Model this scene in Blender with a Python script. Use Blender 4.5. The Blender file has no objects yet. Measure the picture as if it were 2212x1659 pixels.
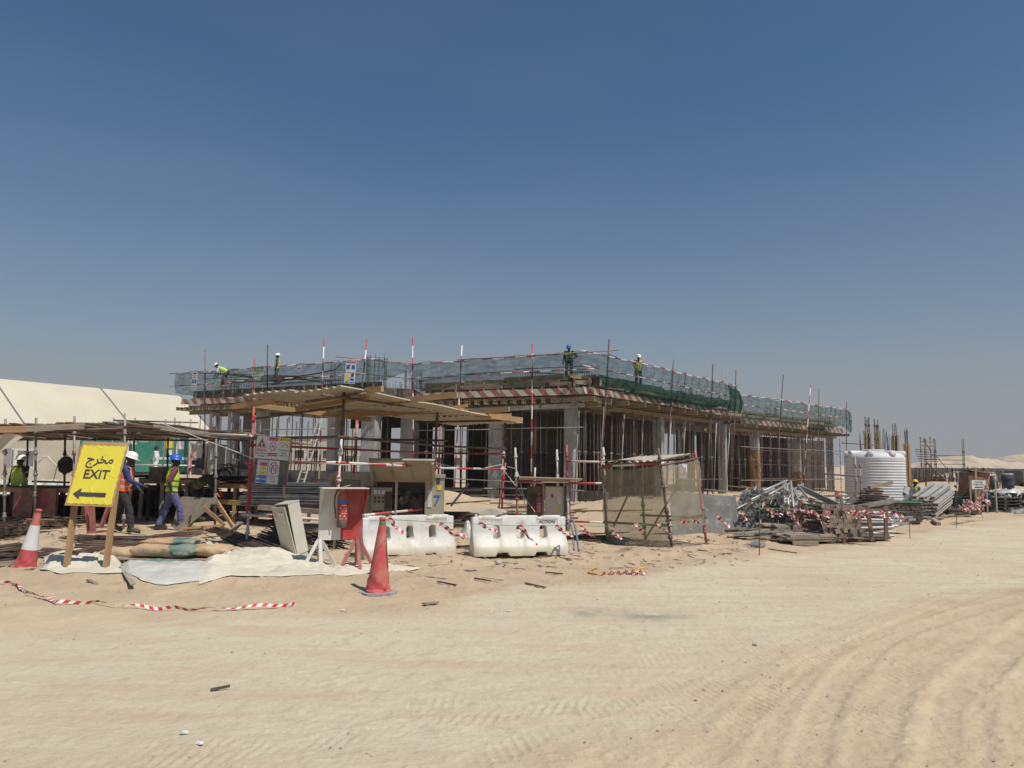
import bpy, bmesh, math, random
import numpy as np
from mathutils import Vector as V, Matrix

R = math.radians
random.seed(7)
SC = bpy.context.scene
COL = SC.collection

# ------------------------------------------------------------------ camera
F = 1662.0                       # focal length for a picture 2212 units wide
EYE = V((0, 0, 1.6))
PITCH = math.atan(178.5 / F)
ROLL = R(0.8)
cam_d = bpy.data.cameras.new('camera')
cam = bpy.data.objects.new('camera', cam_d)
COL.objects.link(cam)
cam_d.sensor_width = 36
cam_d.lens = F / 2212 * 36
cam_d.clip_start = .05
cam_d.clip_end = 6000
CM = (Matrix.Rotation(R(90) + PITCH, 3, 'X') @ Matrix.Rotation(ROLL, 3, 'Z'))
cam.matrix_world = Matrix.Translation(EYE) @ CM.to_4x4()
SC.camera = cam

# ------------------------------------------------------------------ sky, sun, exposure
SUN_L = V((-.46, .40, -1.0)).normalized()      # direction in which the sunlight travels
sun_el = math.asin(-SUN_L.z)
sun_az = math.atan2(-SUN_L.x, -SUN_L.y)        # clockwise from +Y
w = bpy.data.worlds.new('World')
SC.world = w
w.use_nodes = True
nt = w.node_tree
sky = nt.nodes.new('ShaderNodeTexSky')
sky.sky_type = 'NISHITA'
sky.sun_disc = False
sky.sun_elevation = sun_el
sky.sun_rotation = sun_az
sky.altitude = 10
sky.air_density = 1.0
sky.dust_density = 1.0
sky.ozone_density = 3.0
bg = nt.nodes['Background']
bg.inputs['Strength'].default_value = .07
tcw = nt.nodes.new('ShaderNodeTexCoord'); sxyz = nt.nodes.new('ShaderNodeSeparateXYZ')
nt.links.new(tcw.outputs['Generated'], sxyz.inputs[0])
rmp = nt.nodes.new('ShaderNodeValToRGB')          # dust haze thickens towards the horizon, the same all round
nt.links.new(sxyz.outputs['Z'], rmp.inputs[0])
rmp.color_ramp.interpolation = 'B_SPLINE'
for k_, (p_, v_) in enumerate(((0.0, 1.0), (.08, .88), (.16, .46), (.28, .16), (.42, .04), (1.0, .0))):
    e_ = rmp.color_ramp.elements[k_] if k_ < 2 else rmp.color_ramp.elements.new(p_)
    e_.position = p_; e_.color = (v_, v_, v_, 1)
mxw = nt.nodes.new('ShaderNodeMix'); mxw.data_type = 'RGBA'
nzw = nt.nodes.new('ShaderNodeTexNoise'); nzw.inputs['Scale'].default_value = 1.6; nzw.inputs['Detail'].default_value = 3
mpw = nt.nodes.new('ShaderNodeMapping'); mpw.inputs['Scale'].default_value = (1, 1, 3.5); nt.links.new(tcw.outputs['Generated'], mpw.inputs[0]); nt.links.new(mpw.outputs[0], nzw.inputs['Vector'])
maw = nt.nodes.new('ShaderNodeMath'); maw.operation = 'MULTIPLY_ADD'; maw.use_clamp = True; maw.inputs[1].default_value = .22; nt.links.new(nzw.outputs[0], maw.inputs[0])
sbw = nt.nodes.new('ShaderNodeMath'); sbw.operation = 'SUBTRACT'; sbw.inputs[1].default_value = .11; nt.links.new(rmp.outputs[0], sbw.inputs[0]); nt.links.new(sbw.outputs[0], maw.inputs[2])
nt.links.new(maw.outputs[0], mxw.inputs[0]); tin = nt.nodes.new('ShaderNodeMix'); tin.data_type = 'RGBA'; tin.blend_type = 'MULTIPLY'; tin.inputs[0].default_value = 1; tin.inputs[7].default_value = (.74, 1.0, 1.10, 1)
nt.links.new(sky.outputs[0], tin.inputs[6]); nt.links.new(tin.outputs[2], mxw.inputs[6])
mxw.inputs[7].default_value = (4.55, 4.6, 4.8, 1)
nt.links.new(mxw.outputs[2], bg.inputs['Color'])
sd = bpy.data.lights.new('sun', 'SUN')
sd.energy = 4.3
sd.angle = R(.53)
sd.color = (1.0, .95, .87)
so = bpy.data.objects.new('sun', sd)
COL.objects.link(so)
so.rotation_euler = (-SUN_L).to_track_quat('Z', 'Y').to_euler()
so.location = (20, -20, 60)
SC.view_settings.view_transform = 'Standard'
SC.view_settings.look = 'None'
SC.view_settings.exposure = 0
SC.view_settings.gamma = 1
SC.view_settings.use_curve_mapping = False
SC.cycles.max_bounces = 6
SC.cycles.transparent_max_bounces = 16

# ------------------------------------------------------------------ picture <-> place helpers
def ray(u, v):
    return CM @ V(((u - 1106) / F, -(v - 829.5) / F, -1))

def at(u, v, y):
    d = ray(u, v)
    return EYE + d * (y / d.y)

def gp(u, v, z=0.0):
    d = ray(u, v)
    return EYE + d * ((z - EYE.z) / d.z)

def _n(u):
    return CM.col[0] + CM.col[2] * ((u - 1106) / F)

def ux(u, y, z):
    n = _n(u)
    return -(n.y * y + n.z * (z - EYE.z)) / n.x

def P(u, y, z):
    return V((ux(u, y, z), y, z))

def on_seg(u, a, b, z):
    n = _n(u)
    pa = V((a[0], a[1], z)); pb = V((b[0], b[1], z))
    t = -n.dot(pa - EYE) / n.dot(pb - pa)
    return pa + (pb - pa) * t

def zv(v, y, u=1106):
    return at(u, v, y).z

# ------------------------------------------------------------------ materials
def newmat(name):
    m = bpy.data.materials.new(name)
    m.use_nodes = True
    t = m.node_tree
    b = t.nodes['Principled BSDF']
    return m, t, b

def NN(t, kind, **kw):
    n = t.nodes.new(kind)
    for k, v in kw.items():
        if k in n.inputs.keys() if isinstance(k, str) else False:
            n.inputs[k].default_value = v
        else:
            setattr(n, k, v)
    return n

def mixc(t, f, a, b, mode='MIX'):
    n = t.nodes.new('ShaderNodeMix')
    n.data_type = 'RGBA'
    n.blend_type = mode
    for i, x in ((0, f), (6, a), (7, b)):
        if isinstance(x, bpy.types.NodeSocket):
            t.links.new(x, n.inputs[i])
        elif isinstance(x, (int, float)):
            n.inputs[i].default_value = x
        else:
            n.inputs[i].default_value = (*x, 1)
    return n.outputs[2]

def mth(t, op, a, b=0.0, clamp=False):
    n = t.nodes.new('ShaderNodeMath')
    n.operation = op
    n.use_clamp = clamp
    for i, x in ((0, a), (1, b)):
        if isinstance(x, bpy.types.NodeSocket):
            t.links.new(x, n.inputs[i])
        else:
            n.inputs[i].default_value = x
    return n.outputs[0]

def noise_(t, vec, scale, detail=4, rough=.55, stretch=None):
    n = t.nodes.new('ShaderNodeTexNoise')
    n.inputs['Scale'].default_value = scale
    n.inputs['Detail'].default_value = detail
    n.inputs['Roughness'].default_value = rough
    if stretch:
        mp = t.nodes.new('ShaderNodeMapping')
        mp.inputs['Scale'].default_value = stretch
        t.links.new(vec, mp.inputs[0])
        vec = mp.outputs[0]
    t.links.new(vec, n.inputs['Vector'])
    return n.outputs[0]

def ramp(t, fac, lo, hi):
    n = t.nodes.new('ShaderNodeMapRange')
    n.inputs[1].default_value = lo
    n.inputs[2].default_value = hi
    t.links.new(fac, n.inputs[0])
    return n.outputs[0]

SAND = (.50, .39, .27)

def objvec(t):
    tc = t.nodes.new('ShaderNodeTexCoord')
    oi = t.nodes.new('ShaderNodeObjectInfo')
    va = t.nodes.new('ShaderNodeVectorMath')
    va.operation = 'MULTIPLY_ADD'
    cb = t.nodes.new('ShaderNodeCombineXYZ')
    for i in range(3):
        t.links.new(oi.outputs['Random'], cb.inputs[i])
    va.inputs[1].default_value = (37, 23, 51)
    t.links.new(cb.outputs[0], va.inputs[0])
    t.links.new(tc.outputs['Object'], va.inputs[2])
    return tc, oi, va.outputs[0]

def finish(t, b, col, oi, vec, rough, bump, bs, var, dust, metal=0, dist=.01, bstretch=None):
    if dust > 0:
        nz = ramp(t, noise_(t, vec, 3.1, 5, .65), .42, .68)
        col = mixc(t, mth(t, 'MULTIPLY', nz, dust), col, SAND)
    if var > 0:
        k = t.nodes.new('ShaderNodeHueSaturation')
        t.links.new(mth(t, 'ADD', mth(t, 'MULTIPLY', oi.outputs['Random'], 2 * var), 1 - var), k.inputs['Value'])
        t.links.new(col, k.inputs['Color'])
        col = k.outputs[0]
    t.links.new(col, b.inputs['Base Color'])
    b.inputs['Roughness'].default_value = rough
    b.inputs['Metallic'].default_value = metal
    if bump > 0:
        bn = t.nodes.new('ShaderNodeBump')
        bn.inputs['Strength'].default_value = bump
        bn.inputs['Distance'].default_value = dist
        t.links.new(noise_(t, vec, bs, 5, .6, bstretch), bn.inputs['Height'])
        t.links.new(bn.outputs[0], b.inputs['Normal'])

MATS = {}
def mk(name, c1, c2=None, s=5, rough=.8, bump=.2, bs=30, metal=0, stretch=None, var=.1, dust=.15, lo=.35, hi=.65, c3=None, dist=.01):
    m, t, b = newmat(name)
    tc, oi, vec = objvec(t)
    if c2 is None:
        c2 = tuple(x * .72 for x in c1)
    f = ramp(t, noise_(t, vec, s, 6, .6, stretch), lo, hi)
    col = mixc(t, f, c1, c2)
    if c3:
        f3 = ramp(t, noise_(t, vec, s * 2.7, 5, .7, stretch), .56, .64)
        col = mixc(t, f3, col, c3)
    finish(t, b, col, oi, vec, rough, bump, bs, var, dust, metal, dist, stretch)
    MATS[name] = m
    return m

mk('concrete', (.36, .36, .35), (.27, .27, .265), 1.3, .9, .25, 25, dust=.12, c3=(.20, .20, .20))
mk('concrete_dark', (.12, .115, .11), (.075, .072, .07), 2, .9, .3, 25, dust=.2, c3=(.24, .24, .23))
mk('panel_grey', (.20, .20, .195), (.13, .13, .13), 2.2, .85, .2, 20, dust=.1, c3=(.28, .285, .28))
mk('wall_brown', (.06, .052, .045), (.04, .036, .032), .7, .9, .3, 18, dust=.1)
mk('timber', (.40, .25, .115), (.31, .18, .08), 3, .75, .25, 40, stretch=(6, 6, .6), var=.18, dust=.1)
mk('timber_old', (.33, .28, .22), (.20, .165, .13), 4, .85, .4, 40, stretch=(6, 6, .5), var=.28, dust=.35, c3=(.13, .11, .09))
mk('timber_dark', (.09, .07, .055), (.045, .035, .03), 4, .85, .4, 40, stretch=(6, 6, .5), var=.35, dust=.2)
mk('genset_beige', (.34, .32, .255), (.26, .24, .185), 2.5, .5, .08, 20, var=.04, dust=.35)
mk('timber_yellow', (.29, .23, .14), (.20, .155, .09), 4, .7, .25, 40, stretch=(6, 6, .5), var=.15, dust=.2)
mk('ply_dark', (.045, .04, .035), (.09, .075, .06), 2.2, .55, .1, 30, var=.2, dust=.25)
mk('ply_brown', (.15, .075, .04), (.10, .05, .03), 2.2, .6, .1, 30, var=.15, dust=.3)
mk('steel_rust', (.105, .065, .05), (.075, .045, .035), 9, .8, .3, 70, stretch=(1, 1, .3), var=.3, dust=.25)
mk('steel_grey', (.26, .25, .235), (.17, .155, .14), 7, .6, .25, 60, metal=.3, var=.2, dust=.3, c3=(.16, .09, .06))
mk('galvanised', (.42, .43, .42), (.30, .31, .30), 9, .5, .15, 60, metal=.35, stretch=(1, 1, .3), var=.16, dust=.3, c3=(.24, .19, .15))
mk('aluminium', (.52, .51, .48), (.40, .385, .355), 6, .5, .15, 60, metal=.3, stretch=(1, 1, .3), var=.12, dust=.35)
mk('rebar', (.060, .042, .036), (.034, .025, .023), 9, .8, .3, 80, var=.35, dust=.12)
mk('rebar_rusty', (.115, .062, .045), (.06, .035, .028), 9, .85, .3, 80, stretch=(1, 1, .1), var=.3, dust=.25)
mk('bar_grey', (.17, .175, .185), (.10, .105, .115), 7, .5, .2, 60, metal=.2, stretch=(1, 1, .2), var=.3, dust=.25)
mk('paint_white', (.64, .63, .59), (.54, .525, .475), 4, .55, .1, 40, var=.06, dust=.3)
mk('paint_cream', (.55, .535, .455), (.47, .455, .385), 3, .45, .06, 40, var=.05, dust=.28)
mk('paint_red', (.42, .035, .035), (.30, .03, .03), 4, .5, .12, 40, var=.1, dust=.25)
mk('paint_faded_red', (.40, .13, .11), (.30, .07, .065), 5, .7, .1, 40, var=.15, dust=.35)
mk('paint_black', (.02, .02, .02), (.03, .03, .03), 4, .5, .05, 40, dust=.08)
mk('plastic_black', (.025, .026, .028), (.04, .04, .042), 5, .5, .1, 40, dust=.25)
mk('cone_red', (.52, .065, .07), (.45, .09, .085), 3, .6, .2, 9, var=.03, dust=.45)
mk('cone_white', (.72, .72, .72), (.60, .60, .60), 3, .45, .1, 9, var=.02, dust=.2)
mk('barrier_white', (.62, .63, .625), (.53, .53, .50), 2.2, .5, .1, 8, var=.04, dust=.38, c3=(.50, .44, .32))
mk('tank_white', (.60, .62, .63), (.54, .56, .575), 2.0, .6, .05, 6, var=.02, dust=.3)
mk('tent_pvc', (.57, .52, .40), (.51, .46, .35), .25, .6, .25, 1.5, var=.02, dust=.1, dist=.03)
mk('tent_wall', (.50, .455, .375), (.42, .375, .30), .35, .65, .5, 1.3, var=.03, dust=.2, dist=.06)
mk('canvas', (.60, .56, .455), (.50, .455, .355), 1.3, .8, .3, 10, var=.04, dust=.32)
mk('plastic_sheet', (.58, .56, .51), (.45, .43, .38), 2, .35, .4, 9, var=.05, dust=.2)
mk('paper', (.60, .61, .62), (.54, .55, .56), 3, .6, .05, 20, dust=.06)
mk('cement_bag', (.47, .33, .19), (.37, .25, .14), 3, .75, .35, 9, dust=.35)
mk('bag_green', (.05, .14, .125), (.10, .19, .165), 3, .75, .2, 9, dust=.5)
mk('sheet_metal', (.44, .40, .32), (.35, .31, .235), 2.5, .55, .12, 12, var=.06, dust=.3)
mk('genset_green', (.015, .19, .13), (.012, .15, .10), 2, .5, .05, 12, dust=.15)
mk('fence_grey', (.24, .29, .32), (.20, .245, .27), 1.5, .6, .1, 8, var=.08, dust=.25)
mk('rock', (.45, .41, .34), (.33, .30, .25), 5, .9, .6, 12, dust=.3, dist=.03)
mk('rock_grey', (.27, .27, .27), (.17, .17, .17), 7, .9, .6, 12, dust=.2, dist=.03)
mk('brown_paint', (.20, .09, .06), (.13, .06, .045), 4, .7, .1, 30, dust=.3)
mk('hessian', (.27, .16, .075), (.19, .11, .05), 3, .95, .6, 9, dust=.15, dist=.04)
mk('skin', (.055, .03, .02), (.045, .025, .016), 3, .55, .02, 20, dust=0)
mk('hair', (.008, .007, .006), (.015, .012, .01), 9, .7, .3, 60, dust=0)
mk('hi_vis', (.50, .68, .03), (.42, .60, .03), 3, .75, .3, 16, var=.04, dust=.05)
mk('hi_vis_orange', (.75, .12, .03), (.65, .10, .03), 3, .75, .3, 16, dust=.05)
mk('reflective', (.50, .51, .50), (.40, .41, .40), 6, .4, .1, 30, dust=.1)
mk('reflective_dark', (.09, .10, .07), (.13, .14, .09), 6, .4, .1, 30, dust=.1)
mk('cloth_dark', (.035, .035, .032), (.055, .05, .045), 5, .9, .4, 18, dust=.12)
mk('cloth_black', (.014, .014, .016), (.025, .025, .027), 5, .9, .4, 18, dust=.06)
mk('cloth_blue', (.018, .045, .17), (.014, .033, .13), 5, .9, .4, 18, dust=.06)
mk('cloth_violet', (.105, .115, .27), (.08, .085, .20), 4, .9, .5, 12, dust=.12)
mk('cloth_maroon', (.20, .04, .075), (.15, .03, .055), 5, .9, .4, 18, dust=.06)
mk('cloth_white', (.70, .75, .76), (.58, .62, .63), 4, .9, .5, 14, dust=.1)
mk('cloth_tan', (.20, .16, .10), (.15, .12, .08), 4, .9, .5, 14, dust=.1)
mk('cloth_navy', (.02, .028, .05), (.03, .035, .06), 4, .9, .5, 14, dust=.1)
mk('boot', (.30, .22, .13), (.16, .12, .08), 5, .9, .4, 18, dust=.4)
mk('helmet_white', (.80, .80, .78), (.74, .74, .72), 3, .35, .02, 20, dust=.08)
mk('helmet_blue', (.01, .13, .60), (.01, .11, .5), 3, .35, .02, 20, dust=.08)
mk('helmet_yellow', (.80, .42, .01), (.72, .38, .01), 3, .35, .02, 20, dust=.08)
mk('sign_yellow', (.72, .62, .06), (.68, .58, .05), 3, .5, .15, 5, var=0, dust=.03, dist=.02)
mk('print_black', (.035, .037, .042), (.05, .05, .055), 9, .6, .02, 20, var=0, dust=.03)
mk('print_grey', (.16, .16, .17), (.2, .2, .21), 9, .6, .02, 20, var=0, dust=.03)
mk('print_red', (.50, .02, .05), (.45, .02, .05), 9, .6, .02, 20, var=0, dust=.03)
mk('print_blue', (.02, .12, .38), (.03, .14, .42), 9, .6, .02, 20, var=0, dust=.03)
mk('print_yellow', (.72, .55, .03), (.68, .5, .03), 9, .6, .02, 20, var=0, dust=.03)
mk('print_green', (.03, .13, .07), (.04, .15, .09), 9, .6, .02, 20, var=0, dust=.1)
mk('print_white', (.60, .61, .60), (.62, .63, .62), 9, .6, .02, 20, var=0, dust=.1)
mk('rope', (.60, .57, .48), (.5, .47, .4), 9, .9, .02, 20, var=0, dust=.1)
mk('rope_green', (.06, .28, .14), (.05, .22, .12), 9, .9, .02, 20, var=0, dust=.1)
mk('hose_blue', (.10, .14, .20), (.14, .18, .24), 9, .6, .1, 20, var=0, dust=.3)
mk('orange_strap', (.62, .30, .06), (.5, .25, .05), 9, .8, .1, 20, var=0, dust=.3)
mk('machine_dark', (.03, .028, .025), (.07, .06, .05), 6, .7, .3, 20, var=.3, dust=.2)

def stripes(name, ca, cb, period, diag=0.0, axis='Z', uv=False, dust=.2, duty=.5, rough=.6, rnd=True):
    m, t, b = newmat(name)
    tc, oi, vec = objvec(t)
    sp = t.nodes.new('ShaderNodeSeparateXYZ')
    t.links.new(tc.outputs['UV' if uv else 'Object'], sp.inputs[0])
    a = sp.outputs['X'] if uv else sp.outputs[axis]
    if diag:
        a = mth(t, 'ADD', a, mth(t, 'MULTIPLY', sp.outputs['Y'], diag))
    a = mth(t, 'DIVIDE', a, period)
    if rnd:
        a = mth(t, 'ADD', a, mth(t, 'MULTIPLY', oi.outputs['Random'], 7.3))
    f = mth(t, 'GREATER_THAN', mth(t, 'FRACT', a), duty)
    wear = ramp(t, noise_(t, vec, 6, 6, .7), .57, .66)
    na = mixc(t, ramp(t, noise_(t, vec, 3, 5), .3, .7), ca, tuple(x * .75 for x in ca))
    nb = mixc(t, ramp(t, noise_(t, vec, 3, 5), .3, .7), cb, tuple(x * .8 for x in cb))
    col = mixc(t, f, na, nb)
    col = mixc(t, mth(t, 'MULTIPLY', wear, .5), col, (.30, .22, .18))
    finish(t, b, col, oi, vec, rough, .15, 40, .06, dust)
    MATS[name] = m
stripes('tube_stripe', (.45, .035, .045), (.74, .72, .68), 1.25)
stripes('tube_stripe_pink', (.48, .05, .06), (.70, .62, .58), 1.5)
stripes('kick_stripe', (.30, .10, .09), (.52, .48, .40), .78, diag=1.1, dust=.35)
stripes('tape_stripe', (.62, .03, .03), (.80, .78, .74), .11, diag=.9, uv=True, dust=.08, rnd=False)
stripes('tape_stripe_pink', (.52, .07, .10), (.78, .68, .66), .11, diag=.9, uv=True, dust=.12, rnd=False)

def netmat(name, col, opac, varo=.25, s=1.2, trans=.35, fold=(1, 1, 3)):
    m, t, b = newmat(name)
    t.nodes.remove(b)
    tc, oi, vec = objvec(t)
    out = t.nodes['Material Output']
    tr = t.nodes.new('ShaderNodeBsdfTransparent')
    df = t.nodes.new('ShaderNodeBsdfDiffuse')
    tl = t.nodes.new('ShaderNodeBsdfTranslucent')
    df.inputs[0].default_value = (*col, 1)
    tl.inputs[0].default_value = (*col, 1)
    m1 = t.nodes.new('ShaderNodeMixShader'); m1.inputs[0].default_value = trans
    t.links.new(df.outputs[0], m1.inputs[1]); t.links.new(tl.outputs[0], m1.inputs[2])
    m2 = t.nodes.new('ShaderNodeMixShader')
    f = ramp(t, noise_(t, vec, s, 5, .6, fold), .3, .75)
    f = mth(t, 'ADD', mth(t, 'MULTIPLY', f, varo), opac, True)
    t.links.new(f, m2.inputs[0])
    t.links.new(tr.outputs[0], m2.inputs[1]); t.links.new(m1.outputs[0], m2.inputs[2])
    t.links.new(m2.outputs[0], out.inputs[0])
    MATS[name] = m
netmat('net_green', (.020, .062, .044), .30, .42, 2.0)
netmat('net_green_dense', (.014, .052, .036), .68, .25)
netmat('net_sand', (.33, .295, .21), .54, .14, 2.0, .25)
netmat('poly_clear', (.6, .62, .64), .35, .5, 3, .3)

# dust and mud clinging to the foot of the plastic barriers, thinning upwards in ragged runs
_t = MATS['barrier_white'].node_tree; _b = _t.nodes['Principled BSDF']
_src = _b.inputs['Base Color'].links[0].from_socket
_tc = _t.nodes.new('ShaderNodeTexCoord'); _sp = _t.nodes.new('ShaderNodeSeparateXYZ'); _t.links.new(_tc.outputs['Object'], _sp.inputs[0])
_nz = noise_(_t, _tc.outputs['Object'], 3.5, 6, .65, (1, 1, .45))
_h = mth(_t, 'ADD', _sp.outputs['Z'], mth(_t, 'MULTIPLY', _nz, .55))
_f = mth(_t, 'SUBTRACT', 1.0, ramp(_t, _h, .38, .74), True)
_c = mixc(_t, mth(_t, 'MULTIPLY', _f, .62), _src, (.56, .48, .33))
_k = ramp(_t, noise_(_t, _tc.outputs['Object'], 19, 6, .75, (.5, 1, 2)), .60, .66)
_c = mixc(_t, mth(_t, 'MULTIPLY', _k, .5), _c, (.20, .19, .17))
_t.links.new(_c, _b.inputs['Base Color'])

# ------------------------------------------------------------------ mesh helpers
def wloc(o):
    p = V((0, 0, 0))
    while o is not None:
        p += o.location
        o = o.parent
    return p

class MB:
    def __init__(s):
        s.v = []; s.f = []; s.m = []; s.uv = None
    def add(s, vs, fs, mi=0):
        o = len(s.v)
        s.v += [tuple(x) for x in vs]
        for f in fs:
            s.f.append([i + o for i in f]); s.m.append(mi)
        return s
    def box(s, c, size, rot=None, mi=0, taper=1.0):
        x, y, z = (k / 2 for k in size)
        vs = []
        for dz in (-1, 1):
            k = taper if dz > 0 else 1
            for dx, dy in ((-1, -1), (1, -1), (1, 1), (-1, 1)):
                p = V((dx * x * k, dy * y * k, dz * z))
                if rot is not None: p = rot @ p
                vs.append(p + V(c))
        return s.add(vs, [(0, 3, 2, 1), (4, 5, 6, 7), (0, 1, 5, 4), (1, 2, 6, 5), (2, 3, 7, 6), (3, 0, 4, 7)], mi)
    def beam(s, a, b, w, h, up=(0, 0, 1), mi=0):
        a = V(a); b = V(b); d = b - a
        M = frame(d, up)
        return s.box((a + b) / 2, (w, h, d.length), M, mi)
    def tube(s, a, b, r, n=6, r2=None, mi=0, cap=True):
        a = V(a); b = V(b)
        if r2 is None: r2 = r
        M = frame(b - a)
        vs = []
        for p, rr in ((a, r), (b, r2)):
            for i in range(n):
                t = 2 * math.pi * i / n
                vs.append(p + M @ V((math.cos(t) * rr, math.sin(t) * rr, 0)))
        fs = [(i, (i + 1) % n, n + (i + 1) % n, n + i) for i in range(n)]
        if cap: fs += [tuple(range(n - 1, -1, -1)), tuple(range(n, 2 * n))]
        return s.add(vs, fs, mi)
    def path(s, pts, r, n=5, mi=0):
        pts = [V(p) for p in pts]
        vs = []
        for k, p in enumerate(pts):
            d = pts[min(k + 1, len(pts) - 1)] - pts[max(k - 1, 0)]
            M = frame(d)
            for i in range(n):
                t = 2 * math.pi * i / n
                vs.append(p + M @ V((math.cos(t) * r, math.sin(t) * r, 0)))
        fs = []
        for k in range(len(pts) - 1):
            for i in range(n):
                fs.append((k * n + i, k * n + (i + 1) % n, (k + 1) * n + (i + 1) % n, (k + 1) * n + i))
        return s.add(vs, fs, mi)
    def lathe(s, prof, n=20, M=None, c=(0, 0, 0), mi=0, mif=None):
        vs = []
        for r, z in prof:
            for i in range(n):
                t = 2 * math.pi * i / n
                p = V((math.cos(t) * r, math.sin(t) * r, z))
                if M is not None: p = M @ p
                vs.append(p + V(c))
        o = len(s.v)
        s.v += [tuple(x) for x in vs]
        for k in range(len(prof) - 1):
            for i in range(n):
                s.f.append([o + k * n + i, o + k * n + (i + 1) % n, o + (k + 1) * n + (i + 1) % n, o + (k + 1) * n + i])
                s.m.append(mif(k) if mif else mi)
        return s
    def sheet(s, fn, nu, nv, mi=0, uvs=None):
        vs = [fn(i / (nu - 1), j / (nv - 1)) for j in range(nv) for i in range(nu)]
        fs = [(j * nu + i, j * nu + i + 1, (j + 1) * nu + i + 1, (j + 1) * nu + i) for j in range(nv - 1) for i in range(nu - 1)]
        return s.add(vs, fs, mi)
    def prism(s, pts, z0, z1, mi=0):
        n = len(pts)
        vs = [(p[0], p[1], z0) for p in pts] + [(p[0], p[1], z1) for p in pts]
        return s.add(vs, [tuple(range(n - 1, -1, -1)), tuple(range(n, 2 * n))] + [(i, (i + 1) % n, n + (i + 1) % n, n + i) for i in range(n)], mi)
    def mesh(s, name, mats, off=V((0, 0, 0)), smooth=False):
        me = bpy.data.meshes.new(name)
        me.from_pydata([(x - off.x, y - off.y, z - off.z) for x, y, z in s.v], [], s.f)
        for m in (mats if isinstance(mats, (list, tuple)) else [mats]):
            me.materials.append(MATS[m] if isinstance(m, str) else m)
        if any(s.m): me.polygons.foreach_set('material_index', s.m)
        if smooth: me.polygons.foreach_set('use_smooth', [True] * len(s.f))
        me.update()
        return me
    def out(s, name, mats, parent=None, smooth=False, org=None):
        pl = wloc(parent) if parent else V((0, 0, 0))
        o_ = V(org) if org is not None else pl
        me = s.mesh(name, mats, o_, smooth)
        o = bpy.data.objects.new(name, me)
        COL.objects.link(o)
        if parent: o.parent = parent
        o.location = o_ - pl
        return o

def frame(d, up=(0, 0, 1)):
    z = V(d).normalized()
    u = V(up)
    if abs(z.dot(u)) > .99: u = V((0, 1, 0))
    x = u.cross(z).normalized()
    y = z.cross(x)
    return Matrix((x, y, z)).transposed()

def thing(name, label, cat, loc=(0, 0, 0), group=None):
    o = bpy.data.objects.new(name, None)
    COL.objects.link(o)
    o.empty_display_size = .2
    o.location = loc
    o['label'] = label; o['category'] = cat
    if group: o['group'] = group
    return o

def tag(o, label=None, cat=None, group=None, kind=None):
    if label: o['label'] = label
    if cat: o['category'] = cat
    if group: o['group'] = group
    if kind: o['kind'] = kind
    return o

CACHE = {}
def bar(name, a, b, r, mat, parent=None, n=8, cups=0, up=(0, 0, 1), tag_=None, hole=False):
    """a tube (r number) or a squared bar (r pair) from a to b, its own object, local z along it"""
    a = V(a); b = V(b); L = (b - a).length
    key = (r, round(L, 3), mat, n, cups, hole)
    me = CACHE.get(key)
    if me is None:
        mb = MB()
        if isinstance(r, tuple):
            w, h = r
            c = min(w, h) * .06
            mb.box((0, 0, L / 2), (w, h, L))
        else:
            mb.tube((0, 0, 0), (0, 0, L), r, n, cap=not hole)
            if hole:
                mb.tube((0, 0, .0), (0, 0, L), r * .8, n, cap=False)
            if cups:
                z = cups * .55
                while z < L - .05:
                    mb.lathe([(r, z - .05), (r * 1.75, z - .04), (r * 1.9, z), (r * 1.2, z + .02), (r * 1.7, z + .05), (r, z + .08)], n)
                    z += cups
        me = mb.mesh(name, mat, smooth=not isinstance(r, tuple))
        CACHE[key] = me
    o = bpy.data.objects.new(name, me)
    COL.objects.link(o)
    pl = V((0, 0, 0))
    if parent:
        pl = wloc(parent); o.parent = parent
    o.location = a - pl
    o.rotation_mode = 'QUATERNION'
    o.rotation_quaternion = frame(b - a, up).to_quaternion()
    if tag_: tag(o, *tag_)
    return o

def copy_tree(o, parent=None):
    c = o.copy()
    COL.objects.link(c)
    if parent: c.parent = parent
    for ch in o.children:
        copy_tree(ch, c)
    return c

def rnd(a, b): return random.uniform(a, b)

TXT = {}
def text(name, s, size, mat, parent, M, c, thick=.0015, center=True, bold=0.0):
    """flat lettering: local x right, y up, placed by matrix M (3x3) at c"""
    cu = bpy.data.curves.new('text', 'FONT')
    cu.body = s; cu.size = size; cu.align_x = 'CENTER' if center else 'LEFT'; cu.align_y = 'CENTER'
    cu.resolution_u = 3; cu.offset = bold
    ob = bpy.data.objects.new('text', cu)
    COL.objects.link(ob)
    dg = bpy.context.evaluated_depsgraph_get()
    me = bpy.data.meshes.new_from_object(ob.evaluated_get(dg))
    bpy.data.objects.remove(ob); bpy.data.curves.remove(cu)
    me.materials.clear(); me.materials.append(MATS[mat])
    me.name = name
    o = bpy.data.objects.new(name, me)
    COL.objects.link(o)
    pl = wloc(parent)
    o.parent = parent
    o.matrix_local = Matrix.Translation(V(c) - pl) @ M.to_4x4()
    return o

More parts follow.
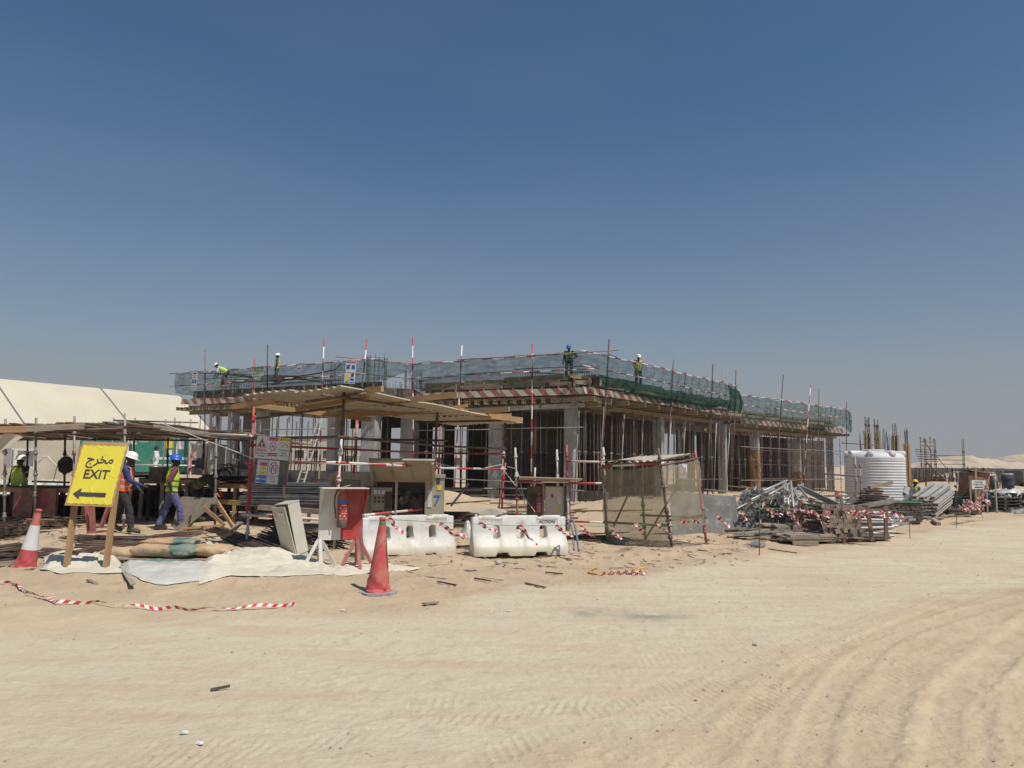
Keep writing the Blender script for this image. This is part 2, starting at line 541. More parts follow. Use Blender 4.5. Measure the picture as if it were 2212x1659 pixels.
# ------------------------------------------------------------------ ground height
def _hash(ix, iy, s):
    h = (ix.astype(np.int64) * 374761393 + iy.astype(np.int64) * 668265263 + s * 982451653) & 0x7fffffff
    h = ((h ^ (h >> 13)) * 1274126177) & 0x7fffffff
    return ((h ^ (h >> 16)) & 0xffff) / 65535.0
def vnoise(x, y, s=0):
    x0 = np.floor(x); y0 = np.floor(y)
    fx = x - x0; fy = y - y0
    fx = fx * fx * (3 - 2 * fx); fy = fy * fy * (3 - 2 * fy)
    a = _hash(x0, y0, s); b = _hash(x0 + 1, y0, s); c = _hash(x0, y0 + 1, s); d = _hash(x0 + 1, y0 + 1, s)
    return (a + (b - a) * fx) * (1 - fy) + (c + (d - c) * fx) * fy - .5
def fbm(x, y, oct=4, s=0):
    r = np.zeros_like(x); k = 1.0; q = 1.0
    for i in range(oct):
        r += vnoise(x * q + 13.7 * i, y * q + 7.1 * i, s + i) * k
        k *= .5; q *= 2.03
    return r

B1 = [gp(*p) for p in ((-600, 1400), (0, 1372), (300, 1352), (560, 1342), (900, 1306), (1150, 1268), (1400, 1236), (1640, 1205), (1900, 1170), (2212, 1118), (2500, 1090))]
B2 = [gp(*p) for p in ((900, 1700), (1100, 1640), (1300, 1560), (1500, 1470), (1700, 1385), (2000, 1310), (2212, 1275), (2700, 1210))]
B1x = np.array([p.x for p in B1]); B1y = np.array([p.y for p in B1])
B2x = np.array([p.x for p in B2]); B2y = np.array([p.y for p in B2])
MOUNDS = [  # x, y, rx, ry, h
    (-6.4, 10.9, 2.3, .55, .10), (-4.2, 10.7, .9, .5, .07), (-8.6, 10.9, 1.2, .6, .12), (-3.1, 10.6, 1.2, .5, .03),
    (4.6, 27.5, 2.6, 1.6, .55), (-2.6, 28.5, 1.8, 1.3, .75), (6.5, 30.5, 3, 2, .35), (-14, 33, 6, 4, .45), (-9, 31, 4, 2.5, .4),
    (4.0, 15.4, 1.8, .9, .06), (2.0, 15.6, 1.6, 1.1, .05), (13.5, 40, 4, 3, .5), (17.5, 44, 4, 3, .4), (22, 47, 3, 3, .5), (9.5, 33, 3, 2, .3),
    (-19, 44, 11, 7, .85), (28, 52, 5, 4, .9), (34, 55, 5, 3, .8),
]
def hfun(x, y):
    x = np.asarray(x, float); y = np.asarray(y, float)
    d = np.hypot(x, y)
    h = .05 * fbm(x / 7, y / 7, 3, 1)
    sand = np.clip((y - np.interp(x, B1x, B1y)) / .8 + .5, 0, 1) * np.clip((90 - d) / 40, 0, 1)
    h += sand * (.085 * fbm(x / 1.3, y / 1.3, 4, 5))
    for mx, my, rx, ry, mh in MOUNDS:
        h += mh * np.exp(-((x - mx) / rx) ** 2 - ((y - my) / ry) ** 2)
    far = np.clip((d - 120) / 300, 0, 1)
    h += far * (.8 * fbm(x / 90, y / 90, 3, 9) - .9)
    return h
def gh(x, y):
    return float(hfun(np.array([x]), np.array([y]))[0])
def gpt(u, v):
    p = gp(u, v)
    for _ in range(3):
        p = gp(u, v, gh(p.x, p.y))
    return p
# ------------------------------------------------------------------ ground sheet
def tracks_offset(x, y):
    """wheel ruts and tyre tread pressed into the sand near the camera"""
    h = np.zeros_like(x)
    near = (np.hypot(x, y) < 26) & (y > -2)
    idx = np.where(near)
    X = x[idx]; Y = y[idx]; H = np.zeros_like(X)
    def line(uvs, k=12):
        pts = [gp(*p) for p in uvs]
        p0 = pts[0] + (pts[0] - pts[1]) * 3
        pts = [p0] + pts + [pts[-1] + (pts[-1] - pts[-2]) * 1.5]
        # Catmull-Rom
        out = []
        for i in range(len(pts) - 1):
            a, b, c, d = pts[max(i - 1, 0)], pts[i], pts[i + 1], pts[min(i + 2, len(pts) - 1)]
            for j in range(k):
                t = j / k
                out.append(.5 * ((2 * b) + (c - a) * t + (2 * a - 5 * b + 4 * c - d) * t * t + (3 * b - a - 3 * c + d) * t ** 3))
        return np.array([(p.x, p.y) for p in out])
    def dist(L):
        best = np.full(X.shape, 1e9); sgn = np.zeros_like(X); along = np.zeros_like(X)
        acc = 0
        for i in range(len(L) - 1):
            a = L[i]; d = L[i + 1] - a; l = math.hypot(*d)
            if l < 1e-6: continue
            t = np.clip(((X - a[0]) * d[0] + (Y - a[1]) * d[1]) / (l * l), 0, 1)
            qx = X - a[0] - d[0] * t; qy = Y - a[1] - d[1] * t
            dd = np.hypot(qx, qy)
            m = dd < best
            best = np.where(m, dd, best)
            sgn = np.where(m, np.sign(qx * d[1] - qy * d[0]), sgn)
            along = np.where(m, acc + t * l, along)
            acc += l
        return best * sgn, along
    def ss(a, b, t):
        t = np.clip((t - a) / (b - a), 0, 1); return t * t * (3 - 2 * t)
    ruts = [
        (((1741, 1659), (1776, 1535), (1842, 1444), (1953, 1368), (2212, 1290)), .13, .016, .35),
        (((1640, 1659), (1700, 1520), (1790, 1420), (1950, 1340)), .10, .007, .3),
        (((2057, 1659), (2070, 1509), (2105, 1464), (2212, 1375)), .20, .032, 0),
        (((2200, 1659), (2188, 1560), (2212, 1500), (2300, 1420)), .20, .030, 0),
        (((1534, 1625), (1605, 1550), (1675, 1484), (1760, 1425), (1953, 1347)), .11, .010, 1),
        (((1880, 1659), (1900, 1560), (1960, 1470), (2090, 1395), (2250, 1345)), .17, .010, 1),
        (((1270, 1659), (1420, 1560), (1560, 1470), (1740, 1380), (2000, 1290)), .12, .006, .8),
        (((1000, 1659), (1180, 1580), (1400, 1490), (1650, 1400)), .12, .005, .6),
        (((200, 1480), (560, 1475), (800, 1440), (1100, 1390)), .12, .004, .3),
        (((420, 1640), (760, 1590), (1000, 1555)), .12, .004, .7),
        (((700, 1560), (1000, 1500), (1500, 1400), (2100, 1260)), .15, .004, .5),
    ]
    for uvs, wdt, dep, tread in ruts:
        s, al = dist(line(uvs))
        a = np.abs(s)
        dep *= .5; tread *= 1.0
        H -= dep * (1 - ss(wdt * .6, wdt * 1.0, a))
        H += dep * .55 * np.exp(-((a - wdt * 1.25) / (wdt * .28)) ** 2)
        wob = fbm(X * 2.2, Y * 2.2, 2, 77)
        H += tread * .008 * np.clip(np.sin((al + s * .8) * 2 * math.pi / .085), -.4, .6) * (a < wdt) * np.clip(.4 + wob * 2.2, 0, 1)
        H += .012 * (dep / .02) * fbm(X * 16, Y * 16, 3, 31) * np.exp(-((a - wdt * 1.2) / (wdt * .5)) ** 2)
    h[idx] = H
    return h

def make_ground():
    az = np.concatenate([np.linspace(-180, -46, 26)[:-1], np.linspace(-46, -37, 20)[:-1], np.linspace(-37, 37, 700)[:-1], np.linspace(37, 46, 20)[:-1], np.linspace(46, 180, 26)[:-1]])
    az = np.radians(az)
    inv = np.linspace(1 / 3.2, 1 / 42, 560)
    rr = np.concatenate([[.01, .6, 1.2, 1.8, 2.4, 2.8], 1 / inv, np.geomspace(43, 2600, 70)])
    A, RR = np.meshgrid(az, rr)
    x = (np.sin(A) * RR).ravel(); y = (np.cos(A) * RR).ravel()
    h = hfun(x, y)
    d = np.hypot(x, y)
    yb1 = np.interp(x, B1x, B1y) + fbm(x / 1.1, y / 1.1, 4, 41) * 1.3
    yb2 = np.interp(x, B2x, B2y) + fbm(x / .9, y / .9, 4, 47) * 1.2
    road = np.clip((yb1 - y) / .9 + .5, 0, 1) * np.clip((y - yb2) / 1.1 + .5, 0, 1)
    road *= np.clip(.95 + fbm(x / 2.2, y / 2.2, 4, 51) * .9, 0, 1)
    det = np.clip((34 - d) / 20, 0, 1)
    sandy = 1 - road
    ridg = 1 - np.abs(fbm(x * 3.1, y * 3.1, 4, 61)) * 2
    nearq = np.clip((y - 7.5) / 3, .28, 1)
    h += det * (sandy * nearq * (.020 * fbm(x * 4, y * 4, 4, 3) + .010 * (ridg - .7)) + road * .0075 * fbm(x * 6, y * 6, 4, 4) + .0075 * fbm(x * 19, y * 19, 4, 8) + .003 * sandy * (np.abs(fbm(x * 30, y * 30, 2, 18)) - .2))
    # clods and broken crust
    cl = fbm(x * 9, y * 9, 3, 91)
    h += det * np.clip(cl - .30, 0, 1) * .07 * (sandy * nearq * .8 + .2)
    h += tracks_offset(x, y)
    na = len(az); nr = len(rr)
    vs = np.stack([x, y, h], 1)
    i = np.arange(nr - 1)[:, None] * na; j = np.arange(na)[None, :]; j2 = (j + 1) % na
    faces = np.stack([i + j, i + j2, i + na + j2, i + na + j], -1).reshape(-1, 4)[:, ::-1]
    me = bpy.data.meshes.new('ground')
    me.vertices.add(len(vs)); me.vertices.foreach_set('co', vs.ravel())
    me.loops.add(faces.size); me.loops.foreach_set('vertex_index', faces.ravel().astype(np.int32))
    me.polygons.add(len(faces)); me.polygons.foreach_set('loop_start', np.arange(len(faces), dtype=np.int32) * 4)
    me.update(); me.validate()
    me.polygons.foreach_set('use_smooth', [True] * len(me.polygons))
    at_ = me.attributes.new('road', 'FLOAT', 'POINT'); at_.data.foreach_set('value', road)
    # oil stain on the road
    s = gp(1352, 1326); s2 = gp(1290, 1322); s3 = gp(1405, 1330)
    st = np.zeros_like(x)
    for q, rx, ry, k in ((s2, .38, .22, 1), (s3, .36, .22, .9), (s, .3, .16, .5)):
        st = np.maximum(st, k * np.exp(-((x - q.x) / rx) ** 2 - ((y - q.y) / ry) ** 2))
    st *= np.clip(.7 + fbm(x * 5, y * 5, 3, 71) * 1.3, 0, 1)
    a2 = me.attributes.new('stain', 'FLOAT', 'POINT'); a2.data.foreach_set('value', st)
    o = bpy.data.objects.new('ground', me); COL.objects.link(o)
    tag(o, kind='structure')
    m, t, b = newmat('ground_sand')
    ge = t.nodes.new('ShaderNodeNewGeometry')
    pos = ge.outputs['Position']
    r_ = t.nodes.new('ShaderNodeAttribute'); r_.attribute_name = 'road'
    s_ = t.nodes.new('ShaderNodeAttribute'); s_.attribute_name = 'stain'
    sand = mixc(t, ramp(t, noise_(t, pos, .9, 6, .6), .35, .65), (.53, .40, .265), (.44, .335, .225))
    sand = mixc(t, ramp(t, noise_(t, pos, 7, 6, .7), .55, .75), sand, (.37, .28, .19))
    sp_ = t.nodes.new('ShaderNodeSeparateXYZ'); t.links.new(pos, sp_.inputs[0])
    pale = mixc(t, ramp(t, noise_(t, pos, 1.7, 6, .65), .35, .65), (.57, .46, .315), (.50, .395, .265))
    sand = mixc(t, ramp(t, mth(t, 'ADD', sp_.outputs['Y'], mth(t, 'MULTIPLY', noise_(t, pos, 1.1, 4), 2.5)), 9.5, 11.5), pale, sand)
    rd = mixc(t, ramp(t, noise_(t, pos, .6, 6, .6), .35, .65), (.585, .52, .37), (.55, .475, .335))
    rd = mixc(t, ramp(t, noise_(t, pos, 5, 6, .7), .52, .8), rd, (.42, .34, .24))
    rd = mixc(t, ramp(t, noise_(t, pos, 1.5, 7, .68, (.35, 1.6, 1)), .47, .66), rd, (.535, .415, .285))
    col = mixc(t, r_.outputs['Fac'], sand, rd)
    col = mixc(t, ramp(t, noise_(t, pos, 46, 4, .7), .62, .70), col, (.33, .27, .20))
    col = mixc(t, mth(t, 'MULTIPLY', s_.outputs['Fac'], .62), col, (.14, .145, .15))
    t.links.new(col, b.inputs['Base Color'])
    b.inputs['Roughness'].default_value = .95
    b.inputs['Specular IOR Level'].default_value = .15
    bn = t.nodes.new('ShaderNodeBump'); bn.inputs['Strength'].default_value = .9; bn.inputs['Distance'].default_value = .016
    hh = mth(t, 'ADD', noise_(t, pos, 26, 6, .7), mth(t, 'MULTIPLY', noise_(t, pos, 120, 4, .7), .4))
    t.links.new(hh, bn.inputs['Height']); t.links.new(bn.outputs[0], b.inputs['Normal'])
    me.materials.append(m)
make_ground()

# far sand heaps behind the site fence
def dune(uvs, y, depth, seed, z0=-.5):
    """a spoil heap: crest given by picture columns, built as a real mound of given depth"""
    top = [at(u, v, y) for u, v in uvs]
    xs = np.array([p.x for p in top]); zs = np.array([p.z for p in top])
    nu, nv = 150, 40
    X = np.linspace(xs[0], xs[-1], nu); Z = np.interp(X, xs, zs)
    mb = MB()
    T_ = (np.arange(nv) / (nv - 1) * 2 - 1)[:, None] * np.ones((1, nu)); XX = np.ones((nv, 1)) * X[None, :]; ZZ = np.ones((nv, 1)) * Z[None, :]
    YY = y + T_ * depth; prof = np.clip(1 - np.abs(T_) ** 1.3, 0, 1)
    e = fbm(XX / 5, YY / 5, 5, seed); g = 1 - np.abs(fbm(XX / 3 + 5, YY / 8, 4, seed + 5)) * 2
    HH = z0 + (ZZ - z0) * prof + (e * 1.1 + g * .5 - .3) * np.sqrt(prof) * np.minimum(1, (1 - np.abs(T_)) * 3)
    vs = np.stack([XX, YY, HH], -1).reshape(-1, 3).tolist()
    fs = [(j * nu + i, j * nu + i + 1, (j + 1) * nu + i + 1, (j + 1) * nu + i) for j in range(nv - 1) for i in range(nu - 1)]
    mb.add(vs, fs)
    mk('dune%d' % seed, (.50, .41, .29), (.42, .34, .25), .12, .95, .6, 1.2, var=0, dust=0, c3=(.38, .31, .23), dist=.3)
    o = mb.out('sand_hill', 'dune%d' % seed, smooth=True)
    tag(o, kind='structure')
dune(((1700, 1012), (1950, 1006), (2000, 996), (2020, 993), (2060, 986), (2090, 986), (2130, 991), (2150, 990), (2170, 998), (2230, 1008), (2320, 1012)), 215, 26, 5)
dune(((2080, 1014), (2130, 1006), (2150, 1000), (2165, 990), (2190, 981), (2230, 980), (2300, 981), (2420, 985), (2600, 1000), (2700, 1012)), 245, 34, 9)
dune(((2020, 1030), (2060, 1024), (2090, 1022), (2110, 1019), (2130, 1018), (2150, 1024), (2185, 1040), (2205, 1048)), 92, 7, 12, -.3)

# grey corrugated site fence far behind
def far_fence(pts, z0, z1, label):
    root = thing('site_fence', label, 'fence', pts[0])
    for a, b in zip(pts[:-1], pts[1:]):
        a = V(a); b = V(b)
        L = (b - a).length; n = int(L / 2.4)
        for i in range(n):
            p = a.lerp(b, i / n); q = a.lerp(b, (i + .992) / n)
            mb = MB()
            nr = (q - p).cross(V((0, 0, 1))).normalized()
            def fn(s, t, p=p, q=q, nr=nr):
                c = p.lerp(q, s) + nr * (.03 * math.sin(s * 2 * math.pi * 9))
                return (c.x, c.y, z0 + (z1 - z0) * t)
            mb.sheet(fn, 37, 2)
            mb.out('fence_panel', 'fence_grey', root)
            bar('fence_post', (p.x, p.y + .1, z0), (p.x, p.y + .1, z1 + .05), (.08, .08), 'steel_grey', root)
far_fence([P(1940, 150, 0), P(2170, 128, 0), ], -.3, 2.45, 'long grey corrugated fence below the sand hills on the far right')
far_fence([P(2150, 118, 0), P(2330, 100, 0)], -.3, 2.3, 'nearer grey corrugated fence at the right edge of the photo')
# ------------------------------------------------------------------ the building under construction
A_, B_, C_, K_, G_ = (-20.0, 45.6), (-7.3, 38.5), (-5.2, 39.8), (3.6, 35.1), (14.0, 48.0)
G2, I_ = (15.7, 52.6), (28.2, 64.5)

def inset(a, b, d, e0=0, e1=0):
    """segment moved inward (away from the street) by d, ends extended"""
    a = V((a[0], a[1], 0)); b = V((b[0], b[1], 0)); t = (b - a).normalized()
    n = V((-t.y, t.x, 0))
    if n.y < 0: n = -n
    return (a + n * d - t * e0), (b + n * d + t * e1), t, n

FAC = {'left': (A_, B_), 'notch': (B_, C_), 'front': (C_, K_), 'right': (K_, G_), 'second': (G2, I_)}
bld = thing('unfinished_building', 'unfinished concrete frame building with props under a timber deck, behind the generator shelter', 'building', (2, 40, 0))
bld2 = thing('unfinished_building', 'second lower unfinished concrete block with striped edge boards, left of the white water tank', 'building', (20, 58, 0))

# deck and soffit
for root, poly in ((bld, [(-5.0, 40.4), (3.55, 35.8), (13.4, 48.0), (5, 58), (-3, 55)]), (bld, [(-19.4, 46.1), (-7.35, 39.2), (-5.004, 40.404), (-3.004, 55), (-14, 55)]),
                   (bld2, [(15.2, 53.2), (27.3, 64.7), (19, 74), (8, 63)])):
    z = 4.86 if root is bld else 4.72
    MB().prism(poly, z, z + .10).out('deck_panel', 'ply_brown', root)
    cx = sum(p[0] for p in poly) / len(poly); cy = sum(p[1] for p in poly) / len(poly)
    up = [(cx + (p[0] - cx) * .93, cy + (p[1] - cy) * .93) for p in poly]
    MB().prism(up, z + .104, z + .78).out('slab_form', 'ply_dark', root)

def facade_boards(key, z, root, n, lean=.12, h=.33, gap=0.0):
    a, b, t, nn = inset(*FAC[key], .42)
    L = (b - a).length
    for i in range(n):
        s0 = L * i / n + rnd(.0, .04); s1 = L * (i + 1) / n - rnd(0, .05) - gap
        p = a + t * s0 + V((0, 0, z + rnd(-.02, .02))); q = a + t * s1 + V((0, 0, z + rnd(-.02, .02)))
        bar('kick_board', p, q, (.03, h), 'kick_stripe', root, up=nn * .0 + V((0, 0, 1)) + nn * lean)
facade_boards('left', 5.18, bld, 5)
facade_boards('front', 5.18, bld, 4)
facade_boards('right', 5.18, bld, 6)
for s0, s1 in ((.07, .36), (.36, .62), (.80, 1.0)):
    a, b, t, nn = inset(*FAC['second'], .42)
    bar('kick_board', a.lerp(b, s0) + V((0, 0, 5.0)), a.lerp(b, s1) + V((0, 0, 4.98)), (.03, .36), 'kick_stripe', bld2, up=V((0, 0, 1)) + nn * .1)

def hbeam_mesh(L, name='beam'):
    k = ('hb', round(L, 2), name)
    if k in CACHE: return CACHE[k]
    mb = MB()
    mb.box((0, .08, L / 2), (.08, .04, L)); mb.box((0, -.08, L / 2), (.08, .04, L)); mb.box((0, 0, L / 2), (.028, .116, L))
    CACHE[k] = mb.mesh('timber_beam', 'timber_yellow')
    return CACHE[k]
def hbeam(a, b, root, name='timber_beam'):
    a = V(a); b = V(b)
    o = bpy.data.objects.new(name, hbeam_mesh((b - a).length))
    COL.objects.link(o); o.parent = root; o.location = a - wloc(root)
    o.rotation_mode = 'QUATERNION'; o.rotation_quaternion = frame(b - a).to_quaternion()
    return o
def beams(key, root, step, z, out_=.55, inn=2.4, prim=True, skip=()):
    a, b, t, nn = inset(*FAC[key], .3)
    L = (b - a).length; n = int(L / step)
    for i in range(n + 1):
        if i in skip: continue
        p = a + t * (L * i / n) - nn * (out_ - .45 + rnd(-.12, .12)); p.z = z
        hbeam(p, p + nn * inn, root)
    if prim:
        for d in (.75, 2.6):
            k = 3 if L > 6 else 1
            for i in range(k):
                p = a.lerp(b, i / k) + nn * d; q = a.lerp(b, (i + 1.02) / k) + nn * d
                p.z = q.z = z - .203
                if i % 2: p.z -= .004; q.z -= .004
                hbeam(p, q, root, 'main_beam')
beams('left', bld, .55, 4.75)
beams('front', bld, .5, 4.75)
beams('right', bld, 1.45, 4.75, out_=1.0)
beams('second', bld2, 1.6, 4.62, out_=1.0)
# big grey steel channel below the front edge boards, by the corner
bar('steel_channel', on_seg(1010, *[tuple(x)[:2] for x in inset(*FAC['front'], .9)[:2]], 4.42), on_seg(1262, *[tuple(x)[:2] for x in inset(*FAC['front'], .5)[:2]], 4.50), (.10, .22), 'galvanised', bld)
# dark shutter boards and yellow planks on the upper edge
for key, root, z0 in (('left', bld, 5.42), ('front', bld, 5.42), ('right', bld, 5.42), ('second', bld2, 5.25)):
    a, b, t, nn = inset(*FAC[key], 1.25)
    L = (b - a).length; n = max(2, int(L / 2.3))
    for i in range(n):
        p = a.lerp(b, i / n); q = a.lerp(b, (i + .985) / n); p.z = q.z = z0 + .2
        bar('shutter_board', p, q, (.025, .55), 'ply_dark', root)
        if key != 'left':
            for k in range(2):
                pp = p + nn * -(.10 + .25 * k) + V((0, 0, .26 - .27 * k + rnd(-.03, .03))); qq = q + nn * -(.10 + .25 * k) + t * rnd(-.3, .3) + V((0, 0, .26 - .27 * k + rnd(-.04, .04)))
                bar('edge_plank', pp, qq, (.18, .045), 'timber_yellow' if k == 0 else 'timber_old', root, up=nn)
        for k in range(3):
            s = p.lerp(q, .15 + .33 * k) - nn * .12
            bar('stud', (s.x, s.y, z0 - .35), (s.x, s.y, z0 + .42), (.08, .05), 'timber_yellow', root)
bar('edge_plank', on_seg(1080, C_, K_, 5.95) + V((.2, 1.0, 0)), on_seg(1212, C_, K_, 5.98) + V((.2, 1.0, 0)), (.05, .16), 'timber_yellow', bld)
bar('edge_plank', on_seg(980, C_, K_, 5.62) + V((.2, .6, 0)), on_seg(1200, C_, K_, 5.72) + V((.2, .6, 0)), (.04, .12), 'timber_old', bld)

# columns
def column(u, w, y=None, seg=None, z1=4.5, root=bld, mat='concrete', z0=-.1, rot=None, wrap=0):
    if seg: p = on_seg(u, seg[0], seg[1], 2)
    else: p = V((ux(u, y, 2), y, 0))
    a = rot if rot is not None else R(-28)
    mb = MB()
    M = Matrix.Rotation(a, 3, 'Z')
    zs = [z0, 1.55, 3.05, z1]
    for i in range(3):
        mb.box((p.x, p.y, (zs[i] + zs[i + 1]) / 2), (w - .006 * (i % 2), w - .006 * (i % 2), zs[i + 1] - zs[i] - .006), M)
    mb.box((p.x, p.y, (z0 + z1) / 2), (w - .02, w - .02, z1 - z0 - .02), M)
    c = mb.out('column', mat, root)
    if wrap:
        mw = MB()
        def fn(s, t):
            an = s * 2 * math.pi
            sq = max(abs(math.cos(an)), abs(math.sin(an)))
            r = (w / 2 + .03) / sq * (1 if sq > .8 else 1)
            r += .02 * math.sin(an * 5 + t * 9) + .015 * math.sin(t * 23 + an * 2)
            v = M @ V((math.cos(an) * r, math.sin(an) * r, 0))
            return (p.x + v.x, p.y + v.y, z0 + (wrap - z0) * t)
        mw.sheet(fn, 33, 14)
        mw.out('wrapping', 'hessian', c, smooth=True)
    return c
def S(key, d):
    a, b, t, n = inset(*FAC[key], d); return ((a.x, a.y), (b.x, b.y))
for u, w_, y in ((460, .46, 45.2), (501, .50, 44.6), (534, .50, 45.4), (565, .60, 43.6)):
    column(u, w_, y=y, z0=.5, rot=R(-50))
column(724, .66, seg=S('left', 1.6), rot=R(-40))
column(800, .78, seg=S('left', 1.5), rot=R(-16))
column(884, .74, seg=S('front', 1.4), rot=R(-22))
column(1075, .72, seg=S('front', 1.4), rot=R(-24))
column(1233, .50, seg=S('front', 1.2), rot=R(-30))
column(1423, .50, seg=S('right', 1.3), rot=R(-30))
column(1561, .48, seg=S('right', 1.3), rot=R(-30))
column(1631, .60, seg=S('second', 1.3), rot=R(-30), root=bld2, wrap=3.05, z1=4.45)
column(1723, .50, seg=S('second', 1.6), rot=R(-30), root=bld2, wrap=1.5, z1=4.45)
column(1794, .50, seg=S('second', 1.6), rot=R(-30), root=bld2, z1=4.45)

# plinth, inner walls, and dark backing walls added to deepen the shade
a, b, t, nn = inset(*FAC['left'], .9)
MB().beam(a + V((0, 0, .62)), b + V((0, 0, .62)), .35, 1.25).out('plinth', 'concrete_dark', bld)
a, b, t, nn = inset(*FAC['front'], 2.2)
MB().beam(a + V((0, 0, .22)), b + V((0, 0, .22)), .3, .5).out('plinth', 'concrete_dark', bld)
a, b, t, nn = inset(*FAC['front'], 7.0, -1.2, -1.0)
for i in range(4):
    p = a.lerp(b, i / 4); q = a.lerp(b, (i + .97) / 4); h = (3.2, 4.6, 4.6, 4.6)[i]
    MB().beam(V((p.x, p.y, h / 2)), V((q.x, q.y, h / 2)), .2, h).out('dark_backing_wall', 'wall_brown' if i else 'concrete_dark', bld)
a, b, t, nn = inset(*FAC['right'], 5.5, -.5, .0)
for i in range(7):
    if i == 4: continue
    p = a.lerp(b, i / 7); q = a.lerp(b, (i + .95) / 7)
    MB().beam(V((p.x, p.y, 2.35)), V((q.x, q.y, 2.35)), .2, 4.7).out('dark_backing_wall', 'wall_brown', bld)
a, b, t, nn = inset(*FAC['second'], 5.2, 0, 7)  # near-black walls added so the see-through block reads as deep shade
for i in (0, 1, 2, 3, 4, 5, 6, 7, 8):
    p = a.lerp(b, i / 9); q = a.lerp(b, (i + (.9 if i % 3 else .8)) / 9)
    MB().beam(V((p.x, p.y, 2.2)), V((q.x, q.y, 2.2)), .2, 4.4).out('dark_backing_wall', 'wall_brown', bld2)

a, b, t, nn = inset(*FAC['front'], 10.5, 1.5, 0)  # dark panels added behind the props to darken the interior
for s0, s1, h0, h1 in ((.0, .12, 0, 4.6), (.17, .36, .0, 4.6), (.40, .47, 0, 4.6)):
    p = a.lerp(b, s0); q = a.lerp(b, s1); MB().beam(V((p.x, p.y, (h0 + h1) / 2)), V((q.x, q.y, (h0 + h1) / 2)), .2, h1 - h0).out('dark_backing_wall', 'wall_brown', bld)
a, b, t, nn = inset(*FAC['left'], 10.0, 0, 2)  # added dark backing and top strip standing in for shade under the deck
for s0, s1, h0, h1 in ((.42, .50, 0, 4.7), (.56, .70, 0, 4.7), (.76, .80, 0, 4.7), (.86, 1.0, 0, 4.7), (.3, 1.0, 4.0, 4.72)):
    p = a.lerp(b, s0); q = a.lerp(b, s1); MB().beam(V((p.x, p.y, (h0 + h1) / 2)), V((q.x, q.y, (h0 + h1) / 2)), .2 + .01 * s0, h1 - h0).out('dark_backing_wall', 'wall_brown', bld)

# adjustable steel props under the deck (one built, the rest copied)
def make_prop(z1=4.4):
    r = thing('steel_prop', 'rusty adjustable steel prop standing under the timber deck', 'prop', (0, 0, 0), 'steel props under the deck')
    bar('outer_tube', (0, 0, 0), (0, 0, 2.4), .032, 'steel_rust', r, 8)
    bar('inner_tube', (0, 0, 2.3), (0, 0, z1), .025, 'steel_grey', r, 8)
    MB().box((0, 0, .006), (.16, .16, .012)).box((0, 0, z1 - .006), (.16, .16, .012)).out('end_plate', 'steel_rust', r)
    MB().lathe([(.033, 2.28), (.055, 2.30), (.055, 2.36), (.033, 2.38)], 8).tube((-.14, 0, 2.33), (.14, 0, 2.33), .008, 5).out('collar', 'steel_grey', r)
    return r
prop0 = make_prop()
first = True
WING = {'left': 'left wing, beside the four close columns', 'front': 'front wing, behind the generator shelter', 'right': 'right side, behind the mesh enclosure', 'second': 'second block, left of the tank'}
def place_prop(x, y, key, dz=0):
    global first
    o = prop0 if first else copy_tree(prop0)
    first = False
    o.location = (x, y, dz)
    o['label'] = 'rusty steel prop under the ' + WING[key]; o['group'] = 'steel props under the deck, ' + key
    o.rotation_euler = (R(rnd(-1.2, 1.2)), R(rnd(-1.2, 1.2)), rnd(0, 6))
for key, rows, step in (('left', (1.5, 3.0, 5.2, 8.0), 1.1), ('front', (1.1, 2.6, 4.0, 5.6, 8.5, 11), 1.1), ('right', (1.0, 2.1, 3.4, 4.7), .98), ('second', (1.2, 2.3, 3.6, 5.0), .95)):
    for d in rows:
        a, b, t, nn = inset(*FAC[key], d)
        L = (b - a).length; n = int(L / step)
        for i in range(n):
            p = a + t * (L * (i + .5 + rnd(-.25, .25)) / n) + nn * rnd(-.3, .3)
            place_prop(p.x, p.y, key)

# ------------------------------------------------------------------ perimeter scaffold with guard rails
scf = thing('perimeter_scaffold', 'tall scaffold tubes and striped guard rails round the main deck', 'scaffold', (0, 38, 0))
scf2 = thing('perimeter_scaffold', 'scaffold tubes and guard rails round the second block beside the water tank', 'scaffold', (22, 58, 0))
def pole(ut, vt, ub, key, mat, root=scf, d=0.0, r=.036, zb=None):
    a, b, t, nn = inset(*FAC[key], d)
    sg = ((a.x, a.y), (b.x, b.y))
    z = 7.6
    for _ in range(4):
        p = on_seg(ut, sg[0], sg[1], z)
        z = at(ut, vt, p.y).z
    p = on_seg(ut, sg[0], sg[1], z)
    q = on_seg(ub, sg[0], sg[1], 1.5)
    lean = (p - q); lean.z = 0
    k = z / max(.1, z - 1.5)
    base = V((p.x, p.y, 0)) - V((lean.x, lean.y, 0)) * k
    base.z = gh(base.x, base.y) if zb is None else zb
    return bar('pole', base, p, r, mat, root, 8)
pole(443, 757, 441, 'left', 'steel_rust')
pole(550, 775, 546, 'left', 'paint_red', d=.6)
pole(578, 745, 576, 'left', 'steel_rust')
pole(700, 733, 690, 'left', 'tube_stripe')
pole(793, 733, 764, 'left', 'tube_stripe')
pole(891, 728, 893, 'front', 'tube_stripe')
pole(998, 746, 984, 'front', 'tube_stripe')
pole(1150, 743, 1148, 'front', 'tube_stripe')
pole(1316, 733, 1299, 'right', 'steel_rust')
pole(1455, 777, 1441, 'right', 'steel_rust')
pole(1540, 787, 1531, 'right', 'steel_rust')
pole(1561, 801, 1560, 'right', 'steel_grey', d=1.2)
pole(1590, 798, 1583, 'right', 'steel_rust')
pole(1692, 811, 1677, 'second', 'steel_rust', scf2)
pole(1751, 832, 1737, 'second', 'tube_stripe', scf2, -.3)
pole(1769, 840, 1766, 'second', 'steel_rust', scf2)
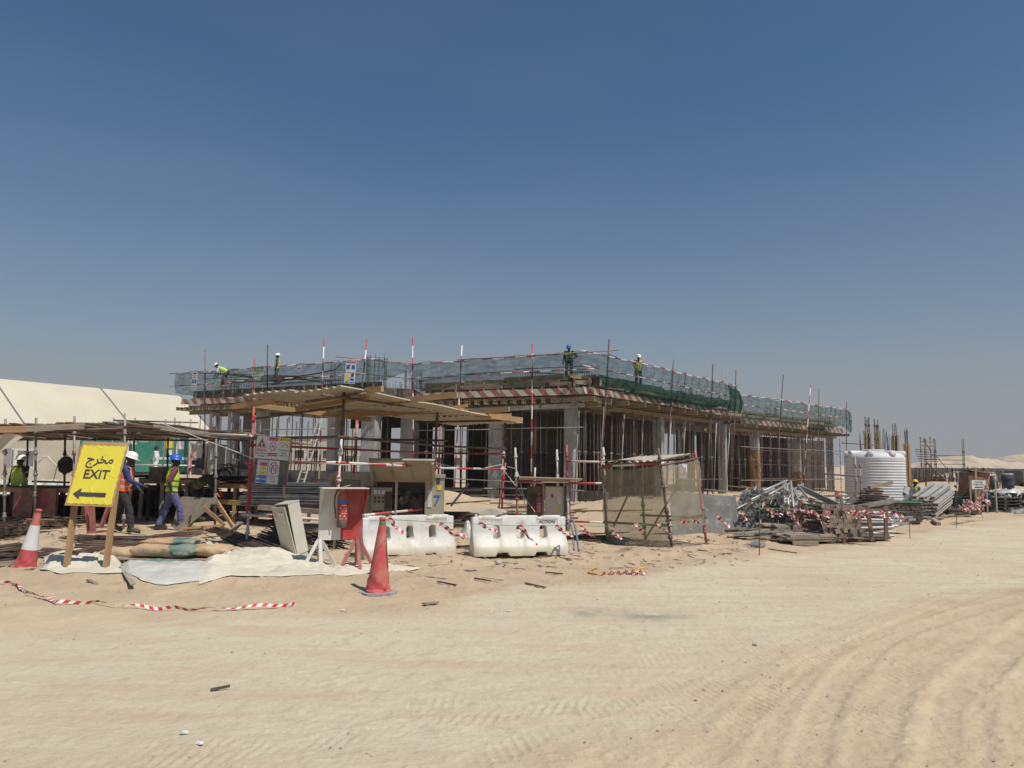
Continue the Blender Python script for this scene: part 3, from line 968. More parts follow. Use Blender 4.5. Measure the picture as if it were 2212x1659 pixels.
pole(1829, 868, 1828, 'second', 'steel_rust', scf2)
for u, vt, k in ((470, 900, 'left'), (520, 905, 'left'), (625, 900, 'left'), (1250, 900, 'front')):
    pole(u, vt, u - 6, k, 'steel_grey', d=.2)
# props with tripod feet leaning at the front edge (silver tubes)
for u, dy in ((1300, .4), (1345, .9), (1386, .6), (1447, .5), (1478, .5), (1531, .7), (1545, .4), (1575, .8)):
    p = on_seg(u, *S('right', dy), 2)
    q = on_seg(u - rnd(3, 8), *S('right', dy), 0)
    bar('raker', (q.x, q.y, 0), (p.x + .1, p.y, 4.5), .03, 'galvanised' if u % 2 else 'steel_grey', scf, 8)

def rail(key, s0, s1, z0, z1, mat, root=scf, d=-.05, r=.025, n=1, over=.0):
    a, b, t, nn = inset(*FAC[key], d)
    for i in range(n):
        f0 = s0 + (s1 - s0) * i / n; f1 = s0 + (s1 - s0) * (i + 1) / n
        p = a.lerp(b, f0) - t * over * (i == 0) - t * .2; q = a.lerp(b, f1) + t * over * (i == n - 1) + t * .2
        k = i % 2 * .052
        p.z = z0 + (z1 - z0) * i / n + rnd(-.03, .03) + k * .3; q.z = z0 + (z1 - z0) * (i + 1) / n + rnd(-.03, .03) + k * .3
        bar('rail', p - nn * k, q - nn * k, r, mat, root, 8)
rail('left', -.03, 1.02, 6.83, 6.86, 'tube_stripe', n=3)
rail('left', -.02, .98, 6.10, 6.13, 'tube_stripe', n=3)
rail('notch', -.6, 1.0, 6.86, 6.86, 'paint_faded_red', d=.0)
rail('notch', -.6, 1.0, 6.15, 6.05, 'steel_grey', d=.0)
rail('front', 0, 1.0, 6.80, 6.88, 'tube_stripe', n=3)
rail('front', 0, 1.0, 6.08, 6.14, 'tube_stripe', n=3)
rail('front', .3, 1.12, 6.90, 6.92, 'steel_grey', d=-.1)
rail('front', .62, 1.0, 6.30, 6.30, 'steel_grey', d=.1)
rail('right', -.04, 1.0, 6.88, 6.82, 'tube_stripe', n=4)
rail('right', -.04, 1.02, 6.20, 6.05, 'tube_stripe', n=4)
rail('second', -.1, 1.02, 6.72, 6.75, 'tube_stripe', scf2, n=3)
rail('second', -.1, 1.02, 6.05, 6.0, 'tube_stripe', scf2, n=3)
rail('left', .2, .85, 3.4, 3.4, 'steel_grey')
rail('front', .05, .95, 3.38, 3.4, 'steel_grey', n=2)
rail('front', .0, .75, 1.05, .85, 'steel_grey')
rail('right', .5, 1.0, 1.0, 1.0, 'steel_grey', d=1)
rail('second', .0, 1.0, 3.15, 3.2, 'steel_grey', scf2, n=2)
rail('second', .0, .9, .9, .9, 'steel_grey', scf2, n=2)
for key, root in (('second', scf2), ('right', scf)):
    for d in (.3, 2.0):
        a, b, t, nn = inset(*FAC[key], d)
        for i in range(12 if key == 'second' else 0):
            p = a.lerp(b, .12 + .075 * i)
            bar('standard', (p.x, p.y, 0), (p.x, p.y, 4.3), .024, 'steel_rust', root, 8, cups=.5)
            if i < 11:
                q = a.lerp(b, .12 + .075 * (i + 1))
                for z in (1.0, 2.0, 3.0):
                    bar('ledger', (p.x, p.y, z), (q.x, q.y, z), .021, 'steel_rust', root, 6)

# ------------------------------------------------------------------ green safety nets
def net(name, label, pts, ztop, zbot, mat='net_green', seed=1, bulge=.35, sag=.1, nu=90, nv=12, grp='green safety nets on the guard rails'):
    """hangs from a polyline of (x,y); ztop/zbot are lists along it"""
    pts = [V((p[0], p[1], 0)) for p in pts]
    cum = [0]
    for p, q in zip(pts[:-1], pts[1:]): cum.append(cum[-1] + (q - p).length)
    mb = MB()
    nrs = []
    for i in range(len(pts)):
        tt = (pts[min(i + 1, len(pts) - 1)] - pts[i]).normalized() + (pts[i] - pts[max(i - 1, 0)]).normalized()
        q = V((tt.y, -tt.x, 0)).normalized()
        nrs.append(q if q.y < .2 else -q)
    def fn(s, t):
        l = s * cum[-1]
        i = max(k for k in range(len(cum)) if cum[k] <= l + 1e-6); i = min(i, len(pts) - 2)
        f = (l - cum[i]) / (cum[i + 1] - cum[i])
        p = pts[i].lerp(pts[i + 1], f)
        nn = nrs[i].lerp(nrs[i + 1], f).normalized()
        zt = ztop[i] + (ztop[i + 1] - ztop[i]) * f; zb = zbot[i] + (zbot[i + 1] - zbot[i]) * f
        zt -= sag * abs(math.sin(l * math.pi / 2.6 + seed))
        zb += sag * 1.6 * math.sin(l * 1.1 + seed * 2)
        z = zt + (zb - zt) * t
        q = p + nn * (.03 + bulge * math.sin(t * math.pi * .9) * (.5 + .5 * math.sin(l * .9 + seed)) + .05 * math.sin(l * 7 + t * 5 + seed) + .04 * math.sin(l * 17 - t * 8))
        return (q.x, q.y, z + .03 * math.sin(l * 5 + seed))
    mb.sheet(fn, nu, nv)
    o = mb.out(name, mat, smooth=True)
    tag(o, label, 'safety net', grp)
    return o
net('safety_net', 'green net on the left guard rail behind the safety sign', [A_, B_, (-6.6, 38.9)], [6.95, 6.95, 6.95], [5.5, 5.6, 5.9], seed=1, bulge=.12, nu=120)
net('safety_net', 'green net across the notch between the two front wings', [(-6.6, 38.95), C_], [6.9, 6.9], [5.9, 6.3], seed=3, bulge=.2, nu=40)
net('safety_net', 'green net from the notch round the deck corner and down the right side', [C_, (1.0, 36.5), (3.3, 35.3), (3.9, 35.4), (8.8, 41.55), G_], [6.98, 7.02, 7.05, 7.05, 6.95, 6.95], [5.55, 5.55, 5.6, 5.5, 5.1, 5.3], seed=5, bulge=.13, sag=.17, nu=260)
net('safety_net', 'dark green net fold lying against the edge boards on the right side', [(3.9, 35.2), (8.8, 41.3), (13.4, 47.1)], [5.95, 5.85, 5.9], [5.35, 4.95, 5.25], 'net_green_dense', seed=9, bulge=.35, nu=120, nv=8)
net('safety_net', 'green net round the second block beside the water tank', [G2, (22.0, 58.6), I_, (28.9, 65.6)], [6.85, 6.85, 6.85, 6.8], [5.05, 4.85, 5.0, 5.2], seed=11, bulge=.12, nu=150, sag=.2)
net('safety_net', 'dark green net bundle at the end of the main deck', [(13.2, 47.0), (14.1, 48.1), (14.6, 49.2)], [6.8, 6.7, 6.5], [5.0, 5.1, 5.3], 'net_green_dense', seed=13, bulge=.2, nu=30)

# ------------------------------------------------------------------ reinforcement on the deck
def cage(label, a, b, z, h, n, w=.35, arch=0.0):
    a = V(a); b = V(b); mb = MB()
    t = (b - a).normalized(); nn = V((-t.y, t.x, 0))
    def pz(f): return z + arch * math.sin(f * math.pi)
    for k in range(n):
        f = k / (n - 1); p = a.lerp(b, f); zz = pz(f)
        c = [p - nn * w / 2 + V((0, 0, zz)), p + nn * w / 2 + V((0, 0, zz)), p + nn * w / 2 + V((0, 0, zz + h)), p - nn * w / 2 + V((0, 0, zz + h))]
        for i in range(4): mb.tube(c[i], c[(i + 1) % 4], .008, 4, cap=False)
        mb.tube(c[3], c[3] + V((0, 0, .07)), .008, 4)
    for i in (-1, 1):
        for hh in (0, h):
            for k in range(10):
                p = a.lerp(b, k / 10) + nn * w / 2 * i; q = a.lerp(b, (k + 1) / 10) + nn * w / 2 * i
                mb.tube((p.x, p.y, pz(k / 10) + hh), (q.x, q.y, pz((k + 1) / 10) + hh), .011, 5)
    o = mb.out('rebar_cage', 'rebar')
    tag(o, label, 'rebar cage', 'rebar cages on the deck')
def seg3(u0, u1, key, d):
    s = S(key, d); return on_seg(u0, s[0], s[1], 6), on_seg(u1, s[0], s[1], 6)
def cg(label, u0, u1, key, d, z, h, n, arch=0.0):
    a, b = seg3(u0, u1, key, d); a.z = b.z = 0
    cage(label, a, b, z, h, n, arch=arch)
cg('long arched rebar cage along the front deck edge', 905, 1225, 'front', 1.9, 5.75, .42, 64, .28)
cg('rebar cage behind the blue-helmeted worker at the deck corner', 1235, 1275, 'front', 1.9, 5.75, .5, 9)
cg('rebar cage on the right deck edge below the white-helmeted worker', 1275, 1400, 'right', 2.0, 5.72, .5, 34, .1)
cg('rebar cage left of the safety first sign', 470, 560, 'left', 1.7, 5.6, .75, 26)
cg('rebar cage right of the safety first sign', 566, 735, 'left', 1.7, 5.6, .55, 40)
def starter(label, u, y, z0, z1, w, n=4, root=None, lean=0):
    mb = MB(); c = P(u, y, z0)
    for i in range(n):
        for j in range(n):
            if 0 < i < n - 1 and 0 < j < n - 1: continue
            x = c.x + (i / (n - 1) - .5) * w; yy = c.y + (j / (n - 1) - .5) * w
            mb.tube((x, yy, z0), (x + lean + rnd(-.03, .03), yy + rnd(-.03, .03), z1 + rnd(-.12, .05)), .011, 5)
    for k in range(int((z1 - z0) / .35)):
        zz = z0 + .2 + k * .35
        for i in range(4):
            q = [(-1, -1), (1, -1), (1, 1), (-1, 1)]
            l = lean * (zz - z0) / (z1 - z0)
            mb.tube((c.x + q[i][0] * w / 2 + l, c.y + q[i][1] * w / 2, zz), (c.x + q[(i + 1) % 4][0] * w / 2 + l, c.y + q[(i + 1) % 4][1] * w / 2, zz), .008, 4)
    o = mb.out('column_starter_bars', 'rebar')
    tag(o, label, 'rebar', 'upright column starter bars')
starter('upright column bars left of the blue posters', 733, 40.5, 5.6, 6.95, .8, 4)
starter('tall upright column bars right of the blue posters', 812, 39.8, 5.5, 7.25, .9, 5)
starter('upright column bars beside the tall white pole', 892, 40.6, 5.5, 6.6, .8, 4)
starter('upright column bars behind the bending worker', 497, 46, 5.6, 6.9, .7, 4)
starter('upright column bars on the right side of the deck', 1482, 46, 5.6, 6.5, .6, 4)
starter('short column bars on the second block', 1665, 56, 5.5, 6.0, .6, 4)
starter('short column bars at the far end of the second block', 1783, 64, 5.4, 6.2, .6, 4)
starter('short starter bars in the notch', 850, 41, 5.4, 6.0, .8, 4)
# loose long bars lying on the guard rail and deck
def loose(label, pts, r=.016, mat='rebar', name='steel_bar', group='loose bars on the deck'):
    o = MB().path(pts, r, 5).out(name, mat)
    return tag(o, label, 'steel bar', group)
for i in range(9):
    z = 6.1 + .06 * i
    loose('one of the long bent bars lying together behind the safety first sign', [at(430 + 12 * i, 812 + rnd(-8, 8), 44.6), at(560, 816 + i * 2 - 6, 42.5), at(640, 812 + i, 41.5), at(705 + rnd(-20, 10), 818 + rnd(-8, 8), 40.8)])
loose('thick dark hose curving down to the left of the posters', [at(600, 826, 41.5), at(650, 812, 41), at(690, 806, 40.6), at(725, 798, 40.4), at(735, 786, 40.4)], .035, 'machine_dark', 'hose')
# raised dark shutter panels seen in the notch
for i in range(5):
    p = at(800 + i * 20, 846 + i * 1.5, 41.5); q = at(818 + i * 20, 847 + i * 1.5, 41.2)
    bar('shutter_board', p, q, (.04, .55), 'ply_brown', bld)
# ------------------------------------------------------------------ generator shelter (scaffold tubes, corrugated roof)
def facing(yaw=0, roll=0, pitch=0):
    """columns: right, up, towards the viewer"""
    B = Matrix(((1, 0, 0), (0, 0, -1), (0, 1, 0)))
    return Matrix.Rotation(R(yaw), 3, 'Z') @ Matrix.Rotation(R(roll), 3, 'Y') @ Matrix.Rotation(R(pitch), 3, 'X') @ B

Q1 = gp(533, 1180); Q2 = gp(721, 1193); Q3 = P(934, 18.5, 0); Q4 = P(1083, 21.5, 0)
shel = thing('generator_shelter', 'open shelter of striped scaffold tubes with corrugated roof over the beige generator', 'shelter', (-2.5, 17, 0))
def post(base, u, v, mat1, mat2=None, zs=1.62, root=shel, r=.027, cups=.5, name='post'):
    """post with a lower and an upper length, cup joints"""
    top = at(u, v, base.y)
    base = V((base.x, base.y, gh(base.x, base.y)))
    if mat2 is None: return bar(name, base, top, r, mat1, root, 10, cups=cups)
    f = zs / top.z; m = base.lerp(top, f)
    bar(name, base, m, r, mat1, root, 10, cups=cups)
    return bar(name, m, top, r * .96, mat2, root, 10, cups=cups)
post(Q1, 549, 868, 'paint_white', 'paint_red', .68)
bar('post', at(534, 1120, Q1.y), at(541, 1000, Q1.y), .0285, 'paint_red', shel, 10, cups=.4)
bar('post', at(541.5, 1000, Q1.y), at(544, 940, Q1.y), .0283, 'paint_white', shel, 10)
post(Q2, 744, 846, 'paint_white', 'steel_rust', 2.05)
bar('post', at(724, 1130, Q2.y), at(733, 997, Q2.y), .0285, 'paint_red', shel, 10, cups=.5)
post(Q3, 945, 880, 'paint_red', 'steel_rust', 1.95)
bar('post', at(936.5, 1010, Q3.y), at(941, 958, Q3.y), .0285, 'paint_white', shel, 10, cups=.4)
post(Q4, 1092, 905, 'paint_red', 'steel_rust', 1.6)
bar('post', at(1084, 1030, Q4.y), at(1089, 965, Q4.y), .0285, 'paint_white', shel, 10, cups=.4)
Q5 = Q1 + (Q4 - Q2) * .45; Q6 = Q1 + (Q4 - Q2)
for q, u in ((Q5, 0), (Q6, 0)):
    bar('post', (q.x, q.y, 0), (q.x + .05, q.y, 2.75), .027, 'paint_faded_red', shel, 10, cups=.5)
def srail(a, za, b, zb, mat, over=.25, r=.027, off=.055, name='rail'):
    a = V((a.x, a.y, za)); b = V((b.x, b.y, zb)); t = (b - a).normalized(); n = V((t.y, -t.x, 0))
    return bar(name, a - t * over + n * off, b + t * over + n * off, r, mat, shel, 10)
srail(Q1, 2.08, Q2, 2.10, 'steel_rust'); srail(Q2, 2.10, Q3, 2.08, 'steel_rust', .1); srail(Q3, 2.07, Q4, 2.09, 'steel_rust', .1)
srail(Q1, 1.60, Q2, 1.63, 'tube_stripe_pink', .1); srail(Q2, 1.63, Q3, 1.55, 'tube_stripe_pink', .1); srail(Q3, 1.54, Q4, 1.53, 'tube_stripe_pink', .1)
srail(Q1, .60, Q2, .58, 'tube_stripe_pink', .1); srail(Q2, .62, Q3, .60, 'tube_stripe_pink', .1)
srail(Q6, 1.95, Q4, 1.95, 'paint_red', .1); srail(Q1, 1.95, Q6, 1.95, 'paint_red', .1); srail(Q5, 2.2, Q3, 2.2, 'steel_rust', .3)
srail(Q4, 1.0, Q4 + V((2.2, .5, 0)), .95, 'steel_grey', .1); srail(Q4, .98, Q6, .96, 'steel_grey', .1)
bar('brace', at(1076, 1108, 22), at(1092, 1000, 22.6), .025, 'paint_faded_red', shel, 8)
# top tubes carrying the roof
bar('roof_tube', at(697, 853, 13.2), at(1010, 895, 20.5), .027, 'steel_rust', shel, 10)
bar('roof_tube', at(660, 868, 14.6), at(790, 850, 14.0), .027, 'steel_rust', shel, 10)
bar('roof_tube', at(545, 905, 15.4), at(740, 878, 14.4), .027, 'steel_rust', shel, 10)
bar('roof_tube', at(900, 912, 19), at(1120, 908, 21.2), .027, 'steel_rust', shel, 10)
# roof: corners given front-left, front-right, far right, far left
RA = at(525, 858, 14.2); RB = at(735, 834, 13.4); RC = at(1128, 911, 21.6); RD = RA + (RC - RB) * 1.0
RD.z = 2.80
def roof_pt(s, t):      # s across the front (0 left .. 1 right), t along to the back
    f = RA.lerp(RB, s); g = RD.lerp(RC, s)
    return f.lerp(g, t)
sheets = ((.0, .36), (.34, .70), (.68, 1.02))
for k, (t0, t1) in enumerate(sheets):
    for s0, s1 in ((0, .52), (.5, 1.0)):
        mb = MB()
        dz = -.012 * k + (.01 if s0 == 0 else 0) + rnd(-.008, .008)
        jog = rnd(-.01, .012)
        def fn(s, t):
            ss = s0 + (s1 - s0) * s; tt = t0 + (t1 - t0) * t + jog
            p = roof_pt(ss, tt)
            ph = (ss * 13) % 1.0
            wv = .5 - .5 * math.cos(ph * 2 * math.pi)
            wv = min(1, max(0, (wv - .25) * 2))
            return (p.x, p.y, p.z + dz + .038 * wv + .012 * math.sin(t * 5 + ss * 7))
        mb.sheet(fn, 66, 6)
        o = mb.out('roof_sheet', 'sheet_metal', shel)
        md = o.modifiers.new('thickness', 'SOLIDIFY'); md.thickness = .003
# timber beams under and on the roof
def tb(u0, v0, y0, u1, v1, y1, w=.07, h=.10, mat='timber'):
    return bar('roof_beam', at(u0, v0, y0), at(u1, v1, y1), (w, h), mat, shel)
tb(735, 852, 14.6, 826, 840, 13.9); tb(640, 884, 15.6, 796, 858, 14.6, .05, .08); tb(846, 868, 16.0, 988, 853, 15.4, .07, .11)
tb(960, 898, 20.2, 1100, 884, 19.2, .07, .11); tb(736, 895, 17.0, 1010, 888, 19.2)
tb(1005, 893, 19.2, 1128, 907, 20.2, .07, .12); tb(900, 870, 17.2, 1010, 888, 19.3, .05, .09); tb(540, 874, 15.4, 800, 906, 17.6); tb(850, 896, 18.2, 1010, 876, 17.9, .05, .07)
tb(505, 879, 14.6, 590, 866, 14.1, .07, .10); tb(930, 905, 20.8, 1105, 897, 20.9)

# rope from the left canopy to the shelter
ROPE = thing('rope', 'pale rope slung from the long canopy roof down to the sign board', 'rope', (0, 0, 0))
pts = [at(350, 915, 16.6), at(390, 930, 16.2), at(440, 950, 15.8), at(500, 972, 15.2), at(545, 990, 14.8), at(620, 994, 14.6), at(735, 1004, 14.0), at(830, 1001, 16), at(940, 999, 18.4), ]
bpy.data.objects.remove(ROPE)
tag(MB().path(pts, .010, 5).out('rope', 'rope'), 'pale rope slung from the long canopy roof past the sign board', 'rope')
tag(MB().path([at(940, 1000, 18.4), at(1000, 1013, 20), at(1040, 1012, 21), at(1085, 1003, 21.4)], .008, 5).out('rope', 'rope'), 'thin rope sagging between the two right posts of the generator shelter', 'rope')
tag(MB().path([at(1084, 1010, 21.4), at(1150, 1098, 20), at(1156, 1106, 19.8)], .010, 5).path([at(1096, 1008, 21.4), at(1115, 1013, 20.6), at(1122, 1030, 20.4), at(1138, 1112, 20.2)], .010, 5).out('rope', 'rope'), 'white guy rope running down to the right from the last shelter post', 'rope')

# warning sign board on the left posts
wb = thing('warning_board', 'grey board with five notices such as DANGER ELECTRICAL HAZARD, left of shelter', 'sign', at(587, 1048, 14.6))
WM = facing(-4, 3.5)
WC = at(587, 995, 14.6)
def on(M, c, x, y, z=0): return c + M @ V((x, y, z))
def plate(name, mat, root, M, c, x, y, w, h, z, th=.002):
    return MB().box(on(M, c, x, y, z), (w, h, th), M).out(name, mat, root)
def ring(name, mat, root, M, c, x, y, r, z, wdt=.15, bar_=True, sx=1.0):
    mb = MB(); n = 24; vs = []
    for k in range(n):
        a = 2 * math.pi * k / n
        for rr in (r, r * (1 - wdt)):
            vs.append(on(M, c, x + math.cos(a) * rr * sx, y + math.sin(a) * rr, z))
    mb.add(vs, [(2 * k, 2 * ((k + 1) % n), 2 * ((k + 1) % n) + 1, 2 * k + 1) for k in range(n)])
    if bar_:
        d = V((-.7, .7, 0)) * r * .9; e = V((.7, .7, 0)) * r * wdt * .5
        q = [V((x, y, z + .0005)) + k for k in (V((d.x * sx, d.y, 0)) + e, V((d.x * sx, d.y, 0)) - e, V((-d.x * sx, -d.y, 0)) - e, V((-d.x * sx, -d.y, 0)) + e)]
        mb.add([c + M @ p for p in q], [(0, 1, 2, 3)])
    return mb.out(name, mat, root)
def poly(name, mat, root, M, c, pts, z):
    return MB().add([on(M, c, p[0], p[1], z) for p in pts], [tuple(range(len(pts)))]).out(name, mat, root)
plate('board', 'concrete_dark', wb, WM, WC, 0, 0, .66, .90, 0, .018)
plate('board_edge', 'timber', wb, WM, WC, .334, 0, .016, .90, .004, .03)
W3 = .215
for i, x in enumerate((-.218, 0, .218)):
    plate('notice', 'print_white', wb, WM, WC, x, .235, W3, .42, .0105)
plate('notice', 'print_white', wb, WM, WC, -.165, -.215, .205, .44, .0105)
plate('notice', 'print_white', wb, WM, WC, .055, -.215, .215, .44, .0105)
zf = .0122
# danger: triangle with a hand
poly('triangle', 'print_red', wb, WM, WC, [(-.315, .235), (-.121, .235), (-.218, .43)], zf)
poly('triangle_inner', 'print_white', wb, WM, WC, [(-.298, .245), (-.138, .245), (-.218, .41)], zf + .0005)
poly('triangle_black', 'print_black', wb, WM, WC, [(-.285, .252), (-.151, .252), (-.218, .39)], zf + .001)
poly('hand', 'print_white', wb, WM, WC, [(-.228, .255), (-.205, .26), (-.195, .30), (-.205, .335), (-.225, .33), (-.238, .29)], zf + .0015)
plate('band', 'print_red', wb, WM, WC, -.218, .185, .195, .048, zf, .001)
def tx(s, x, y, size, mat, M=WM, c=WC, root=wb, z=zf + .0012, bold=.0, center=True, name='lettering'):
    return text(name, s, size, mat, root, M, on(M, c, x, y, z), bold=bold * size, center=center)
tx('DANGER', -.218, .184, .047, 'print_white', bold=.02)
tx('ELECTRICAL', -.218, .125, .036, 'print_black', bold=.02); tx('HAZARD', -.218, .075, .038, 'print_black', bold=.02)
plate('band', 'print_red', wb, WM, WC, 0, .405, .18, .06, zf, .001)
tx('\uFEE6\uFEF4\uFEA7\uFEAA\uFE98\uFEDF\uFE8D \uFEC9\uFEEE\uFEE8\uFEE4\uFEE3', 0, .404, .032, 'print_white')
ring('no_smoking_ring', 'print_red', wb, WM, WC, 0, .265, .092, zf, .14, sx=.7)
plate('cigarette', 'print_black', wb, WM, WC, .005, .262, .07, .012, zf, .001)
plate('band', 'print_red', wb, WM, WC, 0, .115, .185, .062, zf, .001)
tx('NO SMOKING', 0, .114, .030, 'print_white', bold=.02)
plate('band', 'print_yellow', wb, WM, WC, .218, .41, .195, .06, zf, .001)
tx('CAUTION', .232, .409, .037, 'print_black', bold=.02)
poly('triangle', 'print_black', wb, WM, WC, [(.128, .388), (.158, .388), (.143, .43)], zf + .001)
ring('no_flame_ring', 'print_red', wb, WM, WC, .172, .31, .052, zf, .14, sx=.8); ring('no_smoking_ring', 'print_red', wb, WM, WC, .265, .31, .052, zf, .14, sx=.8)
plate('cigarette', 'print_black', wb, WM, WC, .265, .305, .04, .009, zf, .001)
for s, y in (('GENERATOR', .205), ('ROOM', .155), ('DIESEL FUEL', .105)): tx(s, .218, y, .032, 'print_black', bold=.02)
tx('GENERATOR ROOM', -.165, -.02, .018, 'print_black')
for k, (m, s) in enumerate((('print_red', 'No smoking'), ('print_yellow', 'Danger oil'), ('print_yellow', 'Danger'), ('print_blue', 'Ear protection'), ('print_blue', 'Keep locked'))):
    y = -.075 - .08 * k
    plate('band', m, wb, WM, WC, -.14, y, .135, .062, zf, .001)
    tx(s, -.14, y, .019, 'print_white' if 'yellow' not in m else 'print_black')
    if m == 'print_blue': ring('ear_disc', 'print_blue', wb, WM, WC, -.236, y, .024, zf, .98, False)
    elif m == 'print_red': ring('ban_ring', 'print_red', wb, WM, WC, -.236, y, .024, zf, .2)
    else: poly('triangle', 'print_yellow', wb, WM, WC, [(-.258, y - .02), (-.214, y - .02), (-.236, y + .024)], zf)
ring('keep_out_ring', 'print_red', wb, WM, WC, .055, -.14, .115, zf, .15, sx=.72)
plate('fence_picture', 'print_black', wb, WM, WC, .072, -.085, .075, .012, zf, .001); plate('fence_picture', 'print_black', wb, WM, WC, .10, -.13, .012, .09, zf, .001)
plate('man_picture', 'print_black', wb, WM, WC, .02, -.165, .02, .09, zf, .001)
tx('HIGH VOLTAGE', .055, -.285, .026, 'print_black', bold=.01); tx('KEEP OUT', .055, -.345, .024, 'print_black'); tx('DANGER', .055, -.39, .022, 'print_black')
tx('ONLY AUTHORISED', .055, -.315, .016, 'print_black')

# ------------------------------------------------------------------ generator
gz = thing('generator', 'dusty beige diesel generator with its side door raised, under the scaffold shelter', 'generator', P(832, 17.6, 0))
GO = P(832, 17.6, 0); GM = Matrix.Rotation(R(4), 3, 'Z')
def gb(name, x, y, z, sx, sy, sz, mat, root=gz, rot=None):
    return MB().box(GO + GM @ V((x, y, z)), (sx, sy, sz), GM @ rot if rot is not None else GM).out(name, mat, root)
gb('skid', 0, .5, .12, 2.5, 1.0, .22, 'machine_dark')
gb('canopy_roof', 0, .5, 1.36, 2.62, 1.06, .07, 'genset_beige')
gb('canopy_left', -.80, .5, .78, .98, 1.0, 1.09, 'genset_beige')
gb('canopy_right', 1.08, .5, .78, .42, 1.0, 1.09, 'genset_beige')
gb('canopy_back', .28, .97, .78, 1.18, .05, 1.09, 'genset_beige')
lv = gb('louvre', -.90, -.01, 1.05, .62, .02, .40, 'machine_dark')
for k in range(6):
    gb('louvre_slat', -.90, -.03, .89 + k * .065, .60, .04, .035, 'genset_beige', lv, Matrix.Rotation(R(-35), 3, 'X'))
gb('lamp_plate', -.42, -.015, 1.02, .12, .02, .20, 'machine_dark')
cp = gb('control_panel', -.10, -.06, .78, .46, .10, .62, 'genset_beige')
for k in range(3): gb('meter', -.24 + k * .09, -.115, .99, .07, .015, .09, 'paper', cp)
for j in range(2):
    for k in range(3):
        c = GO + GM @ V((-.24 + k * .09, -.118, .865 - j * .09))
        MB().tube(c, c + GM @ V((0, -.02, 0)), .028, 12).out('knob', 'machine_dark', cp)
gb('screen', -.20, -.115, .66, .18, .012, .10, 'genset_beige', cp); gb('breaker_window', .05, -.115, .75, .16, .012, .5, 'machine_dark', cp); gb('switch', -.17, -.115, .54, .24, .012, .08, 'machine_dark', cp)
gb('base_rail', -.10, -.04, .36, .1, .05, .25, 'genset_beige')
# engine in the opening
eng = MB()
eng.box(GO + GM @ V((.45, .55, .62)), (.75, .45, .6), GM)
for k in range(7):
    c = GO + GM @ V((rnd(.2, .8), .30, rnd(.4, 1.05)))
    eng.tube(c, c + GM @ V((rnd(-.1, .1), -.12, 0)), rnd(.04, .11), 12)
for k in range(9):
    a = GO + GM @ V((rnd(.15, .85), .28, rnd(.35, 1.2)))
    eng.path([a, a + V((rnd(-.2, .2), -.08, rnd(-.1, .1))), a + V((rnd(-.35, .35), 0, rnd(-.35, .35)))], .018, 6)
eng.out('engine', 'machine_dark', gz)
gb('pipe', .22, .03, .80, .05, .05, .95, 'aluminium')
# raised door
dA = GO + GM @ V((-.32, -.05, 1.40)); 
dr = MB()
M1 = GM @ Matrix.Rotation(R(38), 3, 'X')
dr.box(GO + GM @ V((.38, -.42, 1.48)), (1.42, .92, .045), GM @ Matrix.Rotation(R(-32), 3, 'X'))
door = dr.out('raised_door', 'genset_beige', gz)
for x in (-.30, 1.05): MB().box(GO + GM @ V((x, -.42, 1.43)), (.05, .9, .10), GM @ Matrix.Rotation(R(-32), 3, 'X')).out('door_rim', 'genset_beige', door)
MB().box(GO + GM @ V((.38, -.44, 1.44)), (.40, .55, .06), GM @ Matrix.Rotation(R(-32), 3, 'X')).out('door_rib', 'genset_beige', door)
bar('door_strut', GO + GM @ V((-.2, .0, .95)), GO + GM @ V((-.25, -.5, 1.55)), .012, 'steel_grey', gz)
gb('notice', .98, -.012, .85, .10, .004, .38, 'paper'); gb('yellow_plate', 1.19, -.012, 1.10, .10, .004, .11, 'print_yellow'); gb('tag_plate', 1.16, -.012, 1.25, .08, .004, .12, 'print_black')
FM = GM @ facing()
text('number', '7', .34, 'print_blue', gz, FM, GO + GM @ V((1.14, -.014, .80)))
ring('ban_ring', 'print_red', gz, FM, GO + GM @ V((1.02, -.014, 1.22)), 0, 0, .04, 0, .2)

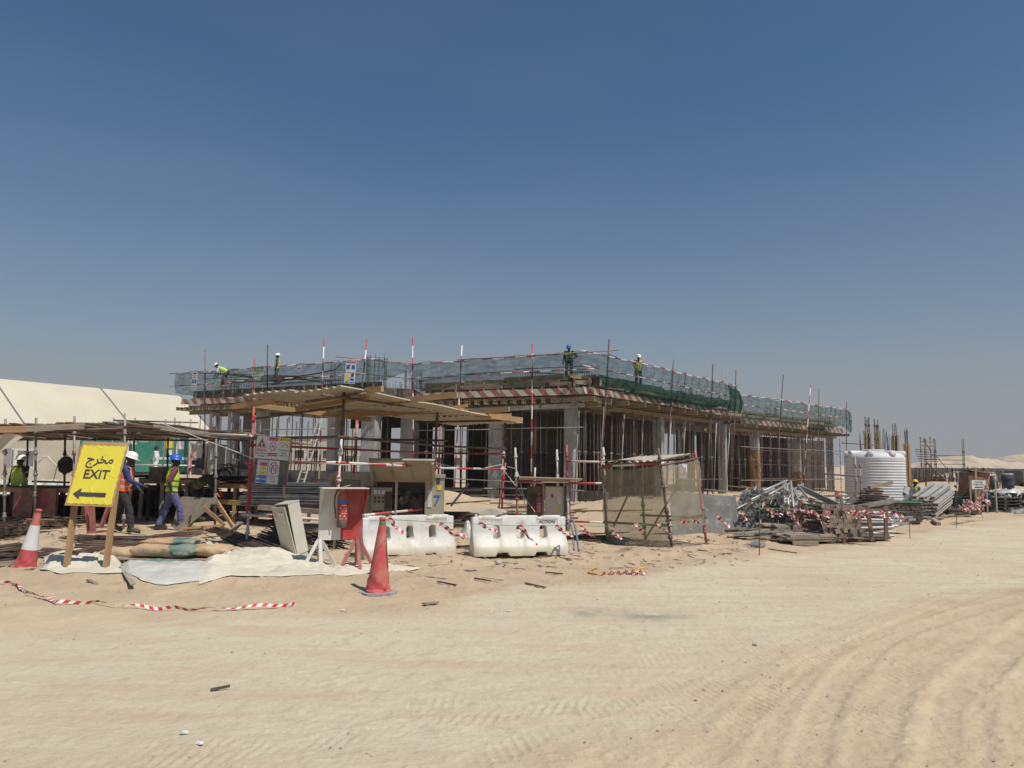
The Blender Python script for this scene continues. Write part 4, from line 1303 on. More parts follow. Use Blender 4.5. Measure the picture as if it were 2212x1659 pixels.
# ------------------------------------------------------------------ fire extinguisher stand
def extinguisher(c, label, yaw=0, sc=1.0):
    root = thing('fire_extinguisher', label, 'fire extinguisher', c)
    M = Matrix.Rotation(R(yaw), 3, 'Z')
    MB().lathe([(0, 0), (.07 * sc, .0), (.078 * sc, .02), (.078 * sc, .44 * sc), (.06 * sc, .50 * sc), (.03 * sc, .53 * sc), (.02 * sc, .56 * sc), (0, .56 * sc)], 20, c=c).out('cylinder', 'paint_red', root, smooth=True)
    MB().lathe([(.072 * sc, -.005), (.0795 * sc, 0), (.0795 * sc, .09 * sc), (.079 * sc, .095 * sc)], 20, c=c).out('base_ring', 'machine_dark', root, smooth=True)
    MB().lathe([(.0795 * sc, .37 * sc), (.0795 * sc, .42 * sc)], 20, c=c).out('blue_band', 'print_blue', root)
    lab = MB()
    for zz in (.33, .29, .25, .21, .17, .13):
        for k in range(4):
            a = R(-90 + yaw + (k - 1.5) * 22)
            if random.random() < .75:
                p = V(c) + V((math.cos(a) * .0795 * sc, math.sin(a) * .0795 * sc, zz * sc))
                lab.box(p, (.004, rnd(.012, .026) * sc, rnd(.008, .018) * sc), Matrix.Rotation(a, 3, 'Z'))
    lab.out('label_print', 'print_white', root)
    MB().box(V(c) + V((0, 0, .575 * sc)), (.04, .04, .05), M).box(V(c) + M @ V((.05, 0, .62)) * 1 - V((0, 0, .62 * (1 - sc))), (.13 * sc, .025, .015), M @ Matrix.Rotation(R(-14), 3, 'Y')).out('valve', 'steel_grey', root)
    MB().path([V(c) + M @ V(p) * sc for p in ((-.02, 0, .57), (-.09, -.02, .56), (-.125, -.03, .48), (-.13, -.03, .35), (-.11, -.03, .2), (-.10, -.03, .13))], .012 * sc, 8).out('hose', 'plastic_black', root, smooth=True)
    return root
st = thing('extinguisher_stand', 'white and red painted plywood stand on splayed legs holding the nearest fire extinguisher', 'stand', gpt(745, 1222))
SY = R(22); SM = Matrix.Rotation(SY, 3, 'Z')
SC0 = at(737, 1110, 12.0); SC0.z = 0
def sp_(x, y, z): return SC0 + SM @ V((x, y, z))
zb, zt = zv(1166, 12.0, 740), zv(1055, 12.0, 740)
H2 = zt - zb
MB().box(sp_(-.165, 0, (zb + zt) / 2), (.33, .018, H2), SM).out('back_panel', 'paint_white', st)
MB().box(sp_(.166, 0, (zb + zt) / 2), (.33, .018, H2), SM).out('back_panel', 'paint_red', st)
MB().box(sp_(0, -.17, zt + .01), (.70, .37, .014), SM).out('roof_board', 'paint_white', st)
for sx, m in ((-1, 'paint_white'), (1, 'paint_red')):
    x = sx * .338
    p = [sp_(x, -.005, zt), sp_(x, -.34, zt), sp_(x, -.012, zb + H2 * .45)]
    q = [k + SM @ V((.012, 0, 0)) for k in p]
    MB().add(p + q, [(0, 1, 2), (5, 4, 3), (0, 3, 4, 1), (1, 4, 5, 2), (2, 5, 3, 0)]).out('side_wing', m, st)
plate('red_strip', 'paint_red', st, SM @ facing(), sp_(.24, -.0105, zb + .06), 0, 0, .18, .09, 0)
for sx, m in ((-.30, 'paint_white'), (.27, 'paint_faded_red')):
    bar('post', sp_(sx, .03, .02), sp_(sx, .03, zb + .5), (.055, .055), m, st)
    for dx in (-1, 1):
        bar('leg', sp_(sx + dx * .27, -.02 + dx * .04, .0), sp_(sx + dx * .01, .03, zb + .02), (.05, .05), m, st, up=(0, 1, 0))
    bar('leg', sp_(sx, -.27, .0), sp_(sx, .02, zb + .02), (.05, .05), m, st, up=(1, 0, 0))
bar('base_rail', sp_(-.55, .05, .03), sp_(.55, .05, .03), (.05, .05), 'paint_red', st); bar('base_rail', sp_(-.1, -.12, .03), sp_(.62, -.12, .03), (.05, .05), 'paint_faded_red', st)
extinguisher(sp_(.0, -.11, zb + .20), 'red fire extinguisher with black hose on the white and red stand', 22)

# ------------------------------------------------------------------ traffic cones
def cone(c, H, label, top, lean=(0, 0), white=False, slab=True, crumple=1.0):
    root = thing('traffic_cone', label, 'traffic cone', c)
    M = Matrix.Rotation(R(lean[0]), 3, 'Y') @ Matrix.Rotation(R(lean[1]), 3, 'X')
    n = 40; prof = []
    for k in range(33):
        z = H * (.05 + .95 * k / 32); f = k / 32
        r = .150 + (.036 - .150) * f
        prof.append((r, z))
    prof = [(.17, .03), (.17, .045), (.155, .05)] + prof + [(.045, H * 1.0), (.045, H * 1.03), (.03, H * 1.04), (0, H * 1.04)]
    mb = MB()
    bands = lambda k: (1 if white and .34 < prof[k][1] / H < .76 else 0)
    mb.lathe(prof, n, mif=bands)
    out = []
    for x, y, z in mb.v:
        a = math.atan2(y, x); f = max(0, 1 - z / (H * .30)) * crumple
        k = 1 + f * (.10 * math.sin(a * 3 + z * 30) + .07 * math.sin(a * 7 - z * 50) * (z > .05)) + .012 * math.sin(a * 4 + z * 9)
        out.append(tuple(V(c) + M @ V((x * k, y * k, z))))
    mb.v = out
    mb.out('cone_body', ['cone_red', 'cone_white'], root, smooth=True)
    if slab:
        pts = [(.25 * math.cos(R(22.5 + 45 * k)) * 1.02, .25 * math.sin(R(22.5 + 45 * k))) for k in range(8)]
        MB().prism([(c[0] + p[0], c[1] + p[1]) for p in pts], c[2] - .05, c[2] + .03).out('cone_base', 'concrete', root)
    return root
cc = gpt(816, 1283)
cone(V((cc.x, cc.y, cc.z + .005)), .93, 'plain faded red cone on a concrete base in front of the white barriers', None, (2.0, 0))
MB().lathe([(.044, .86), (.047, .90), (.044, .905)], 16, c=(cc.x + .035, cc.y, cc.z)).out('green_band', 'rope_green', bpy.data.objects['traffic_cone'])
cc2 = gpt(54, 1227); cc2.z = -.03
cone(cc2, .87, 'red cone with a white band half buried in sand beside the EXIT sign', None, (9, 0), True, False, .8)

# ------------------------------------------------------------------ water barriers
def barrier(c, yaw, label, tilt=0, word=None):
    root = thing('water_barrier', label, 'barrier', c, 'white plastic water barriers')
    L = 1.86; prof = [(-.27, .0), (-.27, .16), (-.235, .22), (-.13, .42), (-.10, .52), (-.10, .80), (-.085, .83), (.085, .83), (.10, .80), (.10, .52), (.13, .42), (.235, .22), (.27, .16), (.27, .0)]
    n = 80; mb = MB(); vs = []
    for k in range(n + 1):
        x = -L / 2 + L * k / n
        sc = 1 - .10 * (abs(math.sin(x * math.pi / .47 + 1.57)) ** 6)
        e = 1 - .06 * max(0, (abs(x) - L / 2 + .04) / .04)
        for (y, z) in prof:
            lowk = sc if z < .45 else 1
            zz = z
            if z > .75 and abs(abs(x) - .42) < .05: zz = z - .03
            if z > .75 and abs(x) > L / 2 - .10: zz = z - .03
            vs.append((x, y * lowk * e, zz))
    m = len(prof)
    mb.add(vs, [(k * m + i, k * m + (i + 1) % m, (k + 1) * m + (i + 1) % m, (k + 1) * m + i) for k in range(n) for i in range(m)] + [tuple(range(m - 1, -1, -1)), tuple(range(n * m, n * m + m))])
    me = mb.mesh('barrier_body', 'barrier_white')
    bm = bmesh.new(); bm.from_mesh(me); bmesh.ops.recalc_face_normals(bm, faces=bm.faces); bm.to_mesh(me); bm.free()
    o = bpy.data.objects.new('barrier_body', me); COL.objects.link(o)
    cut = MB()
    for x in (-.47, 0, .47):
        pts = []
        for k in range(20):
            a = 2 * math.pi * k / 20
            pts.append((x + .075 * math.cos(a), .49 + .075 * math.sin(a) + (.07 if math.sin(a) > 0 else -.07)))
        vs = [(px * 1, -.32, pz) for px, pz in pts] + [(px, .32, pz) for px, pz in pts]
        # wider mouth at the front and back, narrow in the middle
        ring_ = []
        for yy, k in ((-.32, 1.7), (-.06, .85), (.06, .85), (.32, 1.7)):
            ring_ += [(x + (px - x) * k, yy, .49 + (pz - .49) * (1 + (k - 1) * .5)) for px, pz in pts]
        nn = len(pts)
        cut.add(ring_, [tuple(range(nn)), tuple(range(4 * nn - 1, 3 * nn - 1, -1))] + [(j * nn + i, (j + 1) * nn + i, (j + 1) * nn + (i + 1) % nn, j * nn + (i + 1) % nn) for j in range(3) for i in range(nn)])
    for x in (-.38, .38):
        cut.add([(x - .17, -.35, -.05), (x + .17, -.35, -.05), (x + .10, -.35, .075), (x - .10, -.35, .075), (x - .17, .35, -.05), (x + .17, .35, -.05), (x + .10, .35, .075), (x - .10, .35, .075)],
                [(0, 1, 2, 3), (7, 6, 5, 4), (0, 4, 5, 1), (1, 5, 6, 2), (2, 6, 7, 3), (3, 7, 4, 0)])
    for x in (-.58, .55):
        cut.box((x, -.10, .69), (.44, .008, .11))
    co = cut.out('cutter', 'barrier_white')
    cm = co.data; bm = bmesh.new(); bm.from_mesh(cm); bmesh.ops.recalc_face_normals(bm, faces=bm.faces); bm.to_mesh(cm); bm.free()
    md = o.modifiers.new('b', 'BOOLEAN'); md.operation = 'DIFFERENCE'; md.object = co; md.solver = 'EXACT'
    bv = o.modifiers.new('v', 'BEVEL'); bv.width = .012; bv.segments = 2; bv.limit_method = 'ANGLE'; bv.angle_limit = R(35)
    dg = bpy.context.evaluated_depsgraph_get()
    nm = bpy.data.meshes.new_from_object(o.evaluated_get(dg))
    o.modifiers.clear(); o.data = nm; bpy.data.objects.remove(co)
    nm.polygons.foreach_set('use_smooth', [True] * len(nm.polygons))
    try: nm.set_sharp_from_angle(angle=R(32))
    except Exception: pass
    o.parent = root
    lug = MB()
    lug.lathe([(.10, .0), (.10, .52), (.085, .55), (.05, .56), (.045, .70), (.03, .74), (0, .745)], 18, c=(L / 2 + .07, 0, 0)); lug.out('male_lug', 'barrier_white', root, smooth=True)
    lug = MB(); lug.box((-L / 2 - .07, 0, .72), (.16, .17, .15)); lug.out('female_lug', 'barrier_white', root)
    if word:
        text('lettering', word, .085, 'print_black', root, facing(), V((.55, -.0985, .69)) + wloc(root), bold=.003)
    root.rotation_euler = (R(tilt), 0, R(yaw)); root.scale = (.95, .92, .87)
    return root
b1 = gp(872, 1204); b2 = gp(1121, 1202)
B1R = barrier(V((b1.x + .02, b1.y + .25, -.01)), 33, 'white water barrier directly behind the front cone, beside the extinguisher stand')
B2R = barrier(V((b2.x, b2.y + .22, -.01)), 16, 'white water barrier with the word ACTION on it', -5, 'ACTION')
b3 = gp(1250, 1184)
# blue hose loop hung on the barrier end
tag(MB().path([at(1225, 1130, 13.9), at(1230, 1122, 14.0), at(1238, 1124, 14.0), at(1243, 1140, 13.9), at(1247, 1165, 13.8), at(1250, 1190, 13.6)], .02, 8).path([at(1222, 1135, 14), at(1232, 1130, 14.1), at(1238, 1150, 14.0), at(1240, 1188, 13.7)], .018, 8).out('hose', 'hose_blue', smooth=True), 'blue hose looped at the right end of the ACTION barrier', 'hose')
# rock in plastic sheet behind the barriers
def rock(c, sx, sy, sz, mat, label=None, cat='rock', name='rock', seed=0, group=None):
    bm = bmesh.new(); bmesh.ops.create_icosphere(bm, subdivisions=3, radius=1)
    rs = random.Random(seed)
    pl = [(V((rs.gauss(0, 1), rs.gauss(0, 1), rs.gauss(0, 1))).normalized(), rs.uniform(.6, .9)) for _ in range(14)]
    for v in bm.verts:
        p = v.co
        for n_, d_ in pl:
            k = p.dot(n_)
            if k > d_: p = p - n_ * (k - d_)
        v.co = V((p.x * sx, p.y * sy, p.z * sz))
    me = bpy.data.meshes.new(name); bm.to_mesh(me); bm.free(); me.materials.append(MATS[mat])
    o = bpy.data.objects.new(name, me); COL.objects.link(o); o.location = c
    if label: tag(o, label, cat, group)
    return o
rock(at(1057, 1107, 15.6), .42, .25, .10, 'rock', 'flat pale stone slab resting on plastic behind the barriers', seed=3)
def crumple(name, mat, label, cat, c, sx, sy, sz, seed, nu=50, nv=30, ground=True):
    mb = MB()
    U, Vv = np.meshgrid(np.linspace(-1, 1, nu), np.linspace(-1, 1, nv))
    x = (U * sx + c[0]); y = (Vv * sy + c[1])
    wx = x + .3 * fbm(x * 2, y * 2, 2, seed); wy = y + .3 * fbm(x * 2 + 9, y * 2, 2, seed + 1)
    h = (1 - np.abs(fbm(wx * 2.2 / max(sx, .5), wy * 2.6, 4, seed + 2)) * 2.4)
    env = np.clip(1 - U ** 4, 0, 1) * np.clip(1 - Vv ** 4, 0, 1)
    z = c[2] + sz * env * np.clip(h, 0, 1) + .01
    k = .12 * fbm(U * 3 + seed, Vv * 3, 3, seed + 7)
    vs = np.stack([(x + U * k * sx), (y + k * Vv * sy * 2), z], -1).reshape(-1, 3)
    mb.add(vs.tolist(), [(j * nu + i, j * nu + i + 1, (j + 1) * nu + i + 1, (j + 1) * nu + i) for j in range(nv - 1) for i in range(nu - 1)])
    return tag(mb.out(name, mat, smooth=True), label, cat)
q = P(1060, 15.4, 0)
crumple('plastic_sheet', 'plastic_sheet', 'crumpled clear plastic under the flat stone behind the barriers', 'plastic sheet', (q.x, q.y, .2), .62, .3, .5, 21)

# ------------------------------------------------------------------ electric cabinets
cb = thing('electric_cabinet', 'small beige metal cabinet leaning to the left on the tarpaulin, its door ajar', 'cabinet', P(634, 12.9, 0))
CM0 = at(617, 1145, 12.9)
CMx = Matrix.Rotation(R(-11), 3, 'Y') @ Matrix.Rotation(R(8), 3, 'X') @ Matrix.Rotation(R(-34), 3, 'Z')
def cbx(name, x, y, z, sx, sy, sz, root=cb, mat='paint_cream', rot=None):
    return MB().box(CM0 + CMx @ V((x, y, z)), (sx, sy, sz), CMx @ rot if rot is not None else CMx).out(name, mat, root)
cbx('side_panel', -.155, .13, 0, .008, .24, .86); cbx('side_panel', .155, .13, 0, .008, .24, .86); cbx('top_panel', 0, .13, .43, .33, .26, .012)
cbx('back_panel', 0, .25, 0, .31, .008, .86); cbx('bottom_panel', 0, .13, -.425, .31, .24, .01)
dd = cbx('door', -.005, -.03, -.03, .33, .016, .86, rot=Matrix.Rotation(R(4), 3, 'X') @ Matrix.Rotation(R(-2), 3, 'Z'))
cbx('flap', .055, -.065, .20, .12, .012, .20, dd, rot=Matrix.Rotation(R(14), 3, 'X')); cbx('lock', -.12, -.055, .24, .025, .02, .03, dd)
cbx('foot_panel', 0, .13, -.50, .30, .22, .12)

db = thing('distribution_board', 'tall beige electric panel with small metal roof, behind the ACTION barrier', 'electric panel', P(1198, 20.3, 0))
DO = P(1198, 20.3, 0)
def dbx(name, x, y, z, sx, sy, sz, mat, root=db, rot=None):
    return MB().box(DO + V((x, y, z)), (sx, sy, sz), rot).out(name, mat, root)
dbx('panel_case', 0, .15, .55, .50, .30, 1.1, 'paint_cream'); dbx('panel_door', .0, -.006, .58, .46, .012, 1.0, 'paint_cream')
dbx('frame_post', .36, 0, .62, .09, .09, 1.25, 'timber_old'); dbx('frame_post', -.30, 0, .62, .05, .07, 1.25, 'timber_old'); dbx('side_board', .29, .1, .6, .05, .4, 1.2, 'ply_dark')
dbx('back_board', -.50, .12, .55, .45, .02, 1.1, 'ply_dark')
dbx('roof_sheet', -.14, -.1, 1.29, 1.62, .9, .025, 'sheet_metal', rot=Matrix.Rotation(R(-5), 3, 'X') @ Matrix.Rotation(R(1), 3, 'Y'))
dbx('notice', .12, -.014, .80, .11, .004, .30, 'paper'); dbx('red_tag', -.07, -.014, .86, .06, .004, .10, 'print_red'); dbx('warning_label', .10, -.014, .52, .05, .004, .09, 'print_yellow'); dbx('label_plate', .19, -.014, .53, .05, .004, .08, 'paper'); dbx('label_plate', .01, -.014, .51, .025, .004, .07, 'paper')
extinguisher(DO + V((-.42, -.02, .34)), 'red fire extinguisher hanging on the dark board left of the beige electric panel', 10, .95)

fr = thing('pipe_barrier', 'red and white scaffold tube barrier round the beige electric panel', 'barrier', P(1200, 20, 0))
def fpost(ub, vb, ut, vt, y, m1, m2, zs):
    b = at(ub, vb, y); b.z = min(b.z, .02); t_ = at(ut, vt, y); m = b.lerp(t_, zs)
    bar('post', b, m, .027, m1, fr, 10, cups=.5); bar('post', m, t_, .026, m2, fr, 10, cups=.5)
    return b, t_
fpost(1119, 1135, 1113, 967, 20.0, 'paint_faded_red', 'paint_white', .52)
fpost(1206, 1135, 1203, 971, 21.4, 'paint_white', 'paint_white', .5)
fpost(1228, 1136, 1224, 961, 20.0, 'paint_white', 'paint_red', .52)
fpost(1310, 1140, 1303, 966, 19.6, 'paint_faded_red', 'paint_white', .55)
fpost(1150, 1128, 1156, 1010, 22.5, 'paint_faded_red', 'paint_white', .6)
for (u0, v0, y0, u1, v1, y1) in ((1113, 1041, 20.0, 1229, 1041, 19.9), (1228, 1044, 19.9, 1302, 1044, 19.6), (1224, 996, 19.95, 1305, 998, 19.6), (1222, 1126, 19.95, 1312, 1129, 19.5), (1160, 1118, 20.3, 1228, 1122, 20.0)):
    bar('rail', at(u0, v0, y0), at(u1, v1, y1), .027, 'tube_stripe_pink', fr, 10)
bar('leaning_tube', at(975, 1092, 21), at(1012, 1045, 22.5), .03, 'galvanised', fr, 10)

# ------------------------------------------------------------------ EXIT sign
ex = thing('exit_sign', 'leaning yellow EXIT sign with Arabic word and arrow on two timber posts', 'sign', gpt(178, 1240))
EM = facing(0, 1.2, -19) @ Matrix.Diagonal((1.04, 1.09, 1.0))
EC = at(210.5, 1023, 11.12)
plate('board', 'ply_brown', ex, EM, EC, 0, 0, .645, .885, 0, .014)
MATS['ply_light'] = mk('ply_light', (.42, .25, .12), (.34, .20, .09), 3, .7, .2, 30, dust=.2)
ex.children[0].data.materials[0] = MATS['ply_light']
# wrinkled yellow poster
mb = MB()
def fn(s, t):
    x = (s - .5) * .60 + .0; y = (t - .5) * .80 - .015
    a = np.array([s * 3.0]); b_ = np.array([t * 3.6])
    e = 1 - abs(fbm(a + .6 * vnoise(a * 2, b_ * 2, 3), b_ + .6 * vnoise(a * 2 + 4, b_, 5), 2, 8)[0]) * 9
    edge = .004 * math.sin(s * 40) * (t > .97 or t < .03) + .004 * math.sin(t * 47) * (s > .97 or s < .03)
    return tuple(on(EM, EC, x + edge, y + edge, .0095 + max(0, e) * .0045))
mb.sheet(fn, 90, 110)
mb.out('poster', 'sign_yellow', ex, smooth=True)
zz = .0165
tx('EXIT', -.005, -.02, .172, 'print_black', EM, EC, ex, zz, .02)
tx('\uFE9D\uFEAE\uFEA8\uFEE3', .0, .19, .172, 'print_black', EM, EC, ex, zz, .014)
poly('arrow', 'print_black', ex, EM, EC, [(-.25, -.285), (-.15, -.365), (-.15, -.318), (.20, -.318), (.20, -.262), (-.15, -.262), (-.15, -.205)], zz)
for ub, vb, u1, v1 in ((141, 1243, 178, 965), (226, 1241, 262, 965)):
    b_ = at(ub, vb, 10.86); b_.z = -.05
    t_ = at(u1, v1, 11.38)
    bar('post', b_, t_, (.10, .05), 'timber', ex, up=(1, 0, 0))

# ------------------------------------------------------------------ mesh enclosure
bo = thing('mesh_enclosure', 'small tube enclosure wrapped in beige mesh with corrugated top, right of the barriers', 'enclosure', gp(1400, 1180))
def corner(ub, vb, ut, vt, y): 
    b = at(ub, vb, y); t_ = at(ut, vt, y); return b, t_
N1 = corner(1313, 1174, 1301, 1006, 16.5); N2 = corner(1452, 1186, 1426, 1000, 15.4); N3 = corner(1526, 1176, 1503, 985, 16.8); N4 = (N1[0] + (N3[0] - N2[0]), N1[1] + (N3[1] - N2[1]))
for (b, t_), m, e in ((N1, 'steel_grey', .15), (N2, 'steel_rust', .30), (N3, 'paint_faded_red', .12), (N4, 'steel_rust', .1)):
    d = (t_ - b).normalized(); b2_ = V((b.x, b.y, 0)) - d * .0
    bar('post', b2_, t_ + d * e, .027, m, bo, 10, cups=.5)
for a, b, z, m in ((N1, N2, .995, 'tube_stripe'), (N2, N3, .97, 'steel_rust'), (N1, N2, .27, 'steel_grey'), (N2, N3, .33, 'steel_rust'), (N2, N3, .72, 'steel_rust'), (N1, N2, .72, 'steel_grey'), (N4, N3, .97, 'steel_rust'), (N1, N4, .97, 'steel_rust'), (N4, N3, .3, 'steel_rust'), (N2, N3, .01, 'steel_grey')):
    p = a[0].lerp(a[1], z); q = b[0].lerp(b[1], z); t = (q - p).normalized()
    bar('rail', p - t * .08, q + t * .08, .025, m, bo, 8)
bar('brace', N1[0].lerp(N1[1], .05), N4[0].lerp(N4[1], .9), .022, 'steel_rust', bo, 8); bar('brace', N4[0], N3[1], .022, 'steel_rust', bo, 8)
def netp(a, b, off, z0, z1, name, s0=0, s1=1, nu=40, nv=34, mat='net_sand'):
    mb = MB(); nn = V(((b[0] - a[0]).y, -(b[0] - a[0]).x, 0)).normalized()
    if nn.y > 0: nn = -nn
    def fn(s, t):
        ss = s0 + (s1 - s0) * s
        tz = z0 + (z1 - z0) * t
        sag = .055 * (1 - (2 * ss - 1) ** 2) * (t > .98)
        p = a[0].lerp(a[1], tz).lerp(b[0].lerp(b[1], tz), ss)
        k = .03 * math.sin(ss * 9 + tz * 6) + .02 * math.sin(ss * 17 - tz * 11) + .05 * math.sin(t * math.pi) * math.sin(ss * math.pi)
        return tuple(p + nn * (off + k * .8) - V((0, 0, sag)))
    mb.sheet(fn, nu, nv); return mb.out(name, mat, bo, smooth=True)
netp(N1, N2, .045, .0, .975, 'mesh_panel', -.01, 1.0); netp(N2, N3, .04, .22, .97, 'mesh_panel', mat='net_sand')
MB().sheet(lambda s, t: tuple(N4[1].lerp(N3[1], s).lerp(N1[1].lerp(N2[1], s), t) + V((0, 0, .05 + .02 * math.cos(s * 2 * math.pi * 9))) - (V((0, .12, 0)) * (1 if t > .9 else 0))), 74, 4).out('roof_sheet', 'sheet_metal', bo)
MB().box(N1[1].lerp(N2[1], .45) + V((0, .2, .085)), (.95, .5, .02), Matrix.Rotation(R(-20), 3, 'Z')).out('roof_board', 'ply_dark', bo)
EM2 = facing(20)
pc = N2[1].lerp(N3[1], .62) + V((-.02, -.08, -.27))
plate('notice', 'paper', bo, EM2, pc, 0, 0, .20, .30, 0); poly('picture', 'print_red', bo, EM2, pc, [(.01, -.03), (.05, .09), (.07, .08), (.05, -.05)], .003); plate('picture', 'print_grey', bo, EM2, pc, 0, -.06, .12, .012, .003)

# grey formwork panels standing behind the enclosure
for (u0, u1, v0, v1, y, m, l) in ((1452, 1527, 1060, 1154, 18.9, 'panel_grey', 'grey patchy shutter panel partly behind the mesh enclosure'), (1526, 1596, 1066, 1150, 19.3, 'panel_grey', 'flat grey shutter panel standing beside the heap of steel props')):
    a = at(u0, v1, y); b = at(u1, v1 - 4, y + .35); a.z = b.z = -.02; h = zv(v0, y, u0)
    o = MB().add([a, b, b + V((-.02, .15, h * .94)), a + V((-.02, .15, h)), a + V((0, .03, 0)), b + V((0, .03, 0)), b + V((-.02, .18, h * .94)), a + V((-.02, .18, h))], [(0, 1, 2, 3), (7, 6, 5, 4), (0, 4, 5, 1), (1, 5, 6, 2), (2, 6, 7, 3), (3, 7, 4, 0)]).out('shutter_panel', m)
    tag(o, l, 'panel')

# ------------------------------------------------------------------ barrier tape with flags on a string
def ribbon_mesh(name, pts, w, mat, parent=None, twist=0.0, up=(0, 0, 1)):
    pts = [V(p) for p in pts]; vs = []; uv = []; l = 0
    for k, p in enumerate(pts):
        d = (pts[min(k + 1, len(pts) - 1)] - pts[max(k - 1, 0)]).normalized()
        s = d.cross(V((0, -1, .3))).normalized()
        a = twist * k
        s = Matrix.Rotation(a, 3, d) @ s
        if k: l += (p - pts[k - 1]).length
        vs += [p - s * w / 2, p + s * w / 2]; uv += [(l, 0), (l, w)]
    mb = MB(); mb.add(vs, [(2 * k, 2 * k + 2, 2 * k + 3, 2 * k + 1) for k in range(len(pts) - 1)])
    o = mb.out(name, mat, parent, smooth=True)
    ul = o.data.uv_layers.new(name='UVMap')
    for lp in o.data.loops: ul.data[lp.index].uv = uv[lp.vertex_index]
    return o
def flag(u0, v0, u1, v1, y, parent, two=True, w=.05, mat='tape_stripe'):
    a = at(u0, v0, y)
    for k in range(2 if two else 1):
        b = at(u1 + k * rnd(-9, 5), v1 + k * rnd(-8, 6), y - .05 - k * .1)
        pts = [a.lerp(b, f) + V((.02 * math.sin(f * 7 + k), .03 * math.sin(f * 5), .02 * math.sin(f * 9 + k * 2))) for f in [i / 7 for i in range(8)]]
        ribbon_mesh('flag', pts, w, mat, parent, rnd(.15, .45))
tp = thing('tape_line', 'green string with red and white tape flags from the front cone past the barriers', 'barrier tape', (0, 13, 0))
line = [at(822, 1121, 9.5), at(960, 1129, 11.5), at(1120, 1136, 12.3), at(1230, 1134, 12.9), at(1320, 1138, 14.6), at(1450, 1128, 15.1), at(1500, 1124, 16.0), at(1560, 1114, 17.0), at(1610, 1104, 17.5), at(1641, 1098, 16.6)]
MB().path(line, .004, 4).out('string', 'rope_green', tp)
for f in ((838, 1122, 868, 1150, 10.0), (949, 1133, 1000, 1165, 11.2), (1034, 1132, 1072, 1148, 11.8), (1121, 1137, 1160, 1176, 12.3), (1199, 1137, 1236, 1160, 12.8), (1253, 1138, 1283, 1161, 13.8), (1316, 1137, 1336, 1166, 14.6), (1370, 1131, 1391, 1148, 14.9), (1418, 1131, 1441, 1148, 15.1), (1468, 1126, 1492, 1131, 15.6), (1495, 1122, 1510, 1131, 16.0), (1546, 1113, 1575, 1133, 16.8)):
    flag(*f, tp)
# tape lying on the ground at the left
g = [gpt(u, v) + V((0, 0, .025)) for u, v in ((-30, 1262), (0, 1265), (22, 1264), (38, 1268), (48, 1280), (62, 1288), (84, 1292), (105, 1298), (122, 1308), (150, 1308), (180, 1307), (205, 1306), (218, 1308), (240, 1312), (290, 1315), (340, 1320), (400, 1322), (460, 1321), (520, 1318), (580, 1315), (625, 1312), (648, 1308))]
gs = []
for a, b in zip(g[:-1], g[1:]):
    n_ = max(2, int((b - a).length / .06))
    for i in range(n_): 
        p = a.lerp(b, i / n_); p.z = gh(p.x, p.y) + .035 + .012 * math.sin(len(gs) * .9) ; gs.append(p)
o = ribbon_mesh('barrier_tape', gs, .036, 'tape_stripe', None, .17); tag(o, 'red and white tape twisted along the sand in front of the EXIT sign', 'barrier tape')
